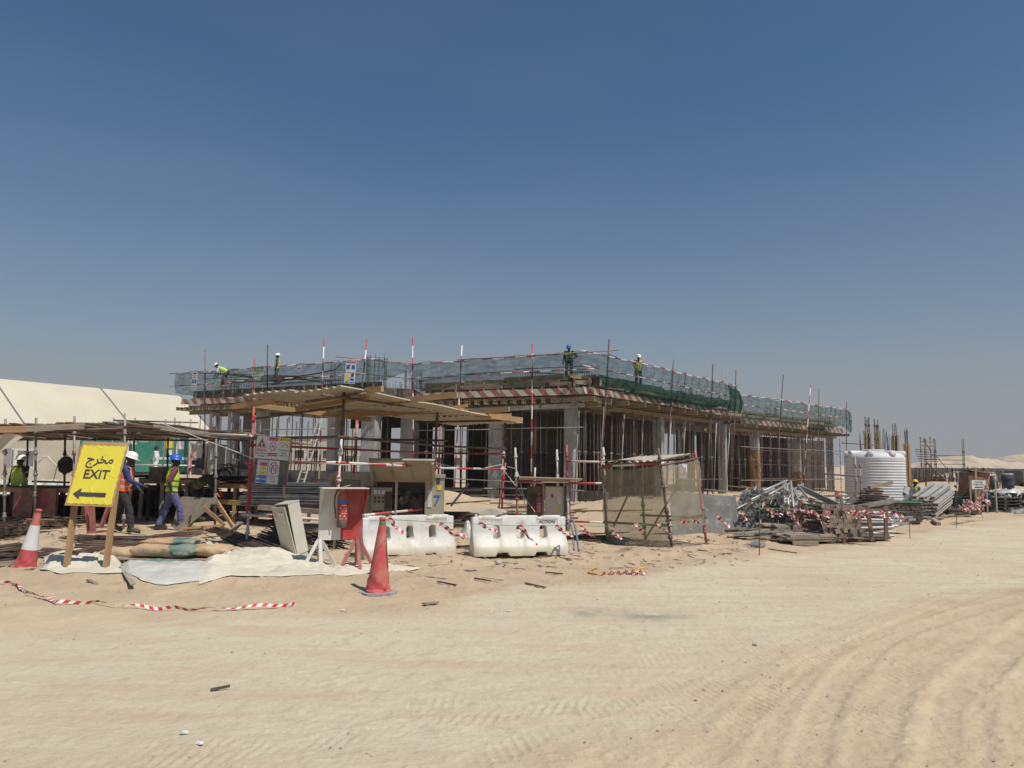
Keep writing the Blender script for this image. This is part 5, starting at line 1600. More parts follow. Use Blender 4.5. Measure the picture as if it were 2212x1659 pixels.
# ------------------------------------------------------------------ people
def person(label, loc, yaw, J, shirt='cloth_dark', trousers='cloth_dark', boots='boot', vest='hi_vis', strip='reflective', helmet='helmet_white', sleeve=None, gloves=None, scale=1.0, hair=True, forearm=None, long_=False):
    """J: joints in metres, x right of the body, y forward, z up"""
    root = thing('person', label, 'person', (0, 0, 0))
    j = {k: V(v) for k, v in J.items()}
    segs = []
    def cap(a, ra, b, rb, part): segs.append((V(a), ra, V(b), rb, part))
    pel, che, nek, hd = j['pelvis'], j['chest'], j['neck'], j['head']
    sp = (nek - pel).normalized()
    hipx = j.get('hx', V((1, 0, 0)))
    shx = j.get('sx', V((1, 0, 0)))
    # torso made of several thick links so that it is broad but not deep
    for s in (-1, 1):
        cap(pel + hipx * .085 * s, .105, che + shx * .085 * s, .115, 'shirt')
        cap(che + shx * .085 * s, .118, nek + shx * .10 * s - sp * .07, .082, 'shirt')
        cap(nek + shx * .10 * s - sp * .08, .075, j['sh' + 'lr'[s > 0]], .062, 'shirt')
        sh, el, wr = j['sh' + 'lr'[s > 0]], j['el' + 'lr'[s > 0]], j['wr' + 'lr'[s > 0]]
        cap(sh, .060, el, .045, 'sleeve'); cap(el, .045, wr, .030, 'forearm')
        hp, kn, an, to = pel + hipx * .10 * s - sp * .03, j['kn' + 'lr'[s > 0]], j['an' + 'lr'[s > 0]], j['to' + 'lr'[s > 0]]
        cap(hp, .098, kn, .068, 'trousers'); cap(kn, .070, an + V((0, 0, .03)), .058, 'trousers')
        cap(an + V((0, 0, .01)), .050, to, .042, 'boots'); cap(an + (an - to).normalized() * .04 - V((0, 0, .03)), .045, an, .05, 'boots')
        # hand: palm and five fingers curling
        hd_dir = (wr - el).normalized()
        side = hd_dir.cross(V((0, 1, .2))).normalized()
        curl = j.get('curl', V((0, .6, 0)))
        pm = wr + hd_dir * .085
        for q in (-1, 0, 1): cap(wr + hd_dir * .02 + side * .012 * q, .020, pm + side * .024 * q, .017, 'hand')
        for q, fl in ((-1.5, .052), (-.5, .062), (.5, .058), (1.5, .045)):
            k1 = pm + side * .019 * q + hd_dir * fl * .6 + curl * .008; k2 = k1 + (hd_dir + curl * 1.2).normalized() * fl * .6
            cap(pm + side * .018 * q, .0105, k1, .010, 'hand'); cap(k1, .010, k2, .009, 'hand')
        th = wr + hd_dir * .03 + side * .028 * s
        cap(th, .013, th + (hd_dir + side * s * .7 + curl * .5).normalized() * .06, .010, 'hand')
    cap(pel + hipx * -.06, .11, pel + hipx * .06, .11, 'trousers')
    # head on the neck
    fwd = j.get('look', V((0, 1, 0))).normalized(); upv = (hd - nek).normalized()
    upv = (upv - fwd * upv.dot(fwd)).normalized(); rt = fwd.cross(upv)
    cap(nek - sp * .03, .058, hd - upv * .06, .052, 'skin')
    cap(hd + upv * .035 - fwd * .018, .088, hd + upv * .03 + fwd * .012, .084, 'skin')
    cap(hd - upv * .03 + fwd * .02, .068, hd - upv * .062 + fwd * .048, .042, 'skin')
    cap(hd + fwd * .088 - upv * .005, .012, hd + fwd * .112 - upv * .032, .013, 'skin')
    cap(hd + fwd * .085 - upv * .062 - rt * .015, .014, hd + fwd * .085 - upv * .062 + rt * .015, .014, 'skin')
    for s in (-1, 1):
        cap(hd + rt * .084 * s - upv * .01, .014, hd + rt * .09 * s - upv * .045 + fwd * .005, .012, 'skin')
        cap(hd + rt * .030 * s + fwd * .082 + upv * .022, .012, hd + rt * .05 * s + fwd * .072 + upv * .022, .010, 'skin')
    # build and fuse to one surface
    mb = MB()
    for a, ra, b, rb, part in segs:
        M = frame(b - a) if (b - a).length > 1e-5 else Matrix.Identity(3)
        L = (b - a).length
        prof = [(0.0005, -ra)] + [(ra * math.sin(t), -ra * math.cos(t)) for t in (R(30), R(60))] + [(ra, 0), (rb, L)] + [(rb * math.sin(t), L + rb * math.cos(t)) for t in (R(60), R(30))] + [(.0005, L + rb)]
        mb.lathe(prof, 10, M, a)
    me = mb.mesh('body', [])
    tmp = bpy.data.objects.new('tmp', me); COL.objects.link(tmp)
    md = tmp.modifiers.new('r', 'REMESH'); md.mode = 'VOXEL'; md.voxel_size = .013
    ms = tmp.modifiers.new('s', 'SMOOTH'); ms.factor = .5; ms.iterations = 3
    dg = bpy.context.evaluated_depsgraph_get()
    nm = bpy.data.meshes.new_from_object(tmp.evaluated_get(dg))
    bpy.data.objects.remove(tmp)
    n = len(nm.polygons)
    cen = np.zeros(n * 3); nm.polygons.foreach_get('center', cen); cen = cen.reshape(-1, 3)
    best = np.full(n, 1e9); idx = np.zeros(n, int)
    for k, (a, ra, b, rb, part) in enumerate(segs):
        A = np.array(a); D = np.array(b - a); l2 = max(1e-9, float(D @ D))
        t = np.clip(((cen - A) @ D) / l2, 0, 1)
        dd = np.linalg.norm(cen - A - t[:, None] * D, axis=1) - (ra + (rb - ra) * t)
        m = dd < best; best[m] = dd[m]; idx[m] = k
    parts = ['shirt', 'sleeve', 'forearm', 'trousers', 'boots', 'hand', 'skin', 'hair']
    mats = [shirt, sleeve or shirt, forearm or (sleeve or shirt), trousers, boots, gloves or 'skin', 'skin', 'hair']
    pi = np.array([parts.index(s[4]) for s in segs])[idx]
    # hair cap on the back and top of the skull
    rel = cen - np.array(hd)
    hairm = (pi == 6) & ((rel @ np.array(upv) > .07) | ((rel @ np.array(fwd) < -.03) & (rel @ np.array(upv) > -.04)))
    if hair: pi[hairm] = 7
    for m in mats: nm.materials.append(MATS[m])
    nm.polygons.foreach_set('material_index', pi.astype(np.int32))
    # cloth folds
    nv = len(nm.vertices); co = np.zeros(nv * 3); nm.vertices.foreach_get('co', co); co = co.reshape(-1, 3)
    no = np.zeros(nv * 3); nm.vertex_normals.foreach_get('vector', no); no = no.reshape(-1, 3)
    f = fbm(co[:, 0] * 9 + co[:, 1] * 6, co[:, 2] * 12 + co[:, 1] * 5, 3, 17)
    cloth = np.ones(nv); head_d = np.linalg.norm(co - np.array(hd), axis=1); cloth[head_d < .2] = 0
    for w_ in ('wrl', 'wrr'): cloth[np.linalg.norm(co - np.array(j[w_]), axis=1) < .17] = 0
    ridge = 1 - np.abs(f) * 3
    co2 = co + no * ((ridge * .010 + f * .012) * cloth)[:, None]
    nm.vertices.foreach_set('co', co2.ravel())
    nm.polygons.foreach_set('use_smooth', [True] * n)
    nm.update(); nm.name = 'body'
    body = bpy.data.objects.new('body', nm); COL.objects.link(body); body.parent = root
    if vest:
        # a vest lies on the torso surface, opened at neck and arms
        P0 = np.array(pel); SP = np.array(sp); tl = (nek - pel).length
        al = (cen - P0) @ SP
        sh_part = np.isin(pi, [0, 3]) & (al > -.08) & (al < tl - .03)
        rl = np.abs((cen - P0) @ np.array(shx))
        sh_part &= ~((al > tl - .17) & (rl > .205))
        axd = np.linalg.norm(cen - P0 - al[:, None] * SP, axis=1)
        sh_part &= ~((pi == 3) & ((al < -.03) | (axd > .215)))
        sh_part &= ~((pi == 3) & (cen[:, 2] < pel.z - .06))
        fr_ = (cen - np.array(che)) @ np.array(shx.cross(sp) * -1)
        fv = np.array(sp.cross(shx) * -1); frontness = (cen - P0 - al[:, None] * SP) @ fv
        sel = np.where(sh_part)[0]
        mbv = MB(); vmap = {}
        vs = []; fs = []; mi = []
        for f_ in sel:
            poly_ = nm.polygons[f_]; ids = []
            for v in poly_.vertices:
                if v not in vmap:
                    vmap[v] = len(vs); vs.append(tuple(co2[v] + no[v] * .017))
                ids.append(vmap[v])
            fs.append(ids)
            a_ = al[f_]; r_ = rl[f_]
            s_ = (.06 < a_ < .10) or (.19 < a_ < .23) or (a_ > .25 and .085 < r_ < .125)
            mi.append(1 if s_ else 0)
        me2 = bpy.data.meshes.new('vest'); me2.from_pydata(vs, [], fs)
        me2.materials.append(MATS[vest]); me2.materials.append(MATS[strip])
        me2.polygons.foreach_set('material_index', mi); me2.polygons.foreach_set('use_smooth', [True] * len(fs)); me2.update()
        vo = bpy.data.objects.new('vest', me2); COL.objects.link(vo); vo.parent = root
        sm = vo.modifiers.new('t', 'SOLIDIFY'); sm.thickness = .006
    if helmet:
        M = Matrix((rt, fwd, upv)).transposed()
        hb_ = MB(); c = hd + upv * .055 - fwd * .005
        prof = [(.132, -.012), (.136, -.006), (.118, .0), (.116, .03), (.108, .065), (.088, .096), (.055, .115), (.02, .122), (0.0005, .123)]
        vs0 = len(hb_.v)
        hb_.lathe(prof, 24)
        new = []
        for x, y, z in hb_.v:
            yy = y * 1.14
            if z < 0 and y > .05: yy += (y - .05) * .55
            rz = .008 if abs(x) < .018 and z > .05 else 0
            new.append(tuple(c + M @ V((x, yy, z + rz))))
        hb_.v = new
        hb_.out('helmet', helmet, root, smooth=True)
    # place
    root.location = loc
    root.rotation_euler = (0, 0, R(yaw))
    root.scale = (scale,) * 3
    return root

def stance(lean=0, step=.0, arms=None, hz=.93, look=(0, 1, 0), side=0):
    L = R(lean)
    pel = V((side, -.15 * math.sin(L), hz))
    d = V((0, math.sin(L), math.cos(L)))
    J = dict(pelvis=pel, chest=pel + d * .27, neck=pel + d * .52)
    nk = J['neck']
    hdir = V((0, math.sin(L * .8), math.cos(L * .8)))
    J['head'] = nk + hdir * .13 + V((0, .02, 0))
    for s, c in ((-1, 'l'), (1, 'r')):
        J['sh' + c] = nk + V((.185 * s, 0, 0)) - d * .055
        st_ = step * s
        J['an' + c] = V((.11 * s, st_ * .5, .09 + (.05 if st_ < 0 and step else 0)))
        J['kn' + c] = V((.115 * s + side * .5, st_ * .28 + .05, .50))
        J['to' + c] = J['an' + c] + V((.03 * s, .16, -.04 - (.03 if st_ < 0 and step else 0)))
        J['el' + c] = J['sh' + c] + V((.05 * s, -.03, -.28)); J['wr' + c] = J['el' + c] + V((.0, .10, -.24))
    J['look'] = V(look)
    if arms: J.update({k: V(v) for k, v in arms.items()})
    return J

# walking worker with blue helmet, seen from behind and the side, walks to the right
pz = gpt(366, 1146)
J = stance(3, .44, look=(.15, 1, -.1))
J['elr'] = J['shr'] + V((.06, -.12, -.26)); J['wrr'] = J['elr'] + V((.02, .06, -.25)); J['ell'] = J['shl'] + V((-.05, .12, -.25)); J['wrl'] = J['ell'] + V((0, .14, -.2))
person('walking worker in blue helmet, lime vest and violet trousers near the EXIT sign', pz, -58, J, 'cloth_maroon', 'cloth_violet', 'cloth_dark', 'hi_vis', 'reflective_dark', 'helmet_blue', sleeve='cloth_maroon', forearm='cloth_black', gloves='cloth_tan', scale=1.02)
# worker with white helmet, blue sleeves, orange vest, right of the sign
pz = gpt(262, 1152)
J = stance(8, .42, look=(0, 1, -.35))
J['elr'] = J['shr'] + V((.04, .10, -.25)); J['wrr'] = J['elr'] + V((-.02, .24, -.10)); J['ell'] = J['shl'] + V((-.04, .04, -.27)); J['wrl'] = J['ell'] + V((0, .16, -.18))
person('worker in white helmet and orange vest over blue sleeves, half hidden by the EXIT sign', pz, -78, J, 'cloth_blue', 'cloth_black', 'cloth_dark', 'hi_vis_orange', 'reflective', 'helmet_white', scale=1.03)
# worker at left on the phone
pz = gpt(38, 1124)
J = stance(-3, .25, look=(.25, 1, -.05), side=.05)
J['anl'] = V((-.30, .05, .09)); J['tol'] = V((-.36, .20, .05)); J['knl'] = V((-.20, .1, .5)); J['anr'] = V((-.02, .12, .09)); J['tor'] = V((0, .28, .05)); J['knr'] = V((.08, .14, .5))
J['ell'] = J['shl'] + V((-.14, .16, -.20)); J['wrl'] = J['head'] + V((-.12, .12, -.10)); J['elr'] = J['shr'] + V((.10, -.03, -.26)); J['wrr'] = J['elr'] + V((.0, .10, -.22))
person('worker in white helmet and lime vest, hand raised to his face, far left', pz, 172, J, 'cloth_dark', 'cloth_dark', 'boot', 'hi_vis', 'reflective', 'helmet_white', scale=1.0, gloves='cloth_dark')
# bending worker at the table
pz = gp(412, 1112); pz.z = 0
J = stance(58, .1, hz=.90, look=(0, .8, -.7))
for c, s in (('l', -1), ('r', 1)):
    J['el' + c] = J['sh' + c] + V((.03 * s, .10, -.24)); J['wr' + c] = J['el' + c] + V((0, .14, -.16))
mk('vest_green', (.045, .065, .03), (.035, .05, .022), 4, .85, .3, 20)
person('worker in dark green vest bending over the rebar table, dark hair, no helmet', P(424, 20.7, .05), -80, J, 'cloth_black', 'cloth_black', 'cloth_dark', 'vest_green', 'reflective_dark', None, gloves='hi_vis_orange')
# man in white clothes
J = stance(0, .4, look=(0, 1, 0))
J['ell'] = J['shl'] + V((-.06, -.05, -.26)); J['wrl'] = J['ell'] + V((.1, .16, -.08))
person('man in loose white clothes walking left in front of the green generators', P(334, 37.5, .66), 100, J, 'cloth_white', 'cloth_white', 'cloth_dark', None, None, None, scale=1.0)
# on the deck
def feet(u, v, y): return at(u, v, y)
J = stance(62, .25, hz=.92, look=(0, .7, -.7))
for c, s in (('l', -1), ('r', 1)):
    J['el' + c] = J['sh' + c] + V((.02 * s, .06, -.27)); J['wr' + c] = J['el' + c] + V((0, .12, -.2))
person('worker in white helmet bending forward on the deck at the far left', feet(483, 838, 43.3), 92, J, 'cloth_white', 'cloth_dark', 'boot', 'hi_vis', 'reflective', 'helmet_white', forearm='skin')
J = stance(-2, .15, look=(0, 1, -.1))
person('worker in white helmet standing on the deck right of the safety first sign', feet(597, 832, 41.5), 98, J, 'cloth_dark', 'cloth_dark', 'cloth_dark', 'hi_vis', 'reflective', 'helmet_white', forearm='skin')
J = stance(8, .1, look=(.35, 1, -.45))
J['ell'] = J['shl'] + V((-.20, -.10, -.20)); J['wrl'] = J['ell'] + V((.17, .10, -.14)); J['elr'] = J['shr'] + V((.05, .02, -.28)); J['wrr'] = J['elr'] + V((.02, .06, -.24))
mk('vest_thin', (.035, .04, .03), (.03, .03, .025), 4, .85, .3, 20)
mk('strip_yellow', (.55, .65, .12), None, 4, .7, .1, 20)
person('worker in blue helmet and black shirt, hand on hip, on the deck corner', feet(1229, 821, 37.6), 165, J, 'cloth_black', 'cloth_navy', 'cloth_dark', 'vest_thin', 'strip_yellow', 'helmet_blue', forearm='skin')
J = stance(6, .1, look=(.1, 1, -.3))
for c, s in (('l', -1), ('r', 1)):
    J['el' + c] = J['sh' + c] + V((.06 * s, .04, -.27)); J['wr' + c] = J['el' + c] + V((-.10 * s, .16, -.14))
person('worker in white helmet with dark face cover standing behind the net on the right side', feet(1379, 838, 39.6), 185, J, 'cloth_tan', 'cloth_navy', 'cloth_dark', 'hi_vis', 'reflective', 'helmet_white')
# far right workers behind the green net
J = stance(10, .1, look=(0, 1, -.3))
person('worker in yellow helmet behind the low green net, right of the water tank', P(1977, 33.5, -.45), -60, J, 'cloth_navy', 'cloth_dark', 'cloth_dark', 'hi_vis', 'reflective', 'helmet_yellow')
J = stance(35, .1, look=(0, .8, -.6))
person('stooping worker in white helmet beside the dark red machine on the far right', P(2090, 36.0, -.35), 110, J, 'cloth_dark', 'cloth_dark', 'cloth_dark', 'hi_vis', 'reflective', 'helmet_white')
# ------------------------------------------------------------------ big tent on the left
tent = thing('marquee_tent', 'long cream tent hall with sloping roof behind the steel yard at the left', 'tent', (-30, 45, 0))
# eave (near) and ridge (far) lines run to the right and away
Ea, Eb = V((-40, 35.2, 3.42)), V((ux(474, 62, 3.4), 62, 3.4))
def eave(s): return Ea.lerp(Eb, s)
dirT = (Eb - Ea); dirT.z = 0; dirT.normalize(); nT = V((-dirT.y, dirT.x, 0))
if nT.y < 0: nT = -nT
WID = 5.4
def ridge_z():
    return 7.15
def tent_roof(s, t):
    p = eave(s) + nT * (WID * t)
    sag = .10 * math.sin(s * math.pi * 12) ** 2
    p.z = 3.42 + (ridge_z() - 3.42) * (1 - (1 - t) ** 1.06) - sag * math.sin(t * math.pi) * .6
    return tuple(p)
MB().sheet(tent_roof, 140, 16).out('roof', 'tent_pvc', tent, smooth=True)
MB().sheet(lambda s, t: tuple(V(tent_roof(s, 1.0)) + nT * (WID * t) - V((0, 0, (ridge_z() - 3.42) * t))), 60, 6).out('roof', 'tent_pvc', tent, smooth=True)
MB().sheet(lambda s, t: tuple(eave(s) + V((0, 0, -3.5 * t)) + nT * (.06 * math.sin(s * 150) * t + .05 * math.sin(s * 57 + t * 4) - .02)), 220, 8).out('wall', 'tent_wall', tent, smooth=True)
# gable end
gpts = [eave(1.0) + V((0, 0, -3.5)), eave(1.0)] + [V(tent_roof(1.0, k / 6)) for k in range(1, 7)] + [V(tent_roof(1, 1)) + nT * WID - V((0, 0, 3.7)), eave(1.0) + nT * WID * 2 - V((0, 0, 3.5))]
MB().add([p + dirT * .01 for p in gpts], [tuple(range(len(gpts)))]).out('gable', 'tent_pvc', tent)
for s in (.09, .30, .54, .78, 1.0):
    MB().path([V(tent_roof(s, t / 8)) + V((0, 0, .03)) for t in range(9)], .05, 5).out('roof_seam', 'print_grey', tent)
MB().path([eave(s / 20) - nT * .03 for s in range(21)], .04, 5).out('eave_seam', 'tent_wall', tent)
# air conditioner on the tent wall
ac = thing('air_conditioner', 'white outdoor air conditioning unit against the tent wall at far left', 'air conditioner', at(42, 1010, 34))
AM = Matrix.Rotation(math.atan2(dirT.y, dirT.x), 3, 'Z'); AC = at(44, 990, 34)
MB().box(AC, (.95, .36, .85), AM).out('case', 'paint_white', ac)
fn_ = MB()
for r_ in (.10, .18, .26, .33):
    n = 26
    fn_.path([AC + AM @ V((.12 + r_ * math.cos(k * 2 * math.pi / n), -.20, r_ * math.sin(k * 2 * math.pi / n))) for k in range(n + 1)], .012, 4)
fn_.out('fan_grille', 'steel_grey', ac)
MB().box(AC + AM @ V((.12, -.185, 0)), (.68, .01, .68), AM).out('fan_opening', 'print_grey', ac)
mbg = MB()
for k in range(12): mbg.box(AC + AM @ V((-.42, -.19, -.36 + k * .065)), (.08, .02, .03), AM)
mbg.out('side_grille', 'print_grey', ac)
tag(MB().path([at(82, 1000, 33), at(92, 988, 33), at(103, 986, 33), at(112, 996, 33), at(124, 1008, 33)], .03, 6).out('hose', 'rope', smooth=True), 'pale hose arching beside the air conditioner at the tent wall', 'hose')
q = P(60, 29.5, 0); crumple('plastic_sheet', 'plastic_sheet', 'heap covered with white plastic sheet along the tent wall', 'plastic sheet', (q.x - 1, q.y, .1), 5.2, 1.6, .8, 31, 90, 40)
q = P(300, 30.5, 0); crumple('plastic_sheet', 'plastic_sheet', 'white plastic covered heap under the yard between the tables', 'plastic sheet', (q.x, q.y, .2), 2.6, 1.0, .45, 37, 60, 30)
# green generator containers
def container(u0, u1, y, label, badge):
    a = P(u0, y, 0); b = P(u1, y + 1.2, 0); root = thing('green_container', label, 'container', a)
    L = (b - a).length; M = Matrix.Rotation(math.atan2(b.y - a.y, b.x - a.x), 3, 'Z')
    c = (a + b) / 2 + M @ V((0, 1.3, 0))
    c.z += .75
    MB().box(c + V((0, 0, 1.35)), (L, 2.4, 2.2), M).out('case', 'genset_green', root)
    MB().box(c + V((0, 0, .14)), (L + .05, 2.3, .22), M).out('base_frame', 'machine_dark', root)
    def pl(nm, x, z, w, h, m): return MB().box(c + M @ V((x, -1.21, z)), (w, .012, h), M).out(nm, m, root)
    for k in range(1, int(L / 1.1)): pl('door_gap', -L / 2 + k * 1.1, 1.35, .03, 2.0, 'machine_dark')
    if badge:
        pl('stripe', .9, 1.05, 2.6, .16, 'paper'); pl('notice', .35, 1.9, .34, .5, 'print_yellow'); pl('notice', .95, 1.85, .40, .5, 'print_white'); pl('notice', 1.9, 1.9, .45, .4, 'print_white'); pl('notice', .45, 1.4, .3, .3, 'print_white')
        text('lettering', 'C', .42, 'paper', root, M @ facing(), c + M @ V((-1.55, -1.22, 1.95)), bold=.03)
        text('lettering', 'Power', .2, 'paper', root, M @ facing(), c + M @ V((-1.0, -1.22, 2.0)))
        ring('emblem', 'print_yellow', root, M @ facing(), c + M @ V((-2.15, -1.22, 1.6)), 0, 0, .2, 0, .98, False)
    return root
container(286, 404, 44.5, 'green generator container with white stripe behind the steel yard', True)
container(268, 283, 44.0, 'narrow pale green container end left of the larger green one', False)
# beige cabins beyond, seen below the deck
def cabin(u0, u1, y, z0, z1, label, mat='paint_cream', wins=2):
    a = P(u0, y, z0); b = P(u1, y, z0); root = thing('site_cabin', label, 'cabin', a); c = (a + b) / 2
    w_ = b.x - a.x; h = z1 - z0
    MB().box(c + V((0, 1.5, h / 2)), (w_, 3, h)).out('wall', mat, root)
    MB().box(c + V((0, 1.5, h + .06)), (w_ + .3, 3.3, .12)).out('roof', 'paint_white', root)
    for k in range(wins):
        x = -w_ / 2 + w_ * (k + .5) / wins
        wd = MB().box(c + V((x, -.01, h * .6)), (.9, .03, .8)).out('window', 'paint_white', root)
        MB().box(c + V((x, -.03, h * .6)), (.76, .02, .66)).out('pane', 'machine_dark', wd)
    return root
cabin(408, 442, 46, -.1, 2.6, 'beige cabin with grey unit between the green container and the columns', wins=1)
cabin(600, 720, 66, .2, 3.9, 'pale cabin seen between the props behind the left wing', wins=4)
cabin(736, 800, 70, .2, 3.3, 'small beige cabin seen behind the ladder', wins=2)
cabin(905, 1030, 72, .2, 3.2, 'white cabin seen between the props behind the front wing', 'paint_white', wins=4)
cb2 = thing('corrugated_screen', 'pale corrugated panel standing between the left columns', 'panel', P(505, 47.5, 0))
MB().sheet(lambda s, t: tuple(P(487, 47.5, .3).lerp(P(520, 47.5, .3), s) + V((0, .04 * math.sin(t * 50), 1.9 * t))), 3, 60).out('sheet', 'galvanised', cb2)

# ------------------------------------------------------------------ steel fixing yard: long low canopy
yard = thing('yard_canopy', 'long low canopy of planks on tube posts over the steel yard at left', 'canopy', (-10, 19, 0))
fr_pts = [(-420, 926, 18.2), (0, 923, 18.4), (180, 919, 18.5), (307, 916, 18.6), (437, 934, 19.4), (548, 942, 20.4)]
fr3 = [at(*p) for p in fr_pts]
def front(s):
    x = fr3[0].x + (fr3[-1].x - fr3[0].x) * s
    for a, b in zip(fr3[:-1], fr3[1:]):
        if x <= b.x + 1e-6: f = (x - a.x) / (b.x - a.x); return a.lerp(b, f)
    return fr3[-1]
DEP = 5.2
# planks laid from front to back, one by one
n = 62
for k in range(n):
    s0 = k / n; s1 = (k + 1.0) / n
    a = (front(s0) + front(s1)) / 2; wdt = (front(s1) - front(s0)).length
    dz = rnd(-.02, .02)
    p = a + V((rnd(-.05, .05), rnd(-.25, .15), .06 + dz)); q = a + V((rnd(-.1, .1) + .3, DEP + rnd(-.4, .3), .02 + dz - .12))
    m = random.choice(['timber_old', 'ply_brown', 'timber_old', 'ply_dark', 'timber', 'ply_brown'])
    bar('roof_plank', p, q, (wdt * rnd(.96, 1.08), .025), m, yard)
for (i0, i1, y_, m, off) in ((0, 2, 0, 'timber', .0), (2, 4, 0, 'timber_old', .0), (3, 5, 0, 'ply_brown', .0)):
    pass
def yb(u0, v0, y0, u1, v1, y1, w, h, mat): return bar('edge_board', at(u0, v0, y0 + 1.6), at(u1, v1, y1 + 1.6), (w * 1.1, h * 1.1), mat, yard)
yb(-300, 932, 16.4, 58, 927, 16.5, .05, .14, 'timber'); yb(40, 927, 16.5, 182, 921, 16.55, .05, .13, 'timber_old'); yb(150, 921, 16.6, 172, 922, 16.6, .05, .10, 'timber')
yb(268, 921, 16.3, 345, 925, 16.5, .28, .02, 'ply_brown'); yb(330, 922, 16.5, 450, 938, 17.8, .05, .10, 'timber_old'); yb(430, 937, 17.8, 548, 944, 19.2, .05, .06, 'timber_old'); yb(370, 931, 17.0, 440, 941, 18.0, .2, .02, 'ply_brown')
for (u0, v0, y0, u1, v1, y1, m) in ((118, 931, 17.9, 275, 925, 17.8, 'steel_rust'), (170, 918, 18.2, 215, 925, 18.1, 'steel_rust'), (232, 921, 18.0, 330, 929, 18.1, 'steel_grey'), (-300, 938, 18.8, 300, 936, 18.8, 'steel_rust'), (300, 937, 18.8, 545, 953, 20.8, 'steel_rust'),
                               (-200, 945, 22.6, 470, 952, 23.0, 'steel_rust'), (440, 937, 18.4, 546, 941, 15.6, 'paint_white'), (245, 908, 25.5, 428, 913, 25.5, 'steel_grey'), (470, 1090, 18, 400, 1090, 20, 'steel_rust')):
    bar('tube', at(u0, v0, y0), at(u1, v1, y1), .026, m, yard, 8)
def yp(u, vt, y, mat='steel_grey', cups=.5, ub=None, zb=0.0):
    t_ = at(u, vt, y); b = V((ux(ub or u - 3, y, 0), y, zb)); return bar('post', b, t_, .027, mat, yard, 10, cups=cups)
for u, vt, y, m in ((12, 905, 18.5, 'steel_grey'), (78, 903, 18.5, 'steel_grey'), (161, 899, 18.5, 'steel_grey'), (270, 893, 18.4, 'steel_grey'), (141, 916, 20.5, 'steel_rust'), (467, 948, 18.7, 'steel_grey'), (-70, 905, 17, 'steel_grey'),
                 (290, 940, 22.8, 'steel_rust'), (363, 945, 22.8, 'steel_rust'), (440, 948, 22.8, 'steel_rust'), (60, 940, 22.8, 'steel_rust'), (205, 940, 22.8, 'steel_rust'), (516, 950, 23.2, 'steel_rust'), (593, 1010, 22, 'steel_rust'), (614, 1012, 19.2, 'steel_rust')):
    yp(u, vt, y, m)
for u, vt in ((246, 903), (292, 902), (358, 906), (378, 902), (388, 909), (412, 905)):
    p = at(u, vt, 25.5); bar('post', (p.x, p.y, 0), p, .025, 'steel_grey', yard, 8)
for u, v0, v1, m in ((278, 945, 1010, 'paint_white'), (383, 960, 1000, 'tube_stripe_pink'), (414, 975, 1015, 'tube_stripe_pink')):
    p = at(u, v0, 27); bar('post', (p.x, p.y, 0), p, .027, m, yard, 8, cups=.4)
bar('rail', at(290, 1004, 27), at(420, 1006, 27), .027, 'paint_white', yard, 8)
bar('rail', at(70, 1040, 20.6), at(150, 1042, 20.4), .026, 'steel_rust', yard, 8)
# hanging sacks and bags
def bag(c, sx, sy, sz, mat, label, name='backpack', cat='bag', seed=1):
    root = thing(name, label, cat, c)
    bm = bmesh.new(); bmesh.ops.create_icosphere(bm, subdivisions=4, radius=1)
    for v in bm.verts:
        p = v.co; k = 1 + .10 * fbm(np.array([p.x * 2 + seed]), np.array([p.z * 2 + p.y]), 3, seed)[0] * 2
        x = math.copysign(abs(p.x) ** .7, p.x); y = math.copysign(abs(p.y) ** .75, p.y); z = math.copysign(abs(p.z) ** .75, p.z)
        w_ = 1 - .22 * max(0, z)
        v.co = V((x * sx * k * w_, y * sy * k, z * sz))
    me = bpy.data.meshes.new('bag_body'); bm.to_mesh(me); bm.free(); me.materials.append(MATS[mat])
    me.polygons.foreach_set('use_smooth', [True] * len(me.polygons))
    o = bpy.data.objects.new('bag_body', me); COL.objects.link(o); o.parent = root
    MB().box(V(c) + V((0, -sy * .95, -sz * .3)), (sx * 1.2, sy * .35, sz * .8)).out('front_pocket', mat, root)
    MB().path([V(c) + V((-sx * .3, 0, sz * .9)), V(c) + V((0, 0, sz * 1.25)), V(c) + V((sx * .3, 0, sz * .9))], .012, 6).out('strap', 'plastic_black', root)
    MB().path([V(c) + V((-sx * .8, -.05, sz * .5)), V(c) + V((-sx * 1.1, -.05, -sz * .6)), V(c) + V((-sx * 1.5, 0, -sz * 1.9))], .010, 6).out('strap', 'plastic_black', root)
    return root
bag(at(142, 1004, 20.2), .19, .11, .22, 'cloth_black', 'black backpack hanging from the post left of the EXIT sign', seed=2)
bag(at(627, 1033, 21.0), .17, .13, .19, 'cloth_black', 'round black backpack standing on the table right of the warning board', seed=4)
q = at(8, 955, 17.2)
tag(MB().sheet(lambda s, t: (q.x - .55 + .95 * s - .35 * t * s, q.y + .1 * math.sin(s * 9 + t * 3), q.z + .16 - .75 * t * (1 - s * .55) + .04 * math.sin(s * 11)), 24, 16).out('canvas_sack', 'tent_wall', smooth=True), 'grey canvas hanging from the canopy edge at far left', 'canvas')

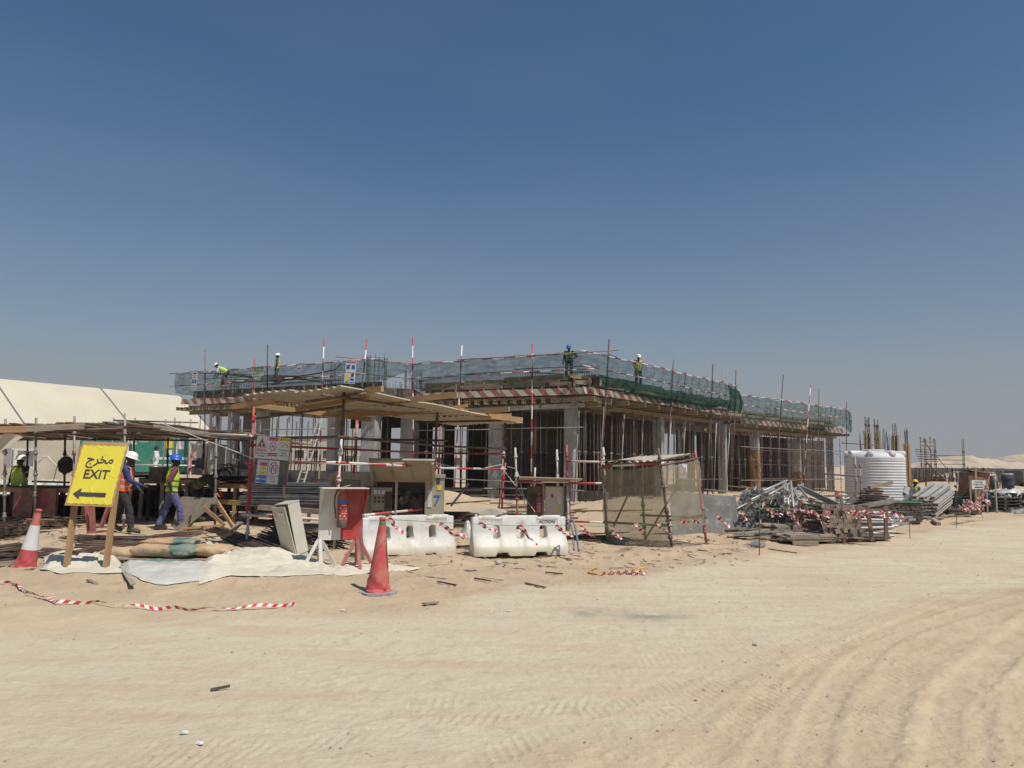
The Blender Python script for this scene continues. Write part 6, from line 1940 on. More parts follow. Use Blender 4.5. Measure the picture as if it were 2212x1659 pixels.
# tables
def table(label, a, b, dep, z, mat='timber_dark', legs=(0, .33, .66, 1), lm='timber', apron=True, cat='table'):
    a = V(a); b = V(b); root = thing('work_table', label, cat, (a.x, a.y, 0)); t = (b - a); t.z = 0; L = t.length; t.normalize(); n_ = V((-t.y, t.x, 0))
    k = 3
    for i in range(k):
        p = a + n_ * (dep * (i + .5) / k) - t * rnd(0, .1); q_ = p + t * (L + rnd(0, .2)); p.z = q_.z = z + rnd(-.004, .004)
        bar('top_board', p, q_, (.04, dep / k * .97), mat, root, up=n_)
    if apron:
        p = a + V((0, 0, 0)) - n_ * .03; q_ = b - n_ * .03; p.z = q_.z = z - .07; bar('apron', p, q_, (.035, .12), lm, root)
    for s in legs:
        for d in (.05, dep - .05):
            p = a + t * (L * s) + n_ * d
            bar('leg', (p.x, p.y, 0), (p.x, p.y, z - .02), (.09, .06), lm if d < .1 else 'timber_dark', root)
    return root
table('long work table at the left with timber legs and red board behind', (P(-160, 20.3, 0)), (P(282, 20.3, 0)), 1.2, .89, 'timber_dark', (.1, .53, .622, .76, .98))
table('long rebar bending table behind the walking worker', (P(296, 21.3, 0)), (P(470, 21.3, 0)), 1.1, 1.13, 'timber_dark', (.02, .28, .58, .95), 'timber_old')
table('work table piled with black bars left of the warning board', (P(458, 21.5, 0)), (P(640, 20.8, 0)), 1.0, 1.03, 'timber_dark', (.25, .52, .93), 'timber')
rb = thing('red_board', 'faded red board leaning under the left work table', 'board', P(70, 18.9, 0))
MB().box(at(75, 1086, 20.1), (1.1, .03, .72)).out('panel', 'paint_faded_red', rb)
MB().box(at(57, 1088, 19.9), (.35, .03, .75), Matrix.Rotation(R(7), 3, 'Y')).out('panel', 'brown_paint', rb)
sr = thing('red_rack', 'pink and red timber rack standing behind the posts of the EXIT sign', 'rack', P(197, 15.2, 0))
for (u0, v0, u1, v1, m, y) in ((187, 1090, 193, 1150, 'paint_faded_red', 15.2), (198, 1095, 201, 1150, 'paint_faded_red', 15.1), (190, 1150, 222, 1148, 'paint_red', 15.0), (236, 1090, 218, 1140, 'paint_faded_red', 15.2)):
    bar('slat', at(u0, v0, y), at(u1, v1, y), (.10, .04), m, sr)
# black box on table, tools
bx = at(342, 1026, 21.0)
tb_ = thing('black_bin', 'square black plastic bin standing on the table behind the blue-helmeted worker', 'bin', bx)
MB().box(bx, (.34, .3, .38), taper=1.08).out('bin_body', 'plastic_black', tb_); MB().box(bx + V((0, 0, .20)), (.40, .36, .03)).out('rim', 'plastic_black', tb_)
gr = thing('angle_grinder', 'yellow angle grinder lying on the table edge below the warning board', 'power tool', at(608, 1048, 20.9))
gc = at(604, 1042, 20.95)
MB().lathe([(.0, -.09), (.035, -.08), (.045, 0), (.04, .08), (.0, .10)], 12, Matrix.Rotation(R(80), 3, 'Y'), gc).out('tool_body', 'helmet_yellow', gr, smooth=True)
MB().tube(gc + V((-.1, 0, -.01)), gc + V((-.14, 0, -.03)), .06, 14).out('disc', 'machine_dark', gr)
MB().path([gc + V((.1, 0, 0)), gc + V((.2, 0, -.03)), gc + V((.32, 0, -.03))], .012, 6).out('cable', 'plastic_black', gr)

# bundles of bars
def bundle(name, label, a, b, w_, h_, r, mat, n, jit=.06, bend=.0, cat='steel bars', seg=4, group=None, droop=0):
    a = V(a); b = V(b); mb = MB(); t = (b - a).normalized(); nn = V((-t.y, t.x, 0)).normalized(); L = (b - a).length
    for k in range(n):
        f = random.random(); g = random.random() ** .8
        o0 = nn * (f - .5) * w_; z0 = g * h_ * (1 - abs(2 * f - 1) ** 2.2 * .8)
        o1 = o0 + nn * rnd(-jit, jit) * 2; z1 = max(r, z0 + rnd(-jit, jit) * .5)
        e0 = rnd(-.3, .12) * min(1, L * .2); e1 = rnd(-.12, .3) * min(1, L * .2)
        pts = []
        for i in range(seg):
            s = i / (seg - 1)
            p = a.lerp(b, s) + o0.lerp(o1, s) + t * (e0 * (1 - s) + e1 * s) + V((0, 0, r + z0 + (z1 - z0) * s + bend * math.sin(s * math.pi) * rnd(.5, 1) - droop * s * s))
            p += nn * rnd(-jit, jit) * .25
            pts.append(p)
        mb.path(pts, r * rnd(.8, 1.15), 5)
    return tag(mb.out(name, mat), label, cat, group)
def G_(u, v): return gpt(u, v)
bundle('rebar_bundle', 'long rusty rebar bundle lying on sand right behind the cement bags', G_(190, 1190), G_(470, 1198), .9, .16, .011, 'rebar_rusty', 90, .05)
bundle('rebar_bundle', 'rusty rebar bundle crossing behind the tarp below the warning board', G_(470, 1148), G_(600, 1200), .5, .12, .011, 'rebar_rusty', 60, .04)
bundle('rebar_bundle', 'rusty rebar bundle right of the leaning cabinet', G_(600, 1160), G_(700, 1190), .9, .3, .011, 'rebar_rusty', 70, .06)
bundle('rebar_bundle', 'rusty rebar offcuts left of the banded cone, near the left edge', G_(-60, 1222), G_(38, 1214), .8, .22, .011, 'rebar_rusty', 70, .08)
bundle('rebar_bundle', 'tangled rusty rebar heap at the left edge in front of the work table', G_(-30, 1165), G_(45, 1160), 1.2, .30, .011, 'rebar_rusty', 80, .25)
bundle('rebar_bundle', 'thin rebar bundle on sand between the heap and the banded cone', G_(-20, 1192), G_(50, 1183), .4, .08, .011, 'rebar_rusty', 24, .05)
bundle('rebar_bundle', 'rebar laid between the posts of the EXIT sign', G_(85, 1200), G_(180, 1205), .6, .12, .011, 'rebar_rusty', 40, .06)
bundle('rebar_bundle', 'rebar resting on the crumpled sheet behind the EXIT sign', G_(140, 1220) + V((0, .1, .12)), G_(230, 1205) + V((0, 0, .15)), .3, .06, .012, 'rebar_rusty', 16, .03)
bundle('rebar_bundle', 'scattered thin rebar between the sign and the walking worker', G_(165, 1162), G_(300, 1178), .9, .05, .010, 'rebar_rusty', 26, .25)
bundle('rebar_bundle', 'short rebar pieces at the feet of the walking worker', G_(330, 1160), G_(425, 1158), .8, .04, .010, 'rebar_rusty', 18, .3)
bundle('rebar_bundle', 'tangle of bent rebar left of the sign posts under the table', G_(70, 1140), G_(125, 1142), .9, .25, .009, 'rebar_rusty', 50, .4)
bundle('dark_bar_bundle', 'big stack of long grey steel bars behind the extinguisher stand', P(545, 20.8, .48), P(735, 20.2, .50), 1.0, .60, .013, 'bar_grey', 260, .03, cat='steel bars')
bundle('dark_bar_bundle', 'lower stack of grey steel bars under the work table right of the posts', P(470, 22.5, .25), P(640, 21.5, .25), 1.2, .5, .013, 'bar_grey', 160, .03, cat='steel bars')
bundle('black_bar_heap', 'heap of black cut bars lying on the table left of the warning board', P(455, 21.9, 1.06), P(560, 21.5, 1.06), .6, .14, .012, 'rebar', 110, .10, cat='steel bars')
bundle('black_bar_heap', 'black cut bars on the table below the warning board', P(540, 21.5, 1.06), P(600, 21.3, 1.06), .5, .10, .012, 'rebar', 50, .12, cat='steel bars')
bundle('black_bar_heap', 'dark bars lying along the table behind the white-helmeted worker', P(296, 21.8, 1.15), P(370, 21.8, 1.15), .5, .05, .012, 'rebar', 26, .10, cat='steel bars')
bundle('rebar_heap', 'dark mass of rebar stored under the long canopy behind the walking worker', P(230, 23.5, .02), P(455, 23.8, .02), 2.0, .85, .014, 'rebar', 240, .12, cat='steel bars')  # heap made larger as dark fill for the shade under the canopy
bundle('rebar_heap', 'dark rebar stored under the left work table', P(-120, 21.5, .02), P(220, 21.8, .02), 1.8, .6, .014, 'rebar', 240, .12, cat='steel bars')
mbc = MB()
for k in range(14):
    c = at(487 + rnd(-12, 12), 1020 + rnd(-8, 10), 21.8); rr = rnd(.12, .24); tl = rnd(-.6, .6)
    mbc.path([c + V((rr * math.cos(i * .45), .1 * math.sin(i * .45 + tl), rr * math.sin(i * .45) * .8)) for i in range(rnd(8, 13).__int__())], .010, 4)
tag(mbc.out('bar_coil', 'rebar'), 'tangle of bent black bars and ties standing on the table', 'steel bars')
# loose timber under and around
def timberpile(label, items, mat='timber_old', name='timber_plank', cat='plank', group='loose timber near the shelter'):
    for it in items:
        (u0, v0, y0, u1, v1, y1, w_, h_) = it[:8]
        o = bar(name, at(u0, v0, y0), at(u1, v1, y1), (w_, h_), it[8] if len(it) > 8 else mat)
        tag(o, label, cat, group)
timberpile('weathered plank in the flat pile right of the leaning cabinet', [(615, 1137 + k * 6 + rnd(-2, 2), 15.8 - k * .25, 700 + rnd(-6, 6), 1140 + k * 6 + rnd(-3, 3), 15.6 - k * .25, .18, .03, random.choice(['timber_old', 'timber_old', 'timber'])) for k in range(9)], group='plank pile right of the leaning cabinet')
timberpile('brown timber joist under the stack of grey steel bars', [(468 + k * 50, 1083 + k * 2, 21.2, 600 + k * 45, 1092 + k * 3, 20.4, .1, .12, 'timber') for k in range(3)] + [(560, 1096, 19.5, 700, 1106, 18.8, .12, .12, 'timber_old')], group='joists under the grey bars')
sh_ = thing('sloping_plywood', 'grey plywood sheet sloping on timber struts behind the walking worker', 'plywood', P(420, 17.6, 0))
a0 = at(372, 1138, 19.0); b0 = at(402, 1146, 18.2); c0 = at(465, 1076, 18.5); d0 = at(388, 1072, 20.0)
MB().add([a0, b0, c0, d0] + [p - V((0, 0, .03)) for p in (a0, b0, c0, d0)], [(0, 1, 2, 3), (7, 6, 5, 4), (0, 4, 5, 1), (1, 5, 6, 2), (2, 6, 7, 3), (3, 7, 4, 0)]).out('sheet', 'timber_old', sh_)
bar('edge_board', at(380, 1148, 18.0), at(468, 1077, 18.4), (.03, .14), 'timber_old', sh_); bar('strut', at(466, 1080, 18.5), at(503, 1138, 18.3), (.05, .08), 'timber', sh_); bar('strut', at(440, 1095, 17.6), at(485, 1135, 17.6), (.05, .07), 'timber', sh_)
bar('strut', at(440, 1098, 17.8), at(478, 1128, 17.8), (.05, .07), 'timber_old', sh_)
for l, a, b, s, m in (('short plank beside the grey canopy post foot', at(500, 1148, 16.9), at(520, 1128, 17.1), (.16, .03), 'timber_old'), ('long plank on sand behind the walking worker', at(395, 1142, 17.2), at(480, 1134, 17.4), (.12, .04), 'timber'),
                      ('pale plank at the left edge near the boots', G_(-40, 1128) + V((0, 0, .1)), G_(60, 1126) + V((0, 0, .08)), (.14, .08), 'timber_old'), ('pale plank half buried behind the banded cone', G_(-30, 1228) + V((0, 0, .05)), G_(45, 1222) + V((0, 0, .05)), (.12, .06), 'timber_old'),
                      ('slanted pale plank leaning on the table in the back', at(420, 1062, 24), at(466, 1018, 25), (.14, .05), 'timber'), ('pale board below the leaning cabinet', at(640, 1148, 14.8), at(712, 1140, 14.4), (.35, .02), 'timber_old')):
    tag(bar('timber_plank', a, b, s, m), l, 'plank')
pal = thing('timber_pallet', 'small timber pallet under the work table left of the cone', 'pallet', P(90, 18, 0))
for k in range(3): MB().box(at(72 + k * 14, 1128, 18.4), (.09, .6, .10)).out('block', 'timber', pal)
for k in range(4): MB().box(at(88, 1122, 18.1 + k * .15), (.6, .1, .02)).out('slat', 'timber_old', pal)
# ladder seen through the shelter
ld = thing('ladder', 'silver aluminium ladder leaning left of the generator', 'ladder', at(650, 1035, 26))
for dx in (0, 17):
    bar('rail', at(637 + dx * .9, 1058, 25.5), at(688 + dx * .5, 908, 28.5), (.03, .08), 'aluminium', ld)
for k in range(11):
    f = (k + .5) / 11
    a = at(637, 1058, 25.5).lerp(at(688, 908, 28.5), f); b = at(637 + 15.3, 1058, 25.5).lerp(at(688 + 8.5, 908, 28.5), f); bar('rung', a, b, .016, 'aluminium', ld, 6)
ld2 = thing('step_ladder', 'dark step ladder standing between the left columns on the plinth', 'ladder', at(510, 960, 44))
for u0, u1 in ((497, 504), (520, 512), (506, 511), (528, 518)):
    bar('rail', at(u0, 1000, 44), at(u1, 915, 44.3), .03, 'print_grey', ld2, 6)
for k in range(5): bar('rung', at(498 + k * 1.2, 992 - k * 17, 44), at(520 - k * 1.5, 992 - k * 17, 44), .025, 'print_grey', ld2, 6)

# cement bags on a pallet
def sack(c, yaw, L, W, H, label, mats, seed, word=False, pitch=0):
    root = thing('cement_bag', label, 'cement bag', c, 'cement bags in front of the rebar')
    M = Matrix.Rotation(R(yaw), 3, 'Z') @ Matrix.Rotation(R(pitch), 3, 'Y')
    n, m = 40, 20; mb = MB()
    for i in range(n + 1):
        u = i / n * 2 - 1
        e = (1 - abs(u) ** 5) ** .5 if abs(u) < 1 else 0
        for k in range(m):
            a = 2 * math.pi * k / m
            y = math.copysign(abs(math.cos(a)) ** .6, math.cos(a)) * W / 2 * (.86 + .14 * e)
            z = math.copysign(abs(math.sin(a)) ** .8, math.sin(a)) * H / 2 * (.12 + .88 * e)
            d = .014 * math.sin(u * 5 + a * 2 + seed) + .006 * math.sin(u * 9 - a * 3 + seed)
            mb.v.append(tuple(V(c) + M @ V((u * L / 2, y * (1 + d * 3), z + d * .8))))
    for i in range(n):
        for k in range(m):
            mb.f.append([i * m + k, i * m + (k + 1) % m, (i + 1) * m + (k + 1) % m, (i + 1) * m + k])
            mb.m.append(1 if (len(mats) > 1 and i + .6 * abs(k - 14) > n * .70) else 0)
    mb.out('sack', mats, root, smooth=True)
    if word:
        FMx = M @ facing(0, 0, 0)
        text('lettering', 'FALCON CEMENT', .062, 'bag_green', root, FMx, V(c) + M @ V((-.02, -W / 2 - .006, .015)))
        text('lettering', 'MOISTURE', .05, 'print_white', root, FMx, V(c) + M @ V((.33, -W / 2 - .008, -.02)))
        mbw = MB()
        for s in (-1, 1):
            for k in range(4):
                q0 = V((-.31 + s * .008, 0, -.03)); q1 = V((-.31 + s * (.035 + .012 * k), 0, .035 - .014 * k))
                mbw.beam(V(c) + M @ (q0 + V((0, -W / 2 - .008, 0))), V(c) + M @ (q1 + V((0, -W / 2 - .008, 0))), .002, .009)
        mbw.out('emblem', 'bag_green', root)
c1 = at(322, 1212, 12.3); 
sack(V((c1.x + .28, c1.y, .22)), -4, 1.02, .46, .20, 'brown and green cement bag lettered FALCON CEMENT lying on a pallet', ['cement_bag', 'bag_green'], 1, True)
sack(V((c1.x - .46, c1.y + .22, .15)), 6, .70, .42, .16, 'brown cement bag with pointed end left of the lettered one', ['cement_bag'], 5, False, 4)
sack(V((c1.x + .90, c1.y + .12, .22)), -3, .66, .46, .17, 'dusty tan cement bag right of the lettered one', ['cement_bag'], 9)
sack(V((c1.x + .25, c1.y + .16, .34)), 3, .86, .42, .10, 'dusty upper cement bag lying across the lettered one', ['cement_bag', 'bag_green'], 12)
sack(V((c1.x + .35, c1.y - .38, .07)), -8, .5, .28, .10, 'small grey-green bag wrapped in the plastic sheet in front', ['bag_green'], 14)
cp_ = thing('timber_pallet', 'timber pallet under the cement bags', 'pallet', (c1.x, c1.y, 0))
for k in range(5): bar('slat', (c1.x - .5, c1.y - .15 + k * .13, .10), (c1.x + 1.0, c1.y - .2 + k * .13, .10), (.09, .02), 'timber_old', cp_)
for k in range(3): bar('block', (c1.x - .4 + k * .6, c1.y - .2, .05), (c1.x - .4 + k * .6, c1.y + .45, .05), (.08, .07), 'timber', cp_)
# grey flexible conduits
mbd = MB()
for k in range(9):
    o_ = k * 4
    pts = [at(262 + k * 3, 1206 - k * 2, 13.0), at(278, 1190 + k * 1.5, 13.3), at(310 + k * 4, 1184 + k * 1.6 + rnd(-2, 2), 13.6), at(370, 1188 + k * 1.5, 13.6), at(430 + k * 4, 1192 + k + rnd(-4, 2), 13.4), at(455 + k * 3, 1188 + k * 1.4, 13.3)]
    mbd.path(pts, .024, 7)
tag(mbd.out('conduit_coil', 'bar_grey', smooth=True), 'grey-green flexible conduits lying behind the cement bags', 'conduit')

# ------------------------------------------------------------------ crumpled tarpaulins
def tarp(name, label, near, far, mat, hs, seed, nu=200, nv=60, fold=1.0, cat='tarpaulin'):
    """near/far: ground edge in picture columns; hs: (fraction, height) along it"""
    nr = [gpt(*p) for p in near]; fr_ = [gpt(*p) for p in far]
    def pl(L, s):
        s *= len(L) - 1; i = min(int(s), len(L) - 2); return L[i].lerp(L[i + 1], s - i)
    hx = [h[0] for h in hs]; hv = [h[1] for h in hs]
    A = np.zeros((nv, nu, 2))
    for j in range(nv):
        for i in range(nu):
            s = i / (nu - 1); t = j / (nv - 1)
            p = pl(nr, s).lerp(pl(fr_, s), t); A[j, i] = (p.x, p.y)
    X = A[..., 0]; Y = A[..., 1]
    Sg, Tg = np.meshgrid(np.linspace(0, 1, nu), np.linspace(0, 1, nv))
    wx = X * 1.5 + .9 * fbm(X * 1.1, Y * 1.1, 3, seed); wy = Y * 2.6 + 1.2 * fbm(X * 1.3 + 5, Y * 1.1, 3, seed + 2)
    f1 = 1 - np.abs(fbm(wx * .9, wy * .9, 2, seed + 4)) * 3.2
    f2 = 1 - np.abs(fbm(wx * 2.6, wy * 2.4, 2, seed + 6)) * 3.0
    f3 = 1 - np.abs(fbm(wx * 7, wy * 6, 2, seed + 8)) * 3.0
    env = np.sin(np.clip(Tg, 0, 1) * math.pi) ** .55 * np.clip(Sg * 12, 0, 1) * np.clip((1 - Sg) * 12, 0, 1)
    H = np.interp(Sg, hx, hv)
    base = hfun(X, Y)
    prof = np.clip(np.sin(np.clip(Tg * 1.15, 0, 1) * math.pi * .62), 0, 1)
    al = (X * .96 + Y * .28); ac = (Y * .96 - X * .28)      # folds run mostly along the sheet
    wv = fbm(al * .7, ac * 1.1, 3, seed + 30) * 1.6
    g1 = 1 - np.abs(vnoise(al * .55 + wv, ac * 2.2 + wv * 1.5, seed + 31)) * 2.6
    g2 = 1 - np.abs(vnoise(al * 1.5 - wv, ac * 4.0 + wv * 2.5, seed + 32)) * 2.8
    g3 = np.abs(vnoise(al * 4.5 + wv * 3, ac * 6 - wv * 2, seed + 33)) * 2 + .5 * vnoise(al * 2 + 9, ac * 9, seed + 35)
    g4 = 1 - np.abs(vnoise(al * 9 + ac * 8, ac * 13 - al * 5 + wv * 4, seed + 34)) * 3
    f4 = 1 - np.abs(fbm(X * 5.5 + Y * 9 + 2 * fbm(X * 2, Y * 2, 2, seed + 20), Y * 3.5 - X * 2.2, 2, seed + 22)) * 3.4
    Z = base + .012 + H * prof * np.clip(Tg * 3, 0, 1) * (.7 + .3 * f1) + fold * env * (.085 * g1 + .05 * g2 + .030 * g3 + .012 * g4)
    k = .05 * fold
    X = X + k * fbm(X * 2.3, Y * 2.3, 3, seed + 12) * 2; Y = Y + k * 2 * fbm(X * 2.1 + 8, Y * 2.3, 3, seed + 14)
    Z = np.maximum(Z, hfun(X, Y) + .006)
    vs = np.stack([X, Y, Z], -1).reshape(-1, 3).tolist()
    mb = MB(); mb.add(vs, [(j * nu + i, j * nu + i + 1, (j + 1) * nu + i + 1, (j + 1) * nu + i) for j in range(nv - 1) for i in range(nu - 1)])
    return tag(mb.out(name, mat, smooth=True), label, cat)
tarp('tarpaulin', 'large cream tarpaulin crumpled on the sand in front of the leaning cabinet', [(434, 1246), (500, 1246), (600, 1247), (700, 1245), (790, 1240)], [(445, 1198), (500, 1196), (580, 1200), (660, 1212), (790, 1230)], 'canvas', [(0, .02), (.12, .13), (.3, .10), (.55, .10), (.8, .02), (1, .0)], 3, 420, 150, 1.0)
tarp('tarpaulin', 'flat end of cream tarpaulin running below the extinguisher stand to the front cone', [(700, 1246), (780, 1240), (850, 1236), (912, 1228)], [(700, 1226), (780, 1222), (850, 1222), (912, 1226)], 'canvas', [(0, .02), (.5, .05), (1, .0)], 8, 200, 50, .5)
tarp('tarpaulin', 'cream sheet bunched up on the sand between the two posts of the EXIT sign', [(90, 1232), (140, 1240), (200, 1240), (262, 1238)], [(100, 1205), (150, 1198), (210, 1196), (262, 1192)], 'canvas', [(0, .02), (.3, .06), (.6, .06), (.85, .12), (1, .03)], 15, 300, 110, 1.0)
tarp('plastic_sheet', 'whitish plastic sheet in front of the cement bags', [(262, 1238), (310, 1247), (360, 1247), (430, 1245), (480, 1244)], [(262, 1226), (310, 1228), (360, 1229), (430, 1229), (480, 1228)], 'plastic_sheet', [(0, .05), (.3, .03), (.6, .02), (1, .04)], 22, 240, 70, .6, cat='plastic sheet')
# corrugated cream sheet sticking up from the tarpaulin
s0 = at(438, 1166, 12.9); s1 = at(556, 1190, 13.0)
csh = thing('corrugated_sheet', 'cream corrugated sheet with its corner sticking up out of the tarpaulin', 'sheet', s0)
def fnc(s, t):
    p = at(438, 1167, 12.9).lerp(at(560, 1196, 13.2), s); q_ = at(482, 1216, 12.4).lerp(at(580, 1222, 12.5), s)
    r_ = p.lerp(q_, t); return (r_.x, r_.y, r_.z + .018 * math.cos(s * 2 * math.pi * 8))
MB().sheet(fnc, 90, 6).out('sheet', 'canvas', csh)
# sticks and litter in the sand
for l, u0, v0, u1, v1, w_, m in (('split brown stake lying on the sand below the cement bags', 268, 1238, 287, 1266, .06, 'timber_old'), ('small splinter of wood on the sand berm', 190, 1256, 207, 1264, .05, 'timber_old'),
                                ('short plank offcut on the road edge', 915, 1308, 945, 1304, .07, 'timber_old'), ('thin dark stick right of the ACTION barrier front', 1135, 1262, 1178, 1272, .03, 'timber_old'),
                                ('dark curved strip lying on the road', 455, 1496, 496, 1488, .012, 'plastic_black'), ('thin dark stick on sand near the barriers', 945, 1259, 985, 1267, .02, 'timber_dark'), ('thin stick on the sand right of the first', 1025, 1252, 1060, 1258, .02, 'timber_dark'),
                                ('dark strip on sand before the mesh enclosure', 1178, 1239, 1216, 1242, .03, 'timber_dark'), ('flat grey board piece in front of the shelter', 1040, 1250, 1090, 1256, .02, 'rope'),
                                ('short board end beside the enclosure foot', 1508, 1160, 1532, 1168, .06, 'timber'), ('long thin stick right of the grey stone', 1660, 1188, 1722, 1197, .02, 'timber_dark')):
    a = gpt(u0, v0); b = gpt(u1, v1); a.z += .02; b.z += .02
    tag(bar('wood_piece', a, b, (w_, .018), m), l, 'wood piece')
for k, (l, u, v, s, m) in enumerate((('grey concrete lump on sand right of the enclosure', 1636, 1182, .13, 'rock_grey'), ('white stone beside the grey lump', 1622, 1178, .07, 'rock'), ('small pale stone in front of the ACTION barrier', 1078, 1219, .06, 'rock'),
                                     ('tiny grey stone right of the pale one', 1168, 1224, .03, 'rock_grey'), ('pale stone at the corner of the enclosure', 1338, 1177, .09, 'rock_grey'), ('small stone before the enclosure', 1423, 1213, .04, 'rock'), ('dark clod on the road', 1630, 1395, .02, 'rock_grey'))):
    p = gpt(u, v); rock(p + V((0, 0, s * .4)), s * 1.3, s, s * .8, m, l, 'stone', 'stone', k + 30)
for k, (l, u, v) in enumerate((('crushed white cup on the sand left of the road edge', 740, 1320), ('crumpled pink paper on the road edge', 1099, 1322), ('scrap of white paper near the lower left', 398, 1587), ('second scrap of white paper below it', 430, 1610))):
    p = gpt(u, v); crumple('litter', 'paper', l, 'litter', (p.x, p.y, p.z), .024, .016, .018, 60 + k, 16, 12)
# yellow strap and pink tape tangle
tag(MB().path([gpt(u, v) + V((0, 0, .02)) for u, v in ((1290, 1228), (1275, 1234), (1272, 1240), (1290, 1244), (1330, 1240), (1370, 1232), (1400, 1230))], .014, 5).out('strap', 'orange_strap'), 'orange strap lying in a loop on the sand before the enclosure', 'strap')
gs = [gpt(1300 + k * 3, 1241 + 2.5 * math.sin(k * 1.1)) + V((0, 0, .03 + .02 * math.sin(k * 2.3))) for k in range(32)]
tag(ribbon_mesh('barrier_tape', gs, .05, 'tape_stripe_pink', None, .6), 'knotted pink and white tape dropped on the sand before the enclosure', 'barrier tape')
# gravel and clods: nobody could count them
pm = MB(); rs = random.Random(11)
ico = [(0, 0, 1), (.9, 0, .3), (.28, .85, .3), (-.72, .53, .3), (-.72, -.53, .3), (.28, -.85, .3), (0, 0, -.4)]
icf = [(0, 1, 2), (0, 2, 3), (0, 3, 4), (0, 4, 5), (0, 5, 1), (6, 2, 1), (6, 3, 2), (6, 4, 3), (6, 5, 4), (6, 1, 5)]
pts = []
for k in range(4200):
    d = 3.6 + 26 * rs.random() ** 1.3; a = R(rs.uniform(-37, 37)); x, y = math.sin(a) * d, math.cos(a) * d
    pts.append((x, y, (.003 + .008 * rs.random() ** 3) * (1 + d * .035)))
PX = np.array([p[0] for p in pts]); PY = np.array([p[1] for p in pts]); HZ = hfun(PX, PY)
keep = fbm(PX / 1.5, PY / 1.5, 3, 88) > -.12
for (x, y, s), z, kp in zip(pts, HZ, keep):
    if not kp: continue
    a = rs.uniform(0, 6); ca, sa = math.cos(a), math.sin(a); e = rs.uniform(.6, 1.5)
    pm.add([(x + (p[0] * ca * e - p[1] * sa) * s, y + (p[0] * sa * e + p[1] * ca) * s, z + .002 + p[2] * s * .7) for p in ico], icf, 0 if rs.random() < .93 else 1)
tag(pm.out('pebbles', ['rock', 'rock_grey']), 'scattered pebbles and small clods on sand and road', 'gravel', kind='stuff')
# twigs, wire and chips strewn over the working ground
ch = MB()
for k in range(1000):
    u = rs.uniform(-20, 1640); v = 1100 + (rs.random() ** .8) * (140 if u < 900 else 125)
    p = gp(u, v); 
    if p.y > 26 or p.y < 11: continue
    L = rs.uniform(.04, .28); a = rs.uniform(0, 6.3); z = .012
    d = V((math.cos(a) * L, math.sin(a) * L, rs.uniform(-.01, .03)))
    zz = gh(p.x, p.y) + z
    ch.beam((p.x, p.y, zz), (p.x + d.x, p.y + d.y, zz + abs(d.z)), rs.uniform(.006, .035), .008, mi=rs.choice((0, 0, 1, 2)))
tag(ch.out('debris', ['timber_old', 'rebar_rusty', 'rock']), 'strewn chips, wire and splinters on the working ground', 'debris', kind='stuff')
# ------------------------------------------------------------------ right side stores
# heap of galvanised shoring props, plates towards the viewer
HD = V((.34, .93, .02)).normalized()          # direction in which the props run away
def heap_prop(c, d, L, label, grp, plate_mat='galvanised', r=.03, sq=.075, mat='galvanised'):
    o = bar('shoring_prop', c, c + d * L, r, mat, None, 8)
    tag(o, label, 'prop', grp)
    k = ('pl', plate_mat, sq)
    if k not in CACHE:
        mb = MB(); n = 10
        outer = [(-sq, -sq), (sq, -sq), (sq, sq), (-sq, sq)]
        mb.box((0, 0, -.005), (2 * sq, 2 * sq, .01))
        CACHE[k] = mb.mesh('end_plate', plate_mat)
        m2 = MB(); m2.lathe([(sq * .33, 0), (.0005, 0.0)], 10, c=(0, 0, -.0125)); CACHE[k + (1,)] = m2.mesh('tube_mouth', 'machine_dark')
    p = bpy.data.objects.new('end_plate', CACHE[k]); COL.objects.link(p); p.parent = o; p.rotation_euler = (rnd(-.3, .3), rnd(-.3, .3), rnd(0, 1.5))
    h = bpy.data.objects.new('tube_mouth', CACHE[k + (1,)]); COL.objects.link(h); h.parent = p
    return o
hc = gp(1668, 1146)
ax = V((HD.y, -HD.x, 0))     # across the heap (to the right and nearer)
side_l = -1
lab = 'galvanised shoring prop in the big heap, square plate end towards the viewer'
yh = 20.4; xl = ux(1592, yh, .5); dxh = .112; dzh = .103
for r_ in range(11):
    z_ = .07 + r_ * dzh
    for k in range(13):
        x_ = xl + .06 + k * dxh + (r_ % 2) * dxh * .5
        f = (x_ - xl) / 1.40
        top = float(np.interp(f, [0, .12, .3, .6, .85, 1.0, 1.08], [.50, .85, 1.08, 1.06, .95, .72, .3]))
        if z_ > top or f > 1.06: continue
        c = V((x_ + rnd(-.025, .025), yh + rnd(-.16, .16) + .05 * r_, z_ + rnd(-.025, .025)))
        d = (HD + V((rnd(-.05, .05), rnd(-.05, .05), rnd(-.02, .02)))).normalized()
        heap_prop(c, d, rnd(2.2, 2.6), lab, 'shoring props in the big heap', sq=.062)
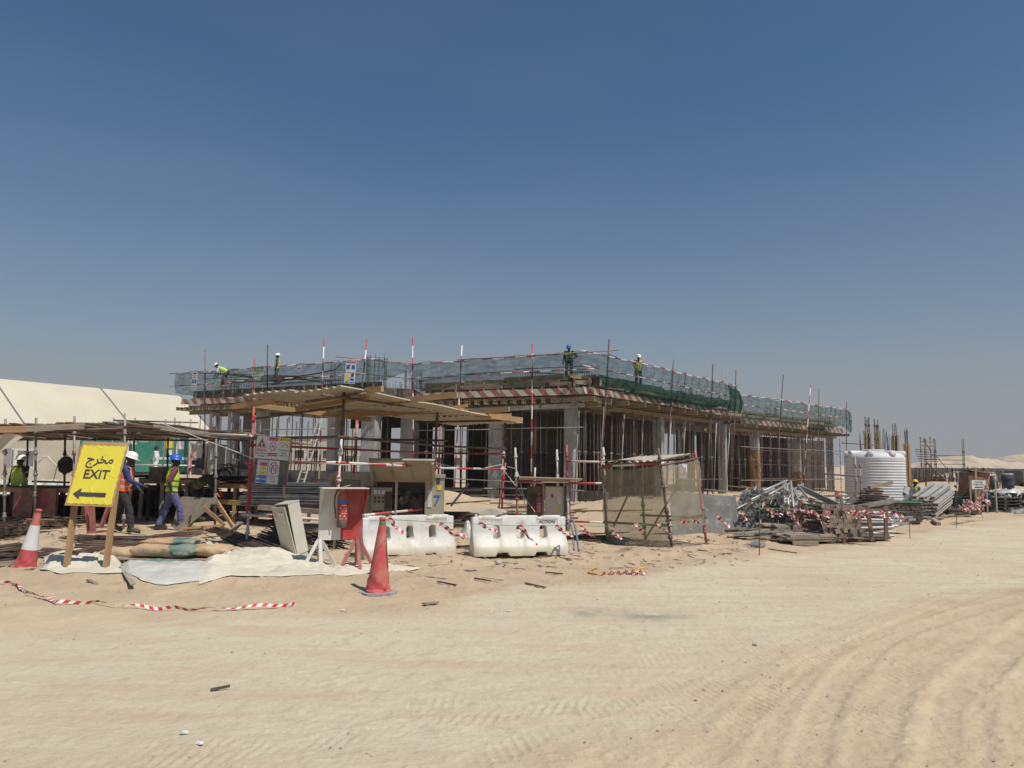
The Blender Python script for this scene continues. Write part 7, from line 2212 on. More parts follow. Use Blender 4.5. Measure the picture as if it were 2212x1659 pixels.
# props thrown on top, fanning
def topprop(u0, v0, y0, u1, v1, y1):
    a = at(u0, v0, y0); b = at(u1, v1, y1); heap_prop(a, (b - a).normalized(), (b - a).length, 'galvanised shoring prop thrown on top of the big heap at an angle', 'shoring props on top of the heap')
for t_ in ((1645, 1062, 19.4, 1700, 1038, 20.6), (1655, 1072, 19.5, 1706, 1044, 20.5), (1574, 1108, 19.8, 1640, 1074, 20.6), (1618, 1082, 19.4, 1672, 1055, 20.6), (1698, 1092, 19.2, 1684, 1055, 20.4), (1716, 1112, 19.1, 1708, 1040, 20.3), (1704, 1105, 19.2, 1700, 1046, 20.2),
           (1690, 1100, 19.3, 1697, 1040, 20.6), (1708, 1105, 19.3, 1725, 1048, 20.6), (1700, 1066, 19.4, 1690, 1045, 20.6), (1680, 1072, 19.4, 1668, 1058, 20.6), (1752, 1082, 19.4, 1724, 1050, 20.4), (1735, 1098, 19.0, 1712, 1054, 20.4), (1655, 1080, 19.3, 1665, 1060, 20.8)):
    topprop(*t_)
for k in range(9):      # prop bodies on the right side of the heap
    a = at(1692 + rnd(-5, 5), 1074 + k * 8.2, 20.6 - k * .03); b = at(1736 + rnd(-5, 5), 1046 + k * 9 + rnd(-2, 2), 22.2)
    heap_prop(a, (b - a).normalized(), (b - a).length, 'galvanised shoring prop on the right flank of the big heap', 'shoring props on the right flank')
tag(bar('steel_beam', at(1726, 1052, 21.0), at(1815, 1094, 19.5), (.05, .14), 'galvanised'), 'long grey steel beam sloping down from the heap of props to the right', 'steel beam')
for i, (u0, v0, u1, v1, y) in enumerate(((1760, 1084, 1840, 1098, 20.5), (1765, 1092, 1835, 1076, 21.5), (1745, 1094, 1800, 1080, 21.5), (1780, 1086, 1850, 1090, 22), (1790, 1078, 1812, 1096, 20.6), (1770, 1072, 1830, 1070, 23))):
    tag(bar('steel_tube', at(u0, v0, y), at(u1, v1, y - .6), .03, 'galvanised'), 'loose grey tube lying behind the brown plate stacks', 'tube', 'loose grey tubes behind the plate stacks')
# planks, two low stacks in front of the heap
def plank_stack(label, c, dirv, n_w, n_h, L, w_, t_, mat, grp, taper=.12, name='scaffold_plank', z0=.06, jit=.05, cat='plank'):
    d = V(dirv).normalized(); nn = V((-d.y, d.x, 0))
    for k in range(n_h):
        for i in range(n_w):
            Lk = L * rnd(.86, 1.0)
            p = V(c) + nn * ((i - (n_w - 1) / 2) * w_ * 1.03 + rnd(-jit, jit) * .3) - d * Lk / 2 + d * rnd(-jit, jit) * 2 + V((0, 0, z0 + k * t_ * 1.12))
            a = rnd(-.02, .02)
            dd = (d + nn * a).normalized()
            tag(bar(name, p, p + dd * Lk, (w_ * rnd(.93, 1.0), t_), random.choice(mat) if isinstance(mat, (list, tuple)) else mat), label, cat, grp)
def gx(u, v): p = gp(u, v); return V((p.x, p.y, 0))
plank_stack('grey weathered plank in the taller stack in front of the prop heap', gx(1690, 1155), (1, .30, 0), 4, 5, 1.15, .19, .042, ['timber_old'], 'taller plank stack before the prop heap')
plank_stack('grey weathered plank in the low stack beside the single stake', gx(1735, 1170), (1, .22, 0), 4, 3, 1.25, .19, .045, ['timber_old'], 'low plank stack beside the stake')
for k in range(16):
    a = gpt(1560 + rnd(0, 90), 1150 + rnd(0, 18)); a.z += .03 + rnd(0, .12); an = rnd(-.5, .6)
    tag(bar('board_strip', a, a + V((math.cos(an), math.sin(an) * .8, rnd(-.03, .08))) * rnd(.5, 1.2), (rnd(.06, .16), .025), random.choice(['timber_old', 'timber_old', 'galvanised', 'timber'])), 'loose strip of board or metal on the flat litter heap left of the stake', 'board strip', 'flat litter heap before the prop heap')
tag(bar('timber_beam', gpt(1712, 1178) + V((0, 0, .05)), gpt(1768, 1180) + V((0, 0, .05)), (.08, .09), 'timber_old'), 'squared timber lying in front of the low plank stack', 'timber')
# brown plate ended stacks on a pallet
def plate_stack(label, c, cols, rows, sx, sz, d, mat, grp, yaw=0, back=1.1, z0=.16):
    root = thing('plate_stack', label, 'plate stack', c, grp)
    M = Matrix.Rotation(R(yaw), 3, 'Z')
    for r_ in range(rows):
        for k in range(cols):
            p = V(c) + M @ V(((k - (cols - 1) / 2) * sx + rnd(-.02, .02) + .25 * sx * (r_ % 2), rnd(-.05, .05) + r_ * .012, z0 + r_ * sz + rnd(-.015, .015)))
            q_ = p + M @ V((rnd(-.1, .1), 1, 0)) * back
            o = bar('plate', p, p + (q_ - p).normalized() * .012, (sx * rnd(.85, 1.05), sz * rnd(.9, 1.15)), mat, root, up=M @ V((rnd(-.35, .35), rnd(-.2, .2), 1)))
            if k % 2 == 0 or r_ == rows - 1:
                bar('tube', p + V((0, .02, 0)), q_, .024, 'steel_rust', root, 6)
    for k in range(3): bar('pallet_block', V(c) + M @ V((-.4 * cols * sx + k * .4 * cols * sx, -.05, .05)), V(c) + M @ V((-.4 * cols * sx + k * .4 * cols * sx, .9, .05)), (.1, .09), 'timber', root)
    bar('pallet_slat', V(c) + M @ V((-.5 * cols * sx, -.06, .11)), V(c) + M @ V((.5 * cols * sx, -.06, .11)), (.1, .025), 'timber_old', root)
mk('rust_plate', (.24, .185, .155), (.17, .125, .105), 3, .85, .3, 30, var=.25, dust=.3)
plate_stack('stack of brown plate ended tubes, right one on a pallet, by the brown stakes', gx(1822, 1172), 8, 7, .115, .105, 0, 'rust_plate', 'brown plate stacks', 5)
plate_stack('shaded stack of brown plate ended tubes, left of the pallet one', gx(1750, 1158), 7, 6, .115, .11, 0, 'rust_plate', 'brown plate stacks', 12, z0=.12)
for k in range(16):
    a = at(1745 + rnd(-8, 30), 1096 + rnd(-3, 12), 18.8 + rnd(-.3, .5)); tag(bar('steel_tube', a, a + V((rnd(.9, 1.5), rnd(-.1, .5), rnd(-.03, .03))), .026, 'steel_rust'), 'rusty tube lying on top of the brown plate stacks', 'tube', 'rusty tubes on the plate stacks')
# galvanised tubes lying crosswise between two brown stakes
lab = 'long grey galvanised tube in the pile held by two brown stakes'
for k in range(34):
    r_ = k // 4; a = gx(1888, 1168) + V((-.62 + rnd(-.12, .1), .12 * (k % 4) + rnd(-.05, .1), .05 + r_ * .075 + rnd(-.012, .02)))
    b = a + V((rnd(.98, 1.16), rnd(-.10, .12), rnd(-.03, .05)))
    o = tag(bar('steel_tube', a, b, .033, random.choice(['galvanised'] * 6 + ['steel_rust']), None, 10, hole=True), lab, 'tube', 'grey tubes between the brown stakes')
for (u0, v0, u1, v1, l) in ((1884, 1168, 1874, 1095, 'brown steel stake with a hole near its top, left of the pair'), (1914, 1166, 1913, 1093, 'brown steel stake, right of the pair'), (1795, 1108, 1793, 1092, 'short dark stake behind the left plate stack'), (1729, 1130, 1730, 1080, 'dark stake between prop heap and plate stack')):
    y = 17.3 if u0 > 1850 else 18.6
    tag(bar('stake', at(u0, v0, y), at(u1, v1, y), (.075, .05), 'brown_paint'), l, 'stake')
tag(bar('stake', at(1850 - 30, 1115, 19), at(1848 - 30, 1076, 19), (.06, .05), 'steel_grey'), 'grey stake behind the right plate stack', 'stake')
# dark timber stack with a yellow plank on top, in front of the tank
for k in range(46):
    r_ = k // 4; y = 20.8 + rnd(-.2, .3); w0 = max(.35, .9 - r_ * .045)
    c = P(1892, y, .42 + r_ * .066) + V((rnd(-.12, .12), .15 * (k % 4), rnd(-.008, .008)))
    an = rnd(-.25, .35)
    tag(bar('short_plank', c - V((math.cos(an), math.sin(an), 0)) * w0 / 2, c + V((math.cos(an), math.sin(an), 0)) * w0 / 2, (rnd(.08, .16), .042), random.choice(['timber_dark', 'timber_dark', 'timber_old'])), 'dark short plank in the stack in front of the water tank', 'plank', 'dark plank stack before the water tank')
tag(bar('timber_plank', at(1877, 1053, 20.4), at(1926, 1043, 20.6), (.12, .08), 'timber_yellow'), 'pale yellow plank on top of the dark plank stack', 'plank')
tag(bar('steel_beam', at(1840, 1098, 20.2), at(1930, 1081, 20.6), (.06, .12), 'steel_grey'), 'long grey beam under the dark plank stack', 'steel beam')
bundle('tube_pile', 'pale tubes under the dark plank stack in front of the tank', P(1835, 20.2, .15), P(1950, 20.8, .15), 1.0, .3, .025, 'galvanised', 40, .1, cat='tubes')
# stack of rusty tube ends (honeycomb)
hs_ = thing('tube_end_stack', 'block of small rusty tubes stacked like a honeycomb, ends towards the viewer', 'tube stack', gx(1958, 1133))
base = gx(1958, 1133)
ring_k = MB(); ring_k.tube((0, 0, 0), (0, .9, 0), .032, 8, cap=False); ring_k.lathe([(.032, 0), (.021, 0.0)], 8, Matrix.Rotation(R(-90), 3, 'X')); ring_k.lathe([(.0005, .02), (.024, .02)], 8, Matrix.Rotation(R(-90), 3, 'X'), mi=1)
rme = ring_k.mesh('tube', ['rust_plate', 'machine_dark'])
cnt = 0
for r_ in range(11):
    for k in range(17):
        o = bpy.data.objects.new('tube', rme); COL.objects.link(o); o.parent = hs_
        o.location = V(((k - 8) * .064 + .032 * (r_ % 2) + rnd(-.006, .006), rnd(-.03, .03) + .08 * (k / 17), .10 + r_ * .054 + rnd(-.005, .005))); o.rotation_euler = (rnd(-.05, .05), 0, R(-8) + rnd(-.1, .1)); cnt += 1
bar('strap_angle', base + V((-.55, -.04, .70)), base + V((.55, .05, .68)), (.05, .04), 'rope_green', hs_)
for k in range(8): bar('loose_tube', base + V((-.5 + k * .12, -.12, .05)), base + V((-.45 + k * .12, .4, .05)), .035, 'rust_plate', hs_, 8, hole=True)
# ribbed aluminium beams lying slanted
lab = 'ribbed aluminium beam in the sloping bundle right of the honeycomb stack'
for r_ in range(7):
    for k in range(5):
        a = P(1990, 26.4, 0); a.z = .08 + r_ * .115 + rnd(-.015, .015); a += V((.98, -.12, 0)) * ((k - 2) * .16 + .03 * r_ + rnd(-.02, .02)) + V((0, rnd(-.12, .12) + .0, 0))
        if r_ > 4 and k > 3: continue
        b = a + V((1.75, 2.0, .42)) * rnd(.97, 1.03)
        root = tag(bar('aluminium_beam', a, b, (.14, .035), 'aluminium'), lab, 'aluminium beam', 'sloping aluminium beams')
        kk = ('alr',)
        if kk not in CACHE:
            mb = MB(); LL = (b - a).length
            mb.box((0, -.045, LL / 2), (.05, .055, LL - .01)); mb.box((0, -.082, LL / 2), (.14, .02, LL - .006)); CACHE[kk] = mb.mesh('web', 'aluminium')
            m2 = MB(); m2.box((0, -.045, .0), (.13, .05, .004)); CACHE[('ale',)] = m2.mesh('hollow_end', 'machine_dark')
        for nm_, kx in (('web', kk), ('hollow_end', ('ale',))):
            o = bpy.data.objects.new(nm_, CACHE[kx]); COL.objects.link(o); o.parent = root
for k in range(9):
    a = gpt(2035 + k * 6, 1110 - (k % 3) * 3) + V((0, rnd(0, .4), .06 + .09 * (k % 3))); b = a + V((1.0 - .06 * k, 1.5, .02))
    tag(bar('aluminium_beam', a, b, (.11, .09), 'aluminium'), 'shorter aluminium beam in the low pile right of the sloping bundle', 'aluminium beam', 'low aluminium beam pile')
for k in range(14):
    a = gpt(2005 + rnd(-20, 45), 1122 + rnd(-6, 6)); a.z += .05; an = rnd(.1, 1.1)
    tag(bar('steel_tube', a, a + V((math.cos(an), math.sin(an), rnd(0, .05))) * rnd(.5, 1.1), .03, 'rust_plate', None, 8), 'short rusty tube strewn on the ground before the aluminium beams', 'tube', 'short tubes before the aluminium beams')
tag(bar('timber_block', gpt(2016, 1126) + V((0, 0, .05)), gpt(2028, 1135) + V((0, 0, .05)), (.12, .10), 'timber_old'), 'short squared timber end lying before the aluminium beams', 'timber')
# pallet stacks
def pallets(label, c, w_, d_, n, mat, grp, yaw=-25):
    root = thing('pallet_stack', label, 'pallet stack', c, grp); M = Matrix.Rotation(R(yaw), 3, 'Z')
    for k in range(n):
        z = .05 + k * .125
        for i in range(6): MB().box(V(c) + M @ V((rnd(-.02, .02), (i - 2.5) * d_ / 6, z + .05)), (w_, d_ / 6 * .75, .022), M).out('slat', mat, root)
        for i in range(3): MB().box(V(c) + M @ V(((i - 1) * w_ * .45 + rnd(-.02, .02), 0, z)), (.10, d_, .075), M).out('bearer', mat, root)
    return root
pallets('stack of brown timber pallets with pink tape drawn over it', gx(2112, 1106) + V((0, .5, 0)), 1.3, 1.1, 5, 'timber_old', 'pallet stacks on the right')
MB().box(gx(2128, 1100) + V((.1, .9, .74)), (.7, 1.3, .03), Matrix.Rotation(R(-25), 3, 'Z')).out('top_sheet', 'sheet_metal', bpy.data.objects['pallet_stack'])
pallets('dark square stack of boards at the right beyond the pallets', gx(2172, 1108) + V((.1, .6, 0)), 1.25, 1.2, 5, 'timber_dark', 'pallet stacks on the right', -8)
for k in range(5):
    a = gpt(2192, 1096 + k * 4) + V((0, 0, .06)); tag(bar('timber_plank', a, a + V((1.6, -.1 + k * .05, 0)), (.1, .05), 'timber_old'), 'pale plank on the ground right of the dark square stack', 'plank', 'planks at the right edge')
# stakes with tape
tl2 = thing('tape_line', 'red and white tape flags strung along the stored props between the stakes', 'barrier tape', (9, 18, 0))
for (u0, v0, u1, v1, y, l) in ((1640, 1202, 1641, 1084, 15.0, 'thin rusty rod in front of the prop heap'), (1966, 1164, 1963, 1118, 19.5, 'thin rod in front of the honeycomb stack'), (2066, 1141, 2067, 1040, 21.5, 'thin rod with black and white rag in front of the aluminium beams'), (2124, 1120, 2107, 1075, 25, 'leaning thin rod before the pallets')):
    b = gp(u0, v0); t_ = at(u1, v1, b.y); tag(bar('marker_rod', b, t_, .009, 'steel_rust', None, 6), l, 'marker rod')
tag(bar('stake', at(2108, 1085, 31), at(2107, 990 + 20, 31), (.07, .05), 'timber'), 'timber stake at the end of the pink tape', 'stake')
line2 = [at(1641, 1098, 15.2), at(1700, 1098, 17.8), at(1750, 1103, 17.8), at(1800, 1101, 17.5), at(1876, 1103, 17.2), at(1914, 1100, 17.2), at(1963, 1108, 19.0)]
MB().path(line2, .005, 4).out('string', 'rope_green', tl2)
for u, v, y in ((1602, 1106, 17.5), (1655, 1100, 17.6), (1664, 1106, 17.6), (1700, 1104, 17.8), (1712, 1112, 17.8), (1740, 1104, 17.7), (1752, 1106, 17.6), (1765, 1110, 17.5), (1778, 1112, 17.4), (1786, 1104, 17.4), (1830, 1104, 17.3), (1840, 1106, 17.3), (1850, 1108, 17.2), (1862, 1102, 17.2), (1880, 1104, 17.0), (1900, 1105, 17.1), (1906, 1108, 17.1), (1920, 1104, 18.5), (1934, 1108, 18.8), (1946, 1112, 19.0)):
    flag(u, v, u + rnd(8, 26), v + rnd(4, 20), y, tl2, True, .05)
for a_, b_ in (((1715, 1098), (1765, 1108)), ((1825, 1103), (1875, 1104))):
    pts = [at(a_[0] + (b_[0] - a_[0]) * k / 24, a_[1] + (b_[1] - a_[1]) * k / 24 + 2.5 * math.sin(k * .9), 17.3) for k in range(25)]
    ribbon_mesh('flag', pts, .05, 'tape_stripe', tl2, .35)
tl3 = thing('tape_tangle', 'thick tangle of pink and white tape drawn over the pallets at the right', 'barrier tape', (14, 25, 0))
for k in range(26):
    f = rnd(0, 1); u = 2068 + 60 * f; v = 1088 - 12 * f + rnd(-6, 10); y = 24.5 + f * 2
    pts = [at(u + i * rnd(1.5, 3.5), v + i * rnd(.5, 2.5) + rnd(-2, 2), y + .1 * math.sin(i)) for i in range(8)]
    ribbon_mesh('flag', pts, .055, 'tape_stripe_pink', tl3, rnd(.3, .8))
for k in range(16):
    pts = [at(2118 + k * .9 + rnd(-4, 4), 1080 - k * 2.4 + i * 1.6, 29 + .1 * i) for i in range(6)]
    ribbon_mesh('flag', pts, .07, 'tape_stripe_pink', tl3, rnd(.3, .8))
ribbon_mesh('flag', [at(2062 + k, 1048 + k * 1.8, 21.4) for k in range(7)], .06, 'print_black', tl3, .5)

# ------------------------------------------------------------------ white water tank
TY = 31.0
tk = thing('water_tank', 'big white ribbed cylindrical water tank behind the plank stacks', 'water tank', P(1892, TY, 0))
ct = P(1893, TY, 0); rad = 60.5 / 1662 * TY
zt_ = zv(989, TY, 1893); ztop = zv(972, TY, 1893)
prof = [(rad * .98, 0)]
nrib = 19; z = .05
for k in range(nrib):
    h0 = .05 + (zt_ - .12) * k / nrib; h1 = .05 + (zt_ - .12) * (k + 1) / nrib; dh = h1 - h0
    prof += [(rad * .986, h0), (rad * .986, h0 + dh * .25), (rad * .998, h0 + dh * .45), (rad, h0 + dh * .75), (rad * .992, h0 + dh * .95)]
prof += [(rad * 1.0, zt_ - .05), (rad * 1.0, zt_), (rad * .985, zt_ + .03), (rad * .96, zt_ + .10), (rad * .88, zt_ + .17), (rad * .6, zt_ + .24), (rad * .36, zt_ + .26), (rad * .36, zt_ + .31), (rad * .32, zt_ + .33), (.0, zt_ + .34)]
MB().lathe(prof, 64, c=ct).out('tank_body', 'tank_white', tk, smooth=False)
for o in (tk.children[0],):
    o.data.polygons.foreach_set('use_smooth', [True] * len(o.data.polygons))
    try: o.data.set_sharp_from_angle(angle=R(40))
    except Exception: pass
for k in range(8):
    a = R(k * 45 + 12); c = ct + V((math.cos(a) * rad * .86, math.sin(a) * rad * .86, zt_ + .14))
    M = Matrix.Rotation(a, 3, 'Z')
    MB().lathe([(.0, -.45), (.12, -.45), (.135, -.42), (.135, .12), (.12, .15), (0, .15)], 14, M @ Matrix.Rotation(R(90), 3, 'Y'), c).out('roof_lug', 'tank_white', tk, smooth=True)
for (u, v, y) in ((1962, 1062, 30.2), (1968, 1080, 30.0)):
    tag(MB().box(at(u, v, y), (.5, .35, .28), Matrix.Rotation(R(25), 3, 'Y')).out('plastic_block', 'tank_white'), 'white ribbed plastic piece leaning against the right foot of the water tank', 'plastic piece', 'white pieces by the tank')
for u, z1 in ((1847, 1046 - 60), (1858, 1000)):
    p = at(u, z1, 26.5); bar('post', (p.x, p.y, 0), p, .027, 'steel_grey', scf2, 8, cups=.5)
for v0, v1 in ((1024, 1030), (1060, 1066)):
    bar('rail', at(1782, v0, 28), at(1862, v1, 26.4), .025, 'steel_grey', scf2, 8)
red = thing('red_bucket', 'small red bucket on sand left of the water tank', 'bucket', P(1812, 30, .3))
MB().lathe([(.0, 0), (.10, 0), (.13, .32), (.12, .32), (.09, .02)], 16, c=at(1812, 1083, 28)).out('bucket_body', 'paint_red', red, smooth=True)

# ------------------------------------------------------------------ beyond the tank: shuttered columns, scaffolds
def shut_col(u0, u1, vtop, y, vbar, label, pale=True, dark='ply_dark', z0=0):
    c = P((u0 + u1) / 2, y, 0); w_ = (u1 - u0) / 1662 * y; zt1 = zv(vtop, y, u0)
    root = thing('shuttered_column', label, 'column form', c)
    M = Matrix.Rotation(R(-30), 3, 'Z')
    MB().box(c + V((0, 0, (z0 + zt1) / 2)), (w_ * .62, w_ * .62, zt1 - z0), M).out('form_panel', dark, root)
    for sx, sy in ((-1, -1), (1, -1), (1, 1), (-.2, -1)):
        p = c + M @ V((sx * w_ * .34, sy * w_ * .34, 0)); bar('form_stud', (p.x, p.y, z0), (p.x, p.y, zt1 - .1 + rnd(0, .25)), (.1, .08), 'timber_yellow' if pale else 'timber', root)
    mb = MB(); zt2 = zv(vbar, y, u0)
    for i in range(3):
        for k in range(3):
            if i == 1 and k == 1: continue
            q_ = c + M @ V(((i - 1) * w_ * .22, (k - 1) * w_ * .22, 0)); mb.tube((q_.x, q_.y, zt1 - .3), (q_.x + rnd(-.03, .03), q_.y, zt2 + rnd(-.1, .1)), .014, 5)
    for k in range(3):
        zz = zt1 + (zt2 - zt1) * (k + .5) / 3
        mb.box(c + V((0, 0, zz)), (w_ * .46, w_ * .46, .015), M)
    mb.out('rebar', 'rebar', root)
    return root
shut_col(1871, 1886, 936, 50, 905, 'shuttered column with tall prop tubes, left one behind the tank')
shut_col(1895, 1906, 934, 52, 920, 'shuttered column behind the middle of the tank roof', dark='timber')
shut_col(1930, 1946, 941, 50, 916, 'tall dark shuttered column with yellow studs above the tank')
shut_col(1958, 1969, 963, 42, 928, 'dark leaning column form with rebar right of the tank', pale=False)
for (u, vt, y) in ((1869, 900, 47), (1877, 902, 47.5), (1889, 905, 48), (1896, 907, 48)):
    p = at(u, vt, y); bar('tall_post', (p.x - .05, p.y, 0), p, .04, 'steel_rust', scf2, 8, cups=.8)
bar('rail', at(1818, 957, 50), at(1898, 962, 47.5), .03, 'paint_faded_red', scf2, 8)
for l, u0, v0, u1, v1, y in (('leaning bunch of dark rebar above the tank', 1903, 975, 1913, 925, 46), ('two thin upright bars above the tank right side', 1921, 975, 1918, 934, 46), ('pale leaning bars left above the tank', 1864, 975, 1859, 938, 46)):
    a = at(u0, v0, y); b = at(u1, v1, y); mb = MB()
    for k in range(5): mb.tube(a + V((rnd(-.12, .12), rnd(-.1, .1), -2)), b + V((rnd(-.15, .15), 0, rnd(-.4, .1))), .014, 5)
    tag(mb.out('rebar_bunch', 'rebar'), l, 'rebar')
# scaffold tower
tw = thing('scaffold_tower', 'rusty scaffold tower with stair against the sky at the far right', 'scaffold', P(2020, 62, 0))
Yt = 60
tposts = ((1988, 944, 60), (1996, 946, 63), (1999, 948, 64), (2009, 944, 60), (2017, 947, 63), (2020, 948, 60), (2078, 948, 60), (2081, 949, 62))
for u, vt, y in tposts:
    t_ = at(u, vt, y); bar('post', (t_.x, t_.y, -.3), t_, .035, 'steel_rust', tw, 6, cups=1.0)
for u0, u1, v, y in ((1988, 2020, 954, 60), (1988, 2018, 963, 61), (1977, 2022, 971, 60), (1977, 2024, 976, 61), (1978, 2022, 981, 60), (1981, 2021, 986, 61), (1983, 2024, 991, 60), (1983, 2026, 996, 61), (1988, 2082, 1002, 60), (1996, 2080, 985 + 8, 62), (2010, 2081, 983.5, 60), (2020, 2081, 1012, 60), (1988, 2020, 1011, 60), (2006, 2080, 1020, 61), (1996, 2082, 1033, 60)):
    bar('ledger', at(u0, v, y), at(u1, v + 1, y), .03, 'steel_rust', tw, 6)
bar('stair', at(2003, 1000, 61), at(2055, 1050, 60), (.5, .08), 'steel_rust', tw); bar('brace', at(2022, 984, 60), at(2066, 1040, 60), .03, 'steel_rust', tw, 6); bar('brace', at(1996, 953, 60), at(2010, 972, 61), .03, 'steel_rust', tw, 6)
# second small scaffold and upright bars
fs = thing('low_scaffold', 'low rusty scaffold frame right of the tower', 'scaffold', P(2130, 55, 0))
for u, vt in ((2099, 1013), (2105, 1013), (2131, 1012), (2135, 1013), (2152, 1012), (2158, 1012), (2164, 1013), (2167, 1014)):
    t_ = at(u, vt, 50); bar('post', (t_.x, t_.y, -.4), t_, .03, 'steel_rust', fs, 6, cups=.8)
for u0, u1, v in ((2131, 2168, 1023), (2131, 2166, 1028), (2099, 2165, 1040), (2152, 2168, 1015)):
    bar('ledger', at(u0, v, 50), at(u1, v, 50), .028, 'steel_rust', fs, 6)
mb = MB()
rs = random.Random(3)
for k in range(120):
    u = rs.uniform(1972, 2200); p = P(u, rs.uniform(58, 72), 0); h = rs.uniform(.9, 2.2) if u < 2150 else rs.uniform(.5, 1.4)
    mb.tube((p.x, p.y, -.2), (p.x + rs.uniform(-.05, .05), p.y, h), rs.choice((.018, .03, .05)), 4)
tag(mb.out('starter_bars', 'steel_rust'), 'field of upright starter bars in the far foundation', 'rebar', kind='stuff')
for k, (u0, u1, y, l) in enumerate(((1968, 2060, 54, 'long low dark foundation beam form'), (2040, 2150, 48, 'low dark foundation form right of the first'))):
    a = P(u0, y, 0); b = P(u1, y - 1, 0); tag(MB().beam(a + V((0, 0, .25)), b + V((0, 0, .25)), .5, .5).out('foundation_form', 'ply_dark'), l, 'foundation form')
# low green net fence
def lownet(label, us, y, h, seed, z0=0):
    p0 = P(us[0], y, 0); p1 = P(us[1], y + .6, 0)
    o = MB().sheet(lambda s, t: (p0.x + (p1.x - p0.x) * s, p0.y + (p1.y - p0.y) * s + .12 * math.sin(s * 19 + t * 3 + seed), z0 + h * t * (1 - .18 * math.sin(s * 9 + seed) ** 2) + .03 * math.sin(s * 31)), 70, 12).out('net_fence', 'net_green_dense', smooth=True)
    tag(o, label, 'net fence', 'low green net fences')
lownet('low green net fence between the water tank and the aluminium beams', (1962, 2052), 29.5, 1.02, 2)
lownet('low green net fence with flags below the small white notice', (2048, 2150), 31.0, .90, 5)
for u in (1970, 2000, 2050, 2095, 2130, 2150):
    p = at(u, 1040, 30.8); tag(bar('stake', (p.x, p.y, 0), p, (.05, .04), 'timber_old'), 'timber stake holding the low green net', 'stake', 'stakes of the low green net')
bundle('timber_row', 'row of dark boards on the ground below the green net', P(2045, 28.5, 0), P(2110, 28.5, 0), .5, .3, .04, 'timber_dark', 20, .05, cat='timber')
# notice on post
nb = thing('notice_board', 'small white notice reading ACCESS THIS WAY with an arrow bar on a timber post', 'sign', P(2114, 31, 0))
nc = at(2114, 1047, 30.2); NM = facing(6)
bar('post', (nc.x, nc.y + .05, 0), nc + V((0, .05, -.1)), (.09, .05), 'timber_old', nb)
plate('board', 'print_white', nb, NM, nc, 0, 0, .58, .34, 0, .015)
tx('ACCESS', 0, .09, .10, 'print_black', NM, nc, nb, .010, .02); tx('THIS WAY', 0, -.005, .10, 'print_black', NM, nc, nb, .010, .02); plate('arrow_bar', 'print_black', nb, NM, nc, 0, -.10, .36, .04, .010)
# dark red mixer
mx = thing('site_mixer', 'dark red machine housing behind the white notice', 'machine', P(2100, 36, 0))
mc = at(2102, 1045, 34)
MB().box(mc + V((-.08, 0, 0)), (.70, .8, 1.0), taper=.92).out('housing', 'brown_paint', mx); MB().box(mc + V((.30, -.1, .25)), (.45, .5, .5), Matrix.Rotation(R(6), 3, 'Y')).out('hopper', 'paint_faded_red', mx)
MB().box(mc + V((.1, 0, .53)), (.9, .9, .05), Matrix.Rotation(R(8), 3, 'Y')).out('lid', 'steel_grey', mx); MB().box(mc + V((0, 0, -.7)), (.6, .5, .4)).out('frame', 'machine_dark', mx)
# drum, tyre stack, black pipe heap with plastic
dm = thing('blue_drum', 'dark blue drum standing beyond the black pipe heap', 'drum', P(2177, 42, 0))
c = at(2165 + 12, 1040, 42)
MB().lathe([(0, -.5), (.29, -.5), (.30, -.18), (.31, -.16), (.30, -.14), (.30, .14), (.31, .16), (.30, .18), (.29, .38), (0, .38)], 20, c=c).out('drum_body', 'cloth_navy', dm, smooth=True)
MB().lathe([(.24, .39), (.26, .42), (.28, .39)], 20, c=c).out('rim', 'paint_white', dm)
tag(MB().lathe([(.0, -.6), (.22, -.6), (.22, .35), (.0, .36)], 16, c=at(2146, 1044, 38)).out('black_cylinder', 'plastic_black', smooth=True), 'tall black plastic cylinder left of the timber stake', 'cylinder')
lab = 'black pipe in the heap under plastic at the right edge, pale end showing'
for k in range(110):
    r_ = k // 22; f = (k % 22) / 21
    c = P(2130 + f * 150, 33.5, 0) + V((rnd(-.05, .05), rnd(-.2, .2), .12 + r_ * .14 + rnd(-.04, .04)))
    o = tag(bar('black_pipe', c, c + V((rnd(-.2, .6), 2.2, rnd(-.05, .05))), .075, 'plastic_black', None, 8), lab, 'pipe', 'black pipes at the right edge')
    if random.random() < .32:
        kk = ('ppe',)
        if kk not in CACHE: CACHE[kk] = MB().tube((0, 0, -.006), (0, 0, -.002), .05, 8).mesh('pipe_end', 'paper')
        e = bpy.data.objects.new('pipe_end', CACHE[kk]); COL.objects.link(e); e.parent = o
crumple('plastic_sheet', 'plastic_sheet', 'pale plastic sheet spread over the black pipe heap', 'plastic sheet', (P(2205, 34.5, 0).x + .4, 34.6, .62), 1.7, 1.1, .35, 71, 60, 30)
crumple('black_sheet', 'plastic_black', 'black plastic crumpled on the ground in front of the pipe heap', 'plastic sheet', (P(2195, 32, 0).x, 32.2, 0), 2.0, .7, .28, 75, 50, 20)
# truck at right edge
tr_ = thing('flatbed_truck', 'green and grey flatbed truck end at the right edge beyond the pipes', 'truck', P(2215, 60, 0))
def tbx(n_, u, v, y, w_, d_, h_, m): return MB().box(at(u, v, y), (w_, d_, h_)).out(n_, m, tr_)
tbx('bed', 2208, 1037, 60, 2.6, 5, .12, 'steel_grey'); tbx('load', 2210, 1025, 60, 2.2, 3, .5, 'genset_green'); tbx('frame', 2192, 1042, 59, .25, .3, 1.3, 'steel_grey'); tbx('rail', 2185, 1031, 59, .15, 3, .8, 'steel_grey')
for u in (2198, 2214):
    c = at(u, 1052, 58); MB().tube(c, c + V((0, .35, 0)), .45, 18).out('wheel', 'plastic_black', tr_)
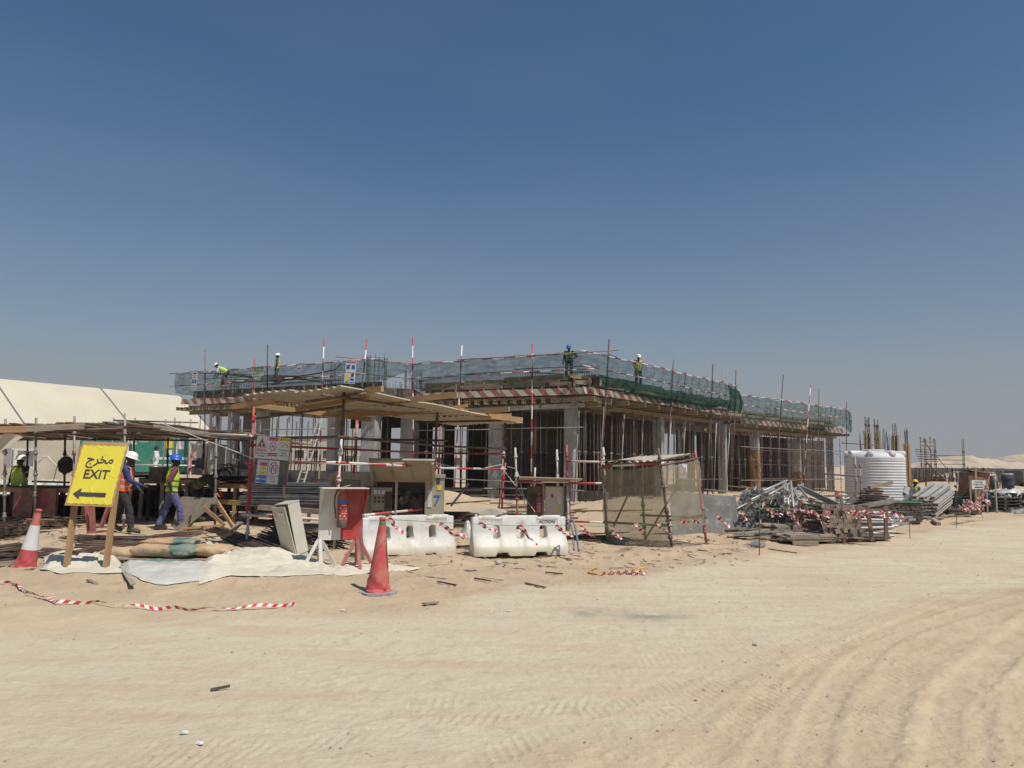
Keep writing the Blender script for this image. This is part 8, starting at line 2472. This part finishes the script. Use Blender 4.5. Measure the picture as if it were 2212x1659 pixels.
# spare tubes and clutter between building and tank
for k in range(40):
    u = rnd(1610, 1830); y = rnd(26, 44); a = P(u, y, 0); a.z = gh(a.x, a.y) + .08; an = rnd(0, 3.1); L = rnd(.8, 2.6)
    tag(bar('loose_timber' if k % 2 else 'loose_tube', a, a + V((math.cos(an) * L, math.sin(an) * L, rnd(0, .25))), (.1, .05) if k % 2 else .025, random.choice(['timber', 'timber_old', 'steel_rust', 'steel_grey'])), 'loose timber or tube lying on the ground before the second block', 'loose piece', 'loose pieces before the second block')
for k in range(36):
    u = rnd(905, 1320); y = rnd(23.5, 33); a = P(u, y, 0); a.z = gh(a.x, a.y) + .05; an = rnd(-.4, .7); L = rnd(.8, 2.8)
    tag(bar('loose_timber' if k % 3 == 0 else 'loose_tube', a, a + V((math.cos(an) * L, math.sin(an) * L, rnd(0, .12))), (.1, .04) if k % 3 == 0 else .025, random.choice(['timber', 'timber_old', 'steel_rust', 'steel_rust', 'rebar_rusty'])), 'loose timber or tube lying on the ground before the front wing', 'loose piece', 'loose pieces before the front wing')
bundle('rebar_heap', 'rusty rebar heap behind the water barriers', P(955, 22.5, .0), P(1110, 21.5, .0), 2.4, .28, .012, 'rebar_rusty', 160, .15, cat='steel bars')
bundle('rebar_heap', 'dark rebar and cables on sand left of the mesh enclosure', P(1235, 17.5, 0), P(1330, 17.0, 0), 1.4, .10, .012, 'rebar_rusty', 50, .2, cat='steel bars')
# safety posters on the nets
def poster(u0, v0, u1, v1, y, label, layout, roll=4, yaw=-28):
    c = at((u0 + u1) / 2, (v0 + v1) / 2, y); w_ = abs(u1 - u0) / 1662 * y; h_ = abs(v1 - v0) / 1662 * y
    root = thing('poster', label, 'poster', c); M = facing(yaw, roll)
    plate('panel', 'print_white' if layout != 'safety' else 'print_green', root, M, c, 0, 0, w_, h_, 0, .01)
    if layout == 'safety':
        plate('band', 'print_white', root, M, c, 0, h_ * .02, w_ * .98, h_ * .30, .007, .001)
        text('lettering', 'SAFETY', h_ * .30, 'print_green', root, M, on(M, c, 0, h_ * .02, .010), bold=.008)
        text('lettering', 'FIRST', h_ * .30, 'print_white', root, M, on(M, c, 0, -h_ * .31, .010), bold=.008)
        text('lettering', '\uFEFB\uFEED\uFE83 \uFE94\uFEE3\uFEFC\uFEB4\uFEDF\uFE8D', h_ * .30, 'print_white', root, M, on(M, c, 0, h_ * .33, .010), bold=.004)
    elif layout == 'four':
        for i, (sx, sy, m) in enumerate(((-1, 1, 'print_blue'), (1, 1, 'print_blue'), (-1, -1, 'print_yellow'), (1, -1, 'print_blue'))):
            plate('picture', m, root, M, c, sx * w_ * .25, sy * h_ * .25 - (.06 if sy < 0 else -.0) * h_, w_ * .34, h_ * (.20 if sy > 0 else .12), .007, .001)
            if sy < 0:
                if sx > 0: ring('mask_disc', 'print_blue', root, M, c, sx * w_ * .25, -.10 * h_, h_ * .11, .008, .98, False, .7)
                else: poly('triangle', 'print_yellow', root, M, c, [(-w_ * .43, -h_ * .22), (-w_ * .07, -h_ * .22), (-w_ * .25, -h_ * .03)], .008)
            plate('band', 'print_red' if i == 1 else 'print_blue', root, M, c, sx * w_ * .25, h_ * (.46 if sy > 0 else -.44), w_ * .4, h_ * .05, .008, .001)
    else:
        plate('header', 'print_black', root, M, c, 0, h_ * .42, w_ * .6, h_ * .09, .007, .001)
        text('lettering', 'THINK SAFETY', h_ * .09, 'print_black', root, M, on(M, c, 0, h_ * .26, .010)); text('lettering', 'FIRST', h_ * .12, 'print_black', root, M, on(M, c, 0, h_ * .14, .010))
        for sx in (-1, 1):
            plate('picture', 'print_blue', root, M, c, sx * w_ * .24, -h_ * .12, w_ * .36, h_ * .26, .007, .001); plate('man_picture', 'print_black', root, M, c, sx * w_ * .24, -h_ * .16, w_ * .10, h_ * .20, .009, .001)
            plate('caption', 'print_black', root, M, c, sx * w_ * .24, -h_ * .40, w_ * .34, h_ * .05, .007, .001)
poster(412, 804, 428, 836, 44.4, 'small white safety poster at the left end of the green net', 'think')
poster(539, 792, 575, 824, 41.0, 'green and white SAFETY FIRST sign on the left guard rail', 'safety', 1, -30)
poster(744, 781, 769, 829, 38.2, 'tall safety poster with four pictures on the net above the shelter roof', 'four', 4, -15)
poster(1480, 818, 1495, 857, 42.0, 'safety poster on the right hand green net', 'think', 3, 45)
poster(641, 787, 652, 802, 40.5, 'small dark square plate on the left guard rail', 'dark')
bpy.data.objects['poster.004'].children[0].data.materials[0] = MATS['machine_dark']
for ch_ in list(bpy.data.objects['poster.004'].children)[1:]: bpy.data.objects.remove(ch_)

# dusty air over the whole site
hz_ = MB().box((0, 180, 5.1), (1400, 900, 19.8)).out('haze', [])
hm = bpy.data.materials.new('haze_air'); hm.use_nodes = True; ht = hm.node_tree; ht.nodes.remove(ht.nodes['Principled BSDF'])
pv = ht.nodes.new('ShaderNodeVolumePrincipled'); pv.inputs['Color'].default_value = (.80, .82, .86, 1); pv.inputs['Density'].default_value = .00045; pv.inputs['Anisotropy'].default_value = .2
ht.links.new(pv.outputs[0], ht.nodes['Material Output'].inputs['Volume'])
hz_.data.materials.append(hm); tag(hz_, kind='stuff')
# every labelled thing says so
for o in bpy.data.objects:
    if o.parent is None and o.get('category') and not o.get('kind'): o['kind'] = 'thing'
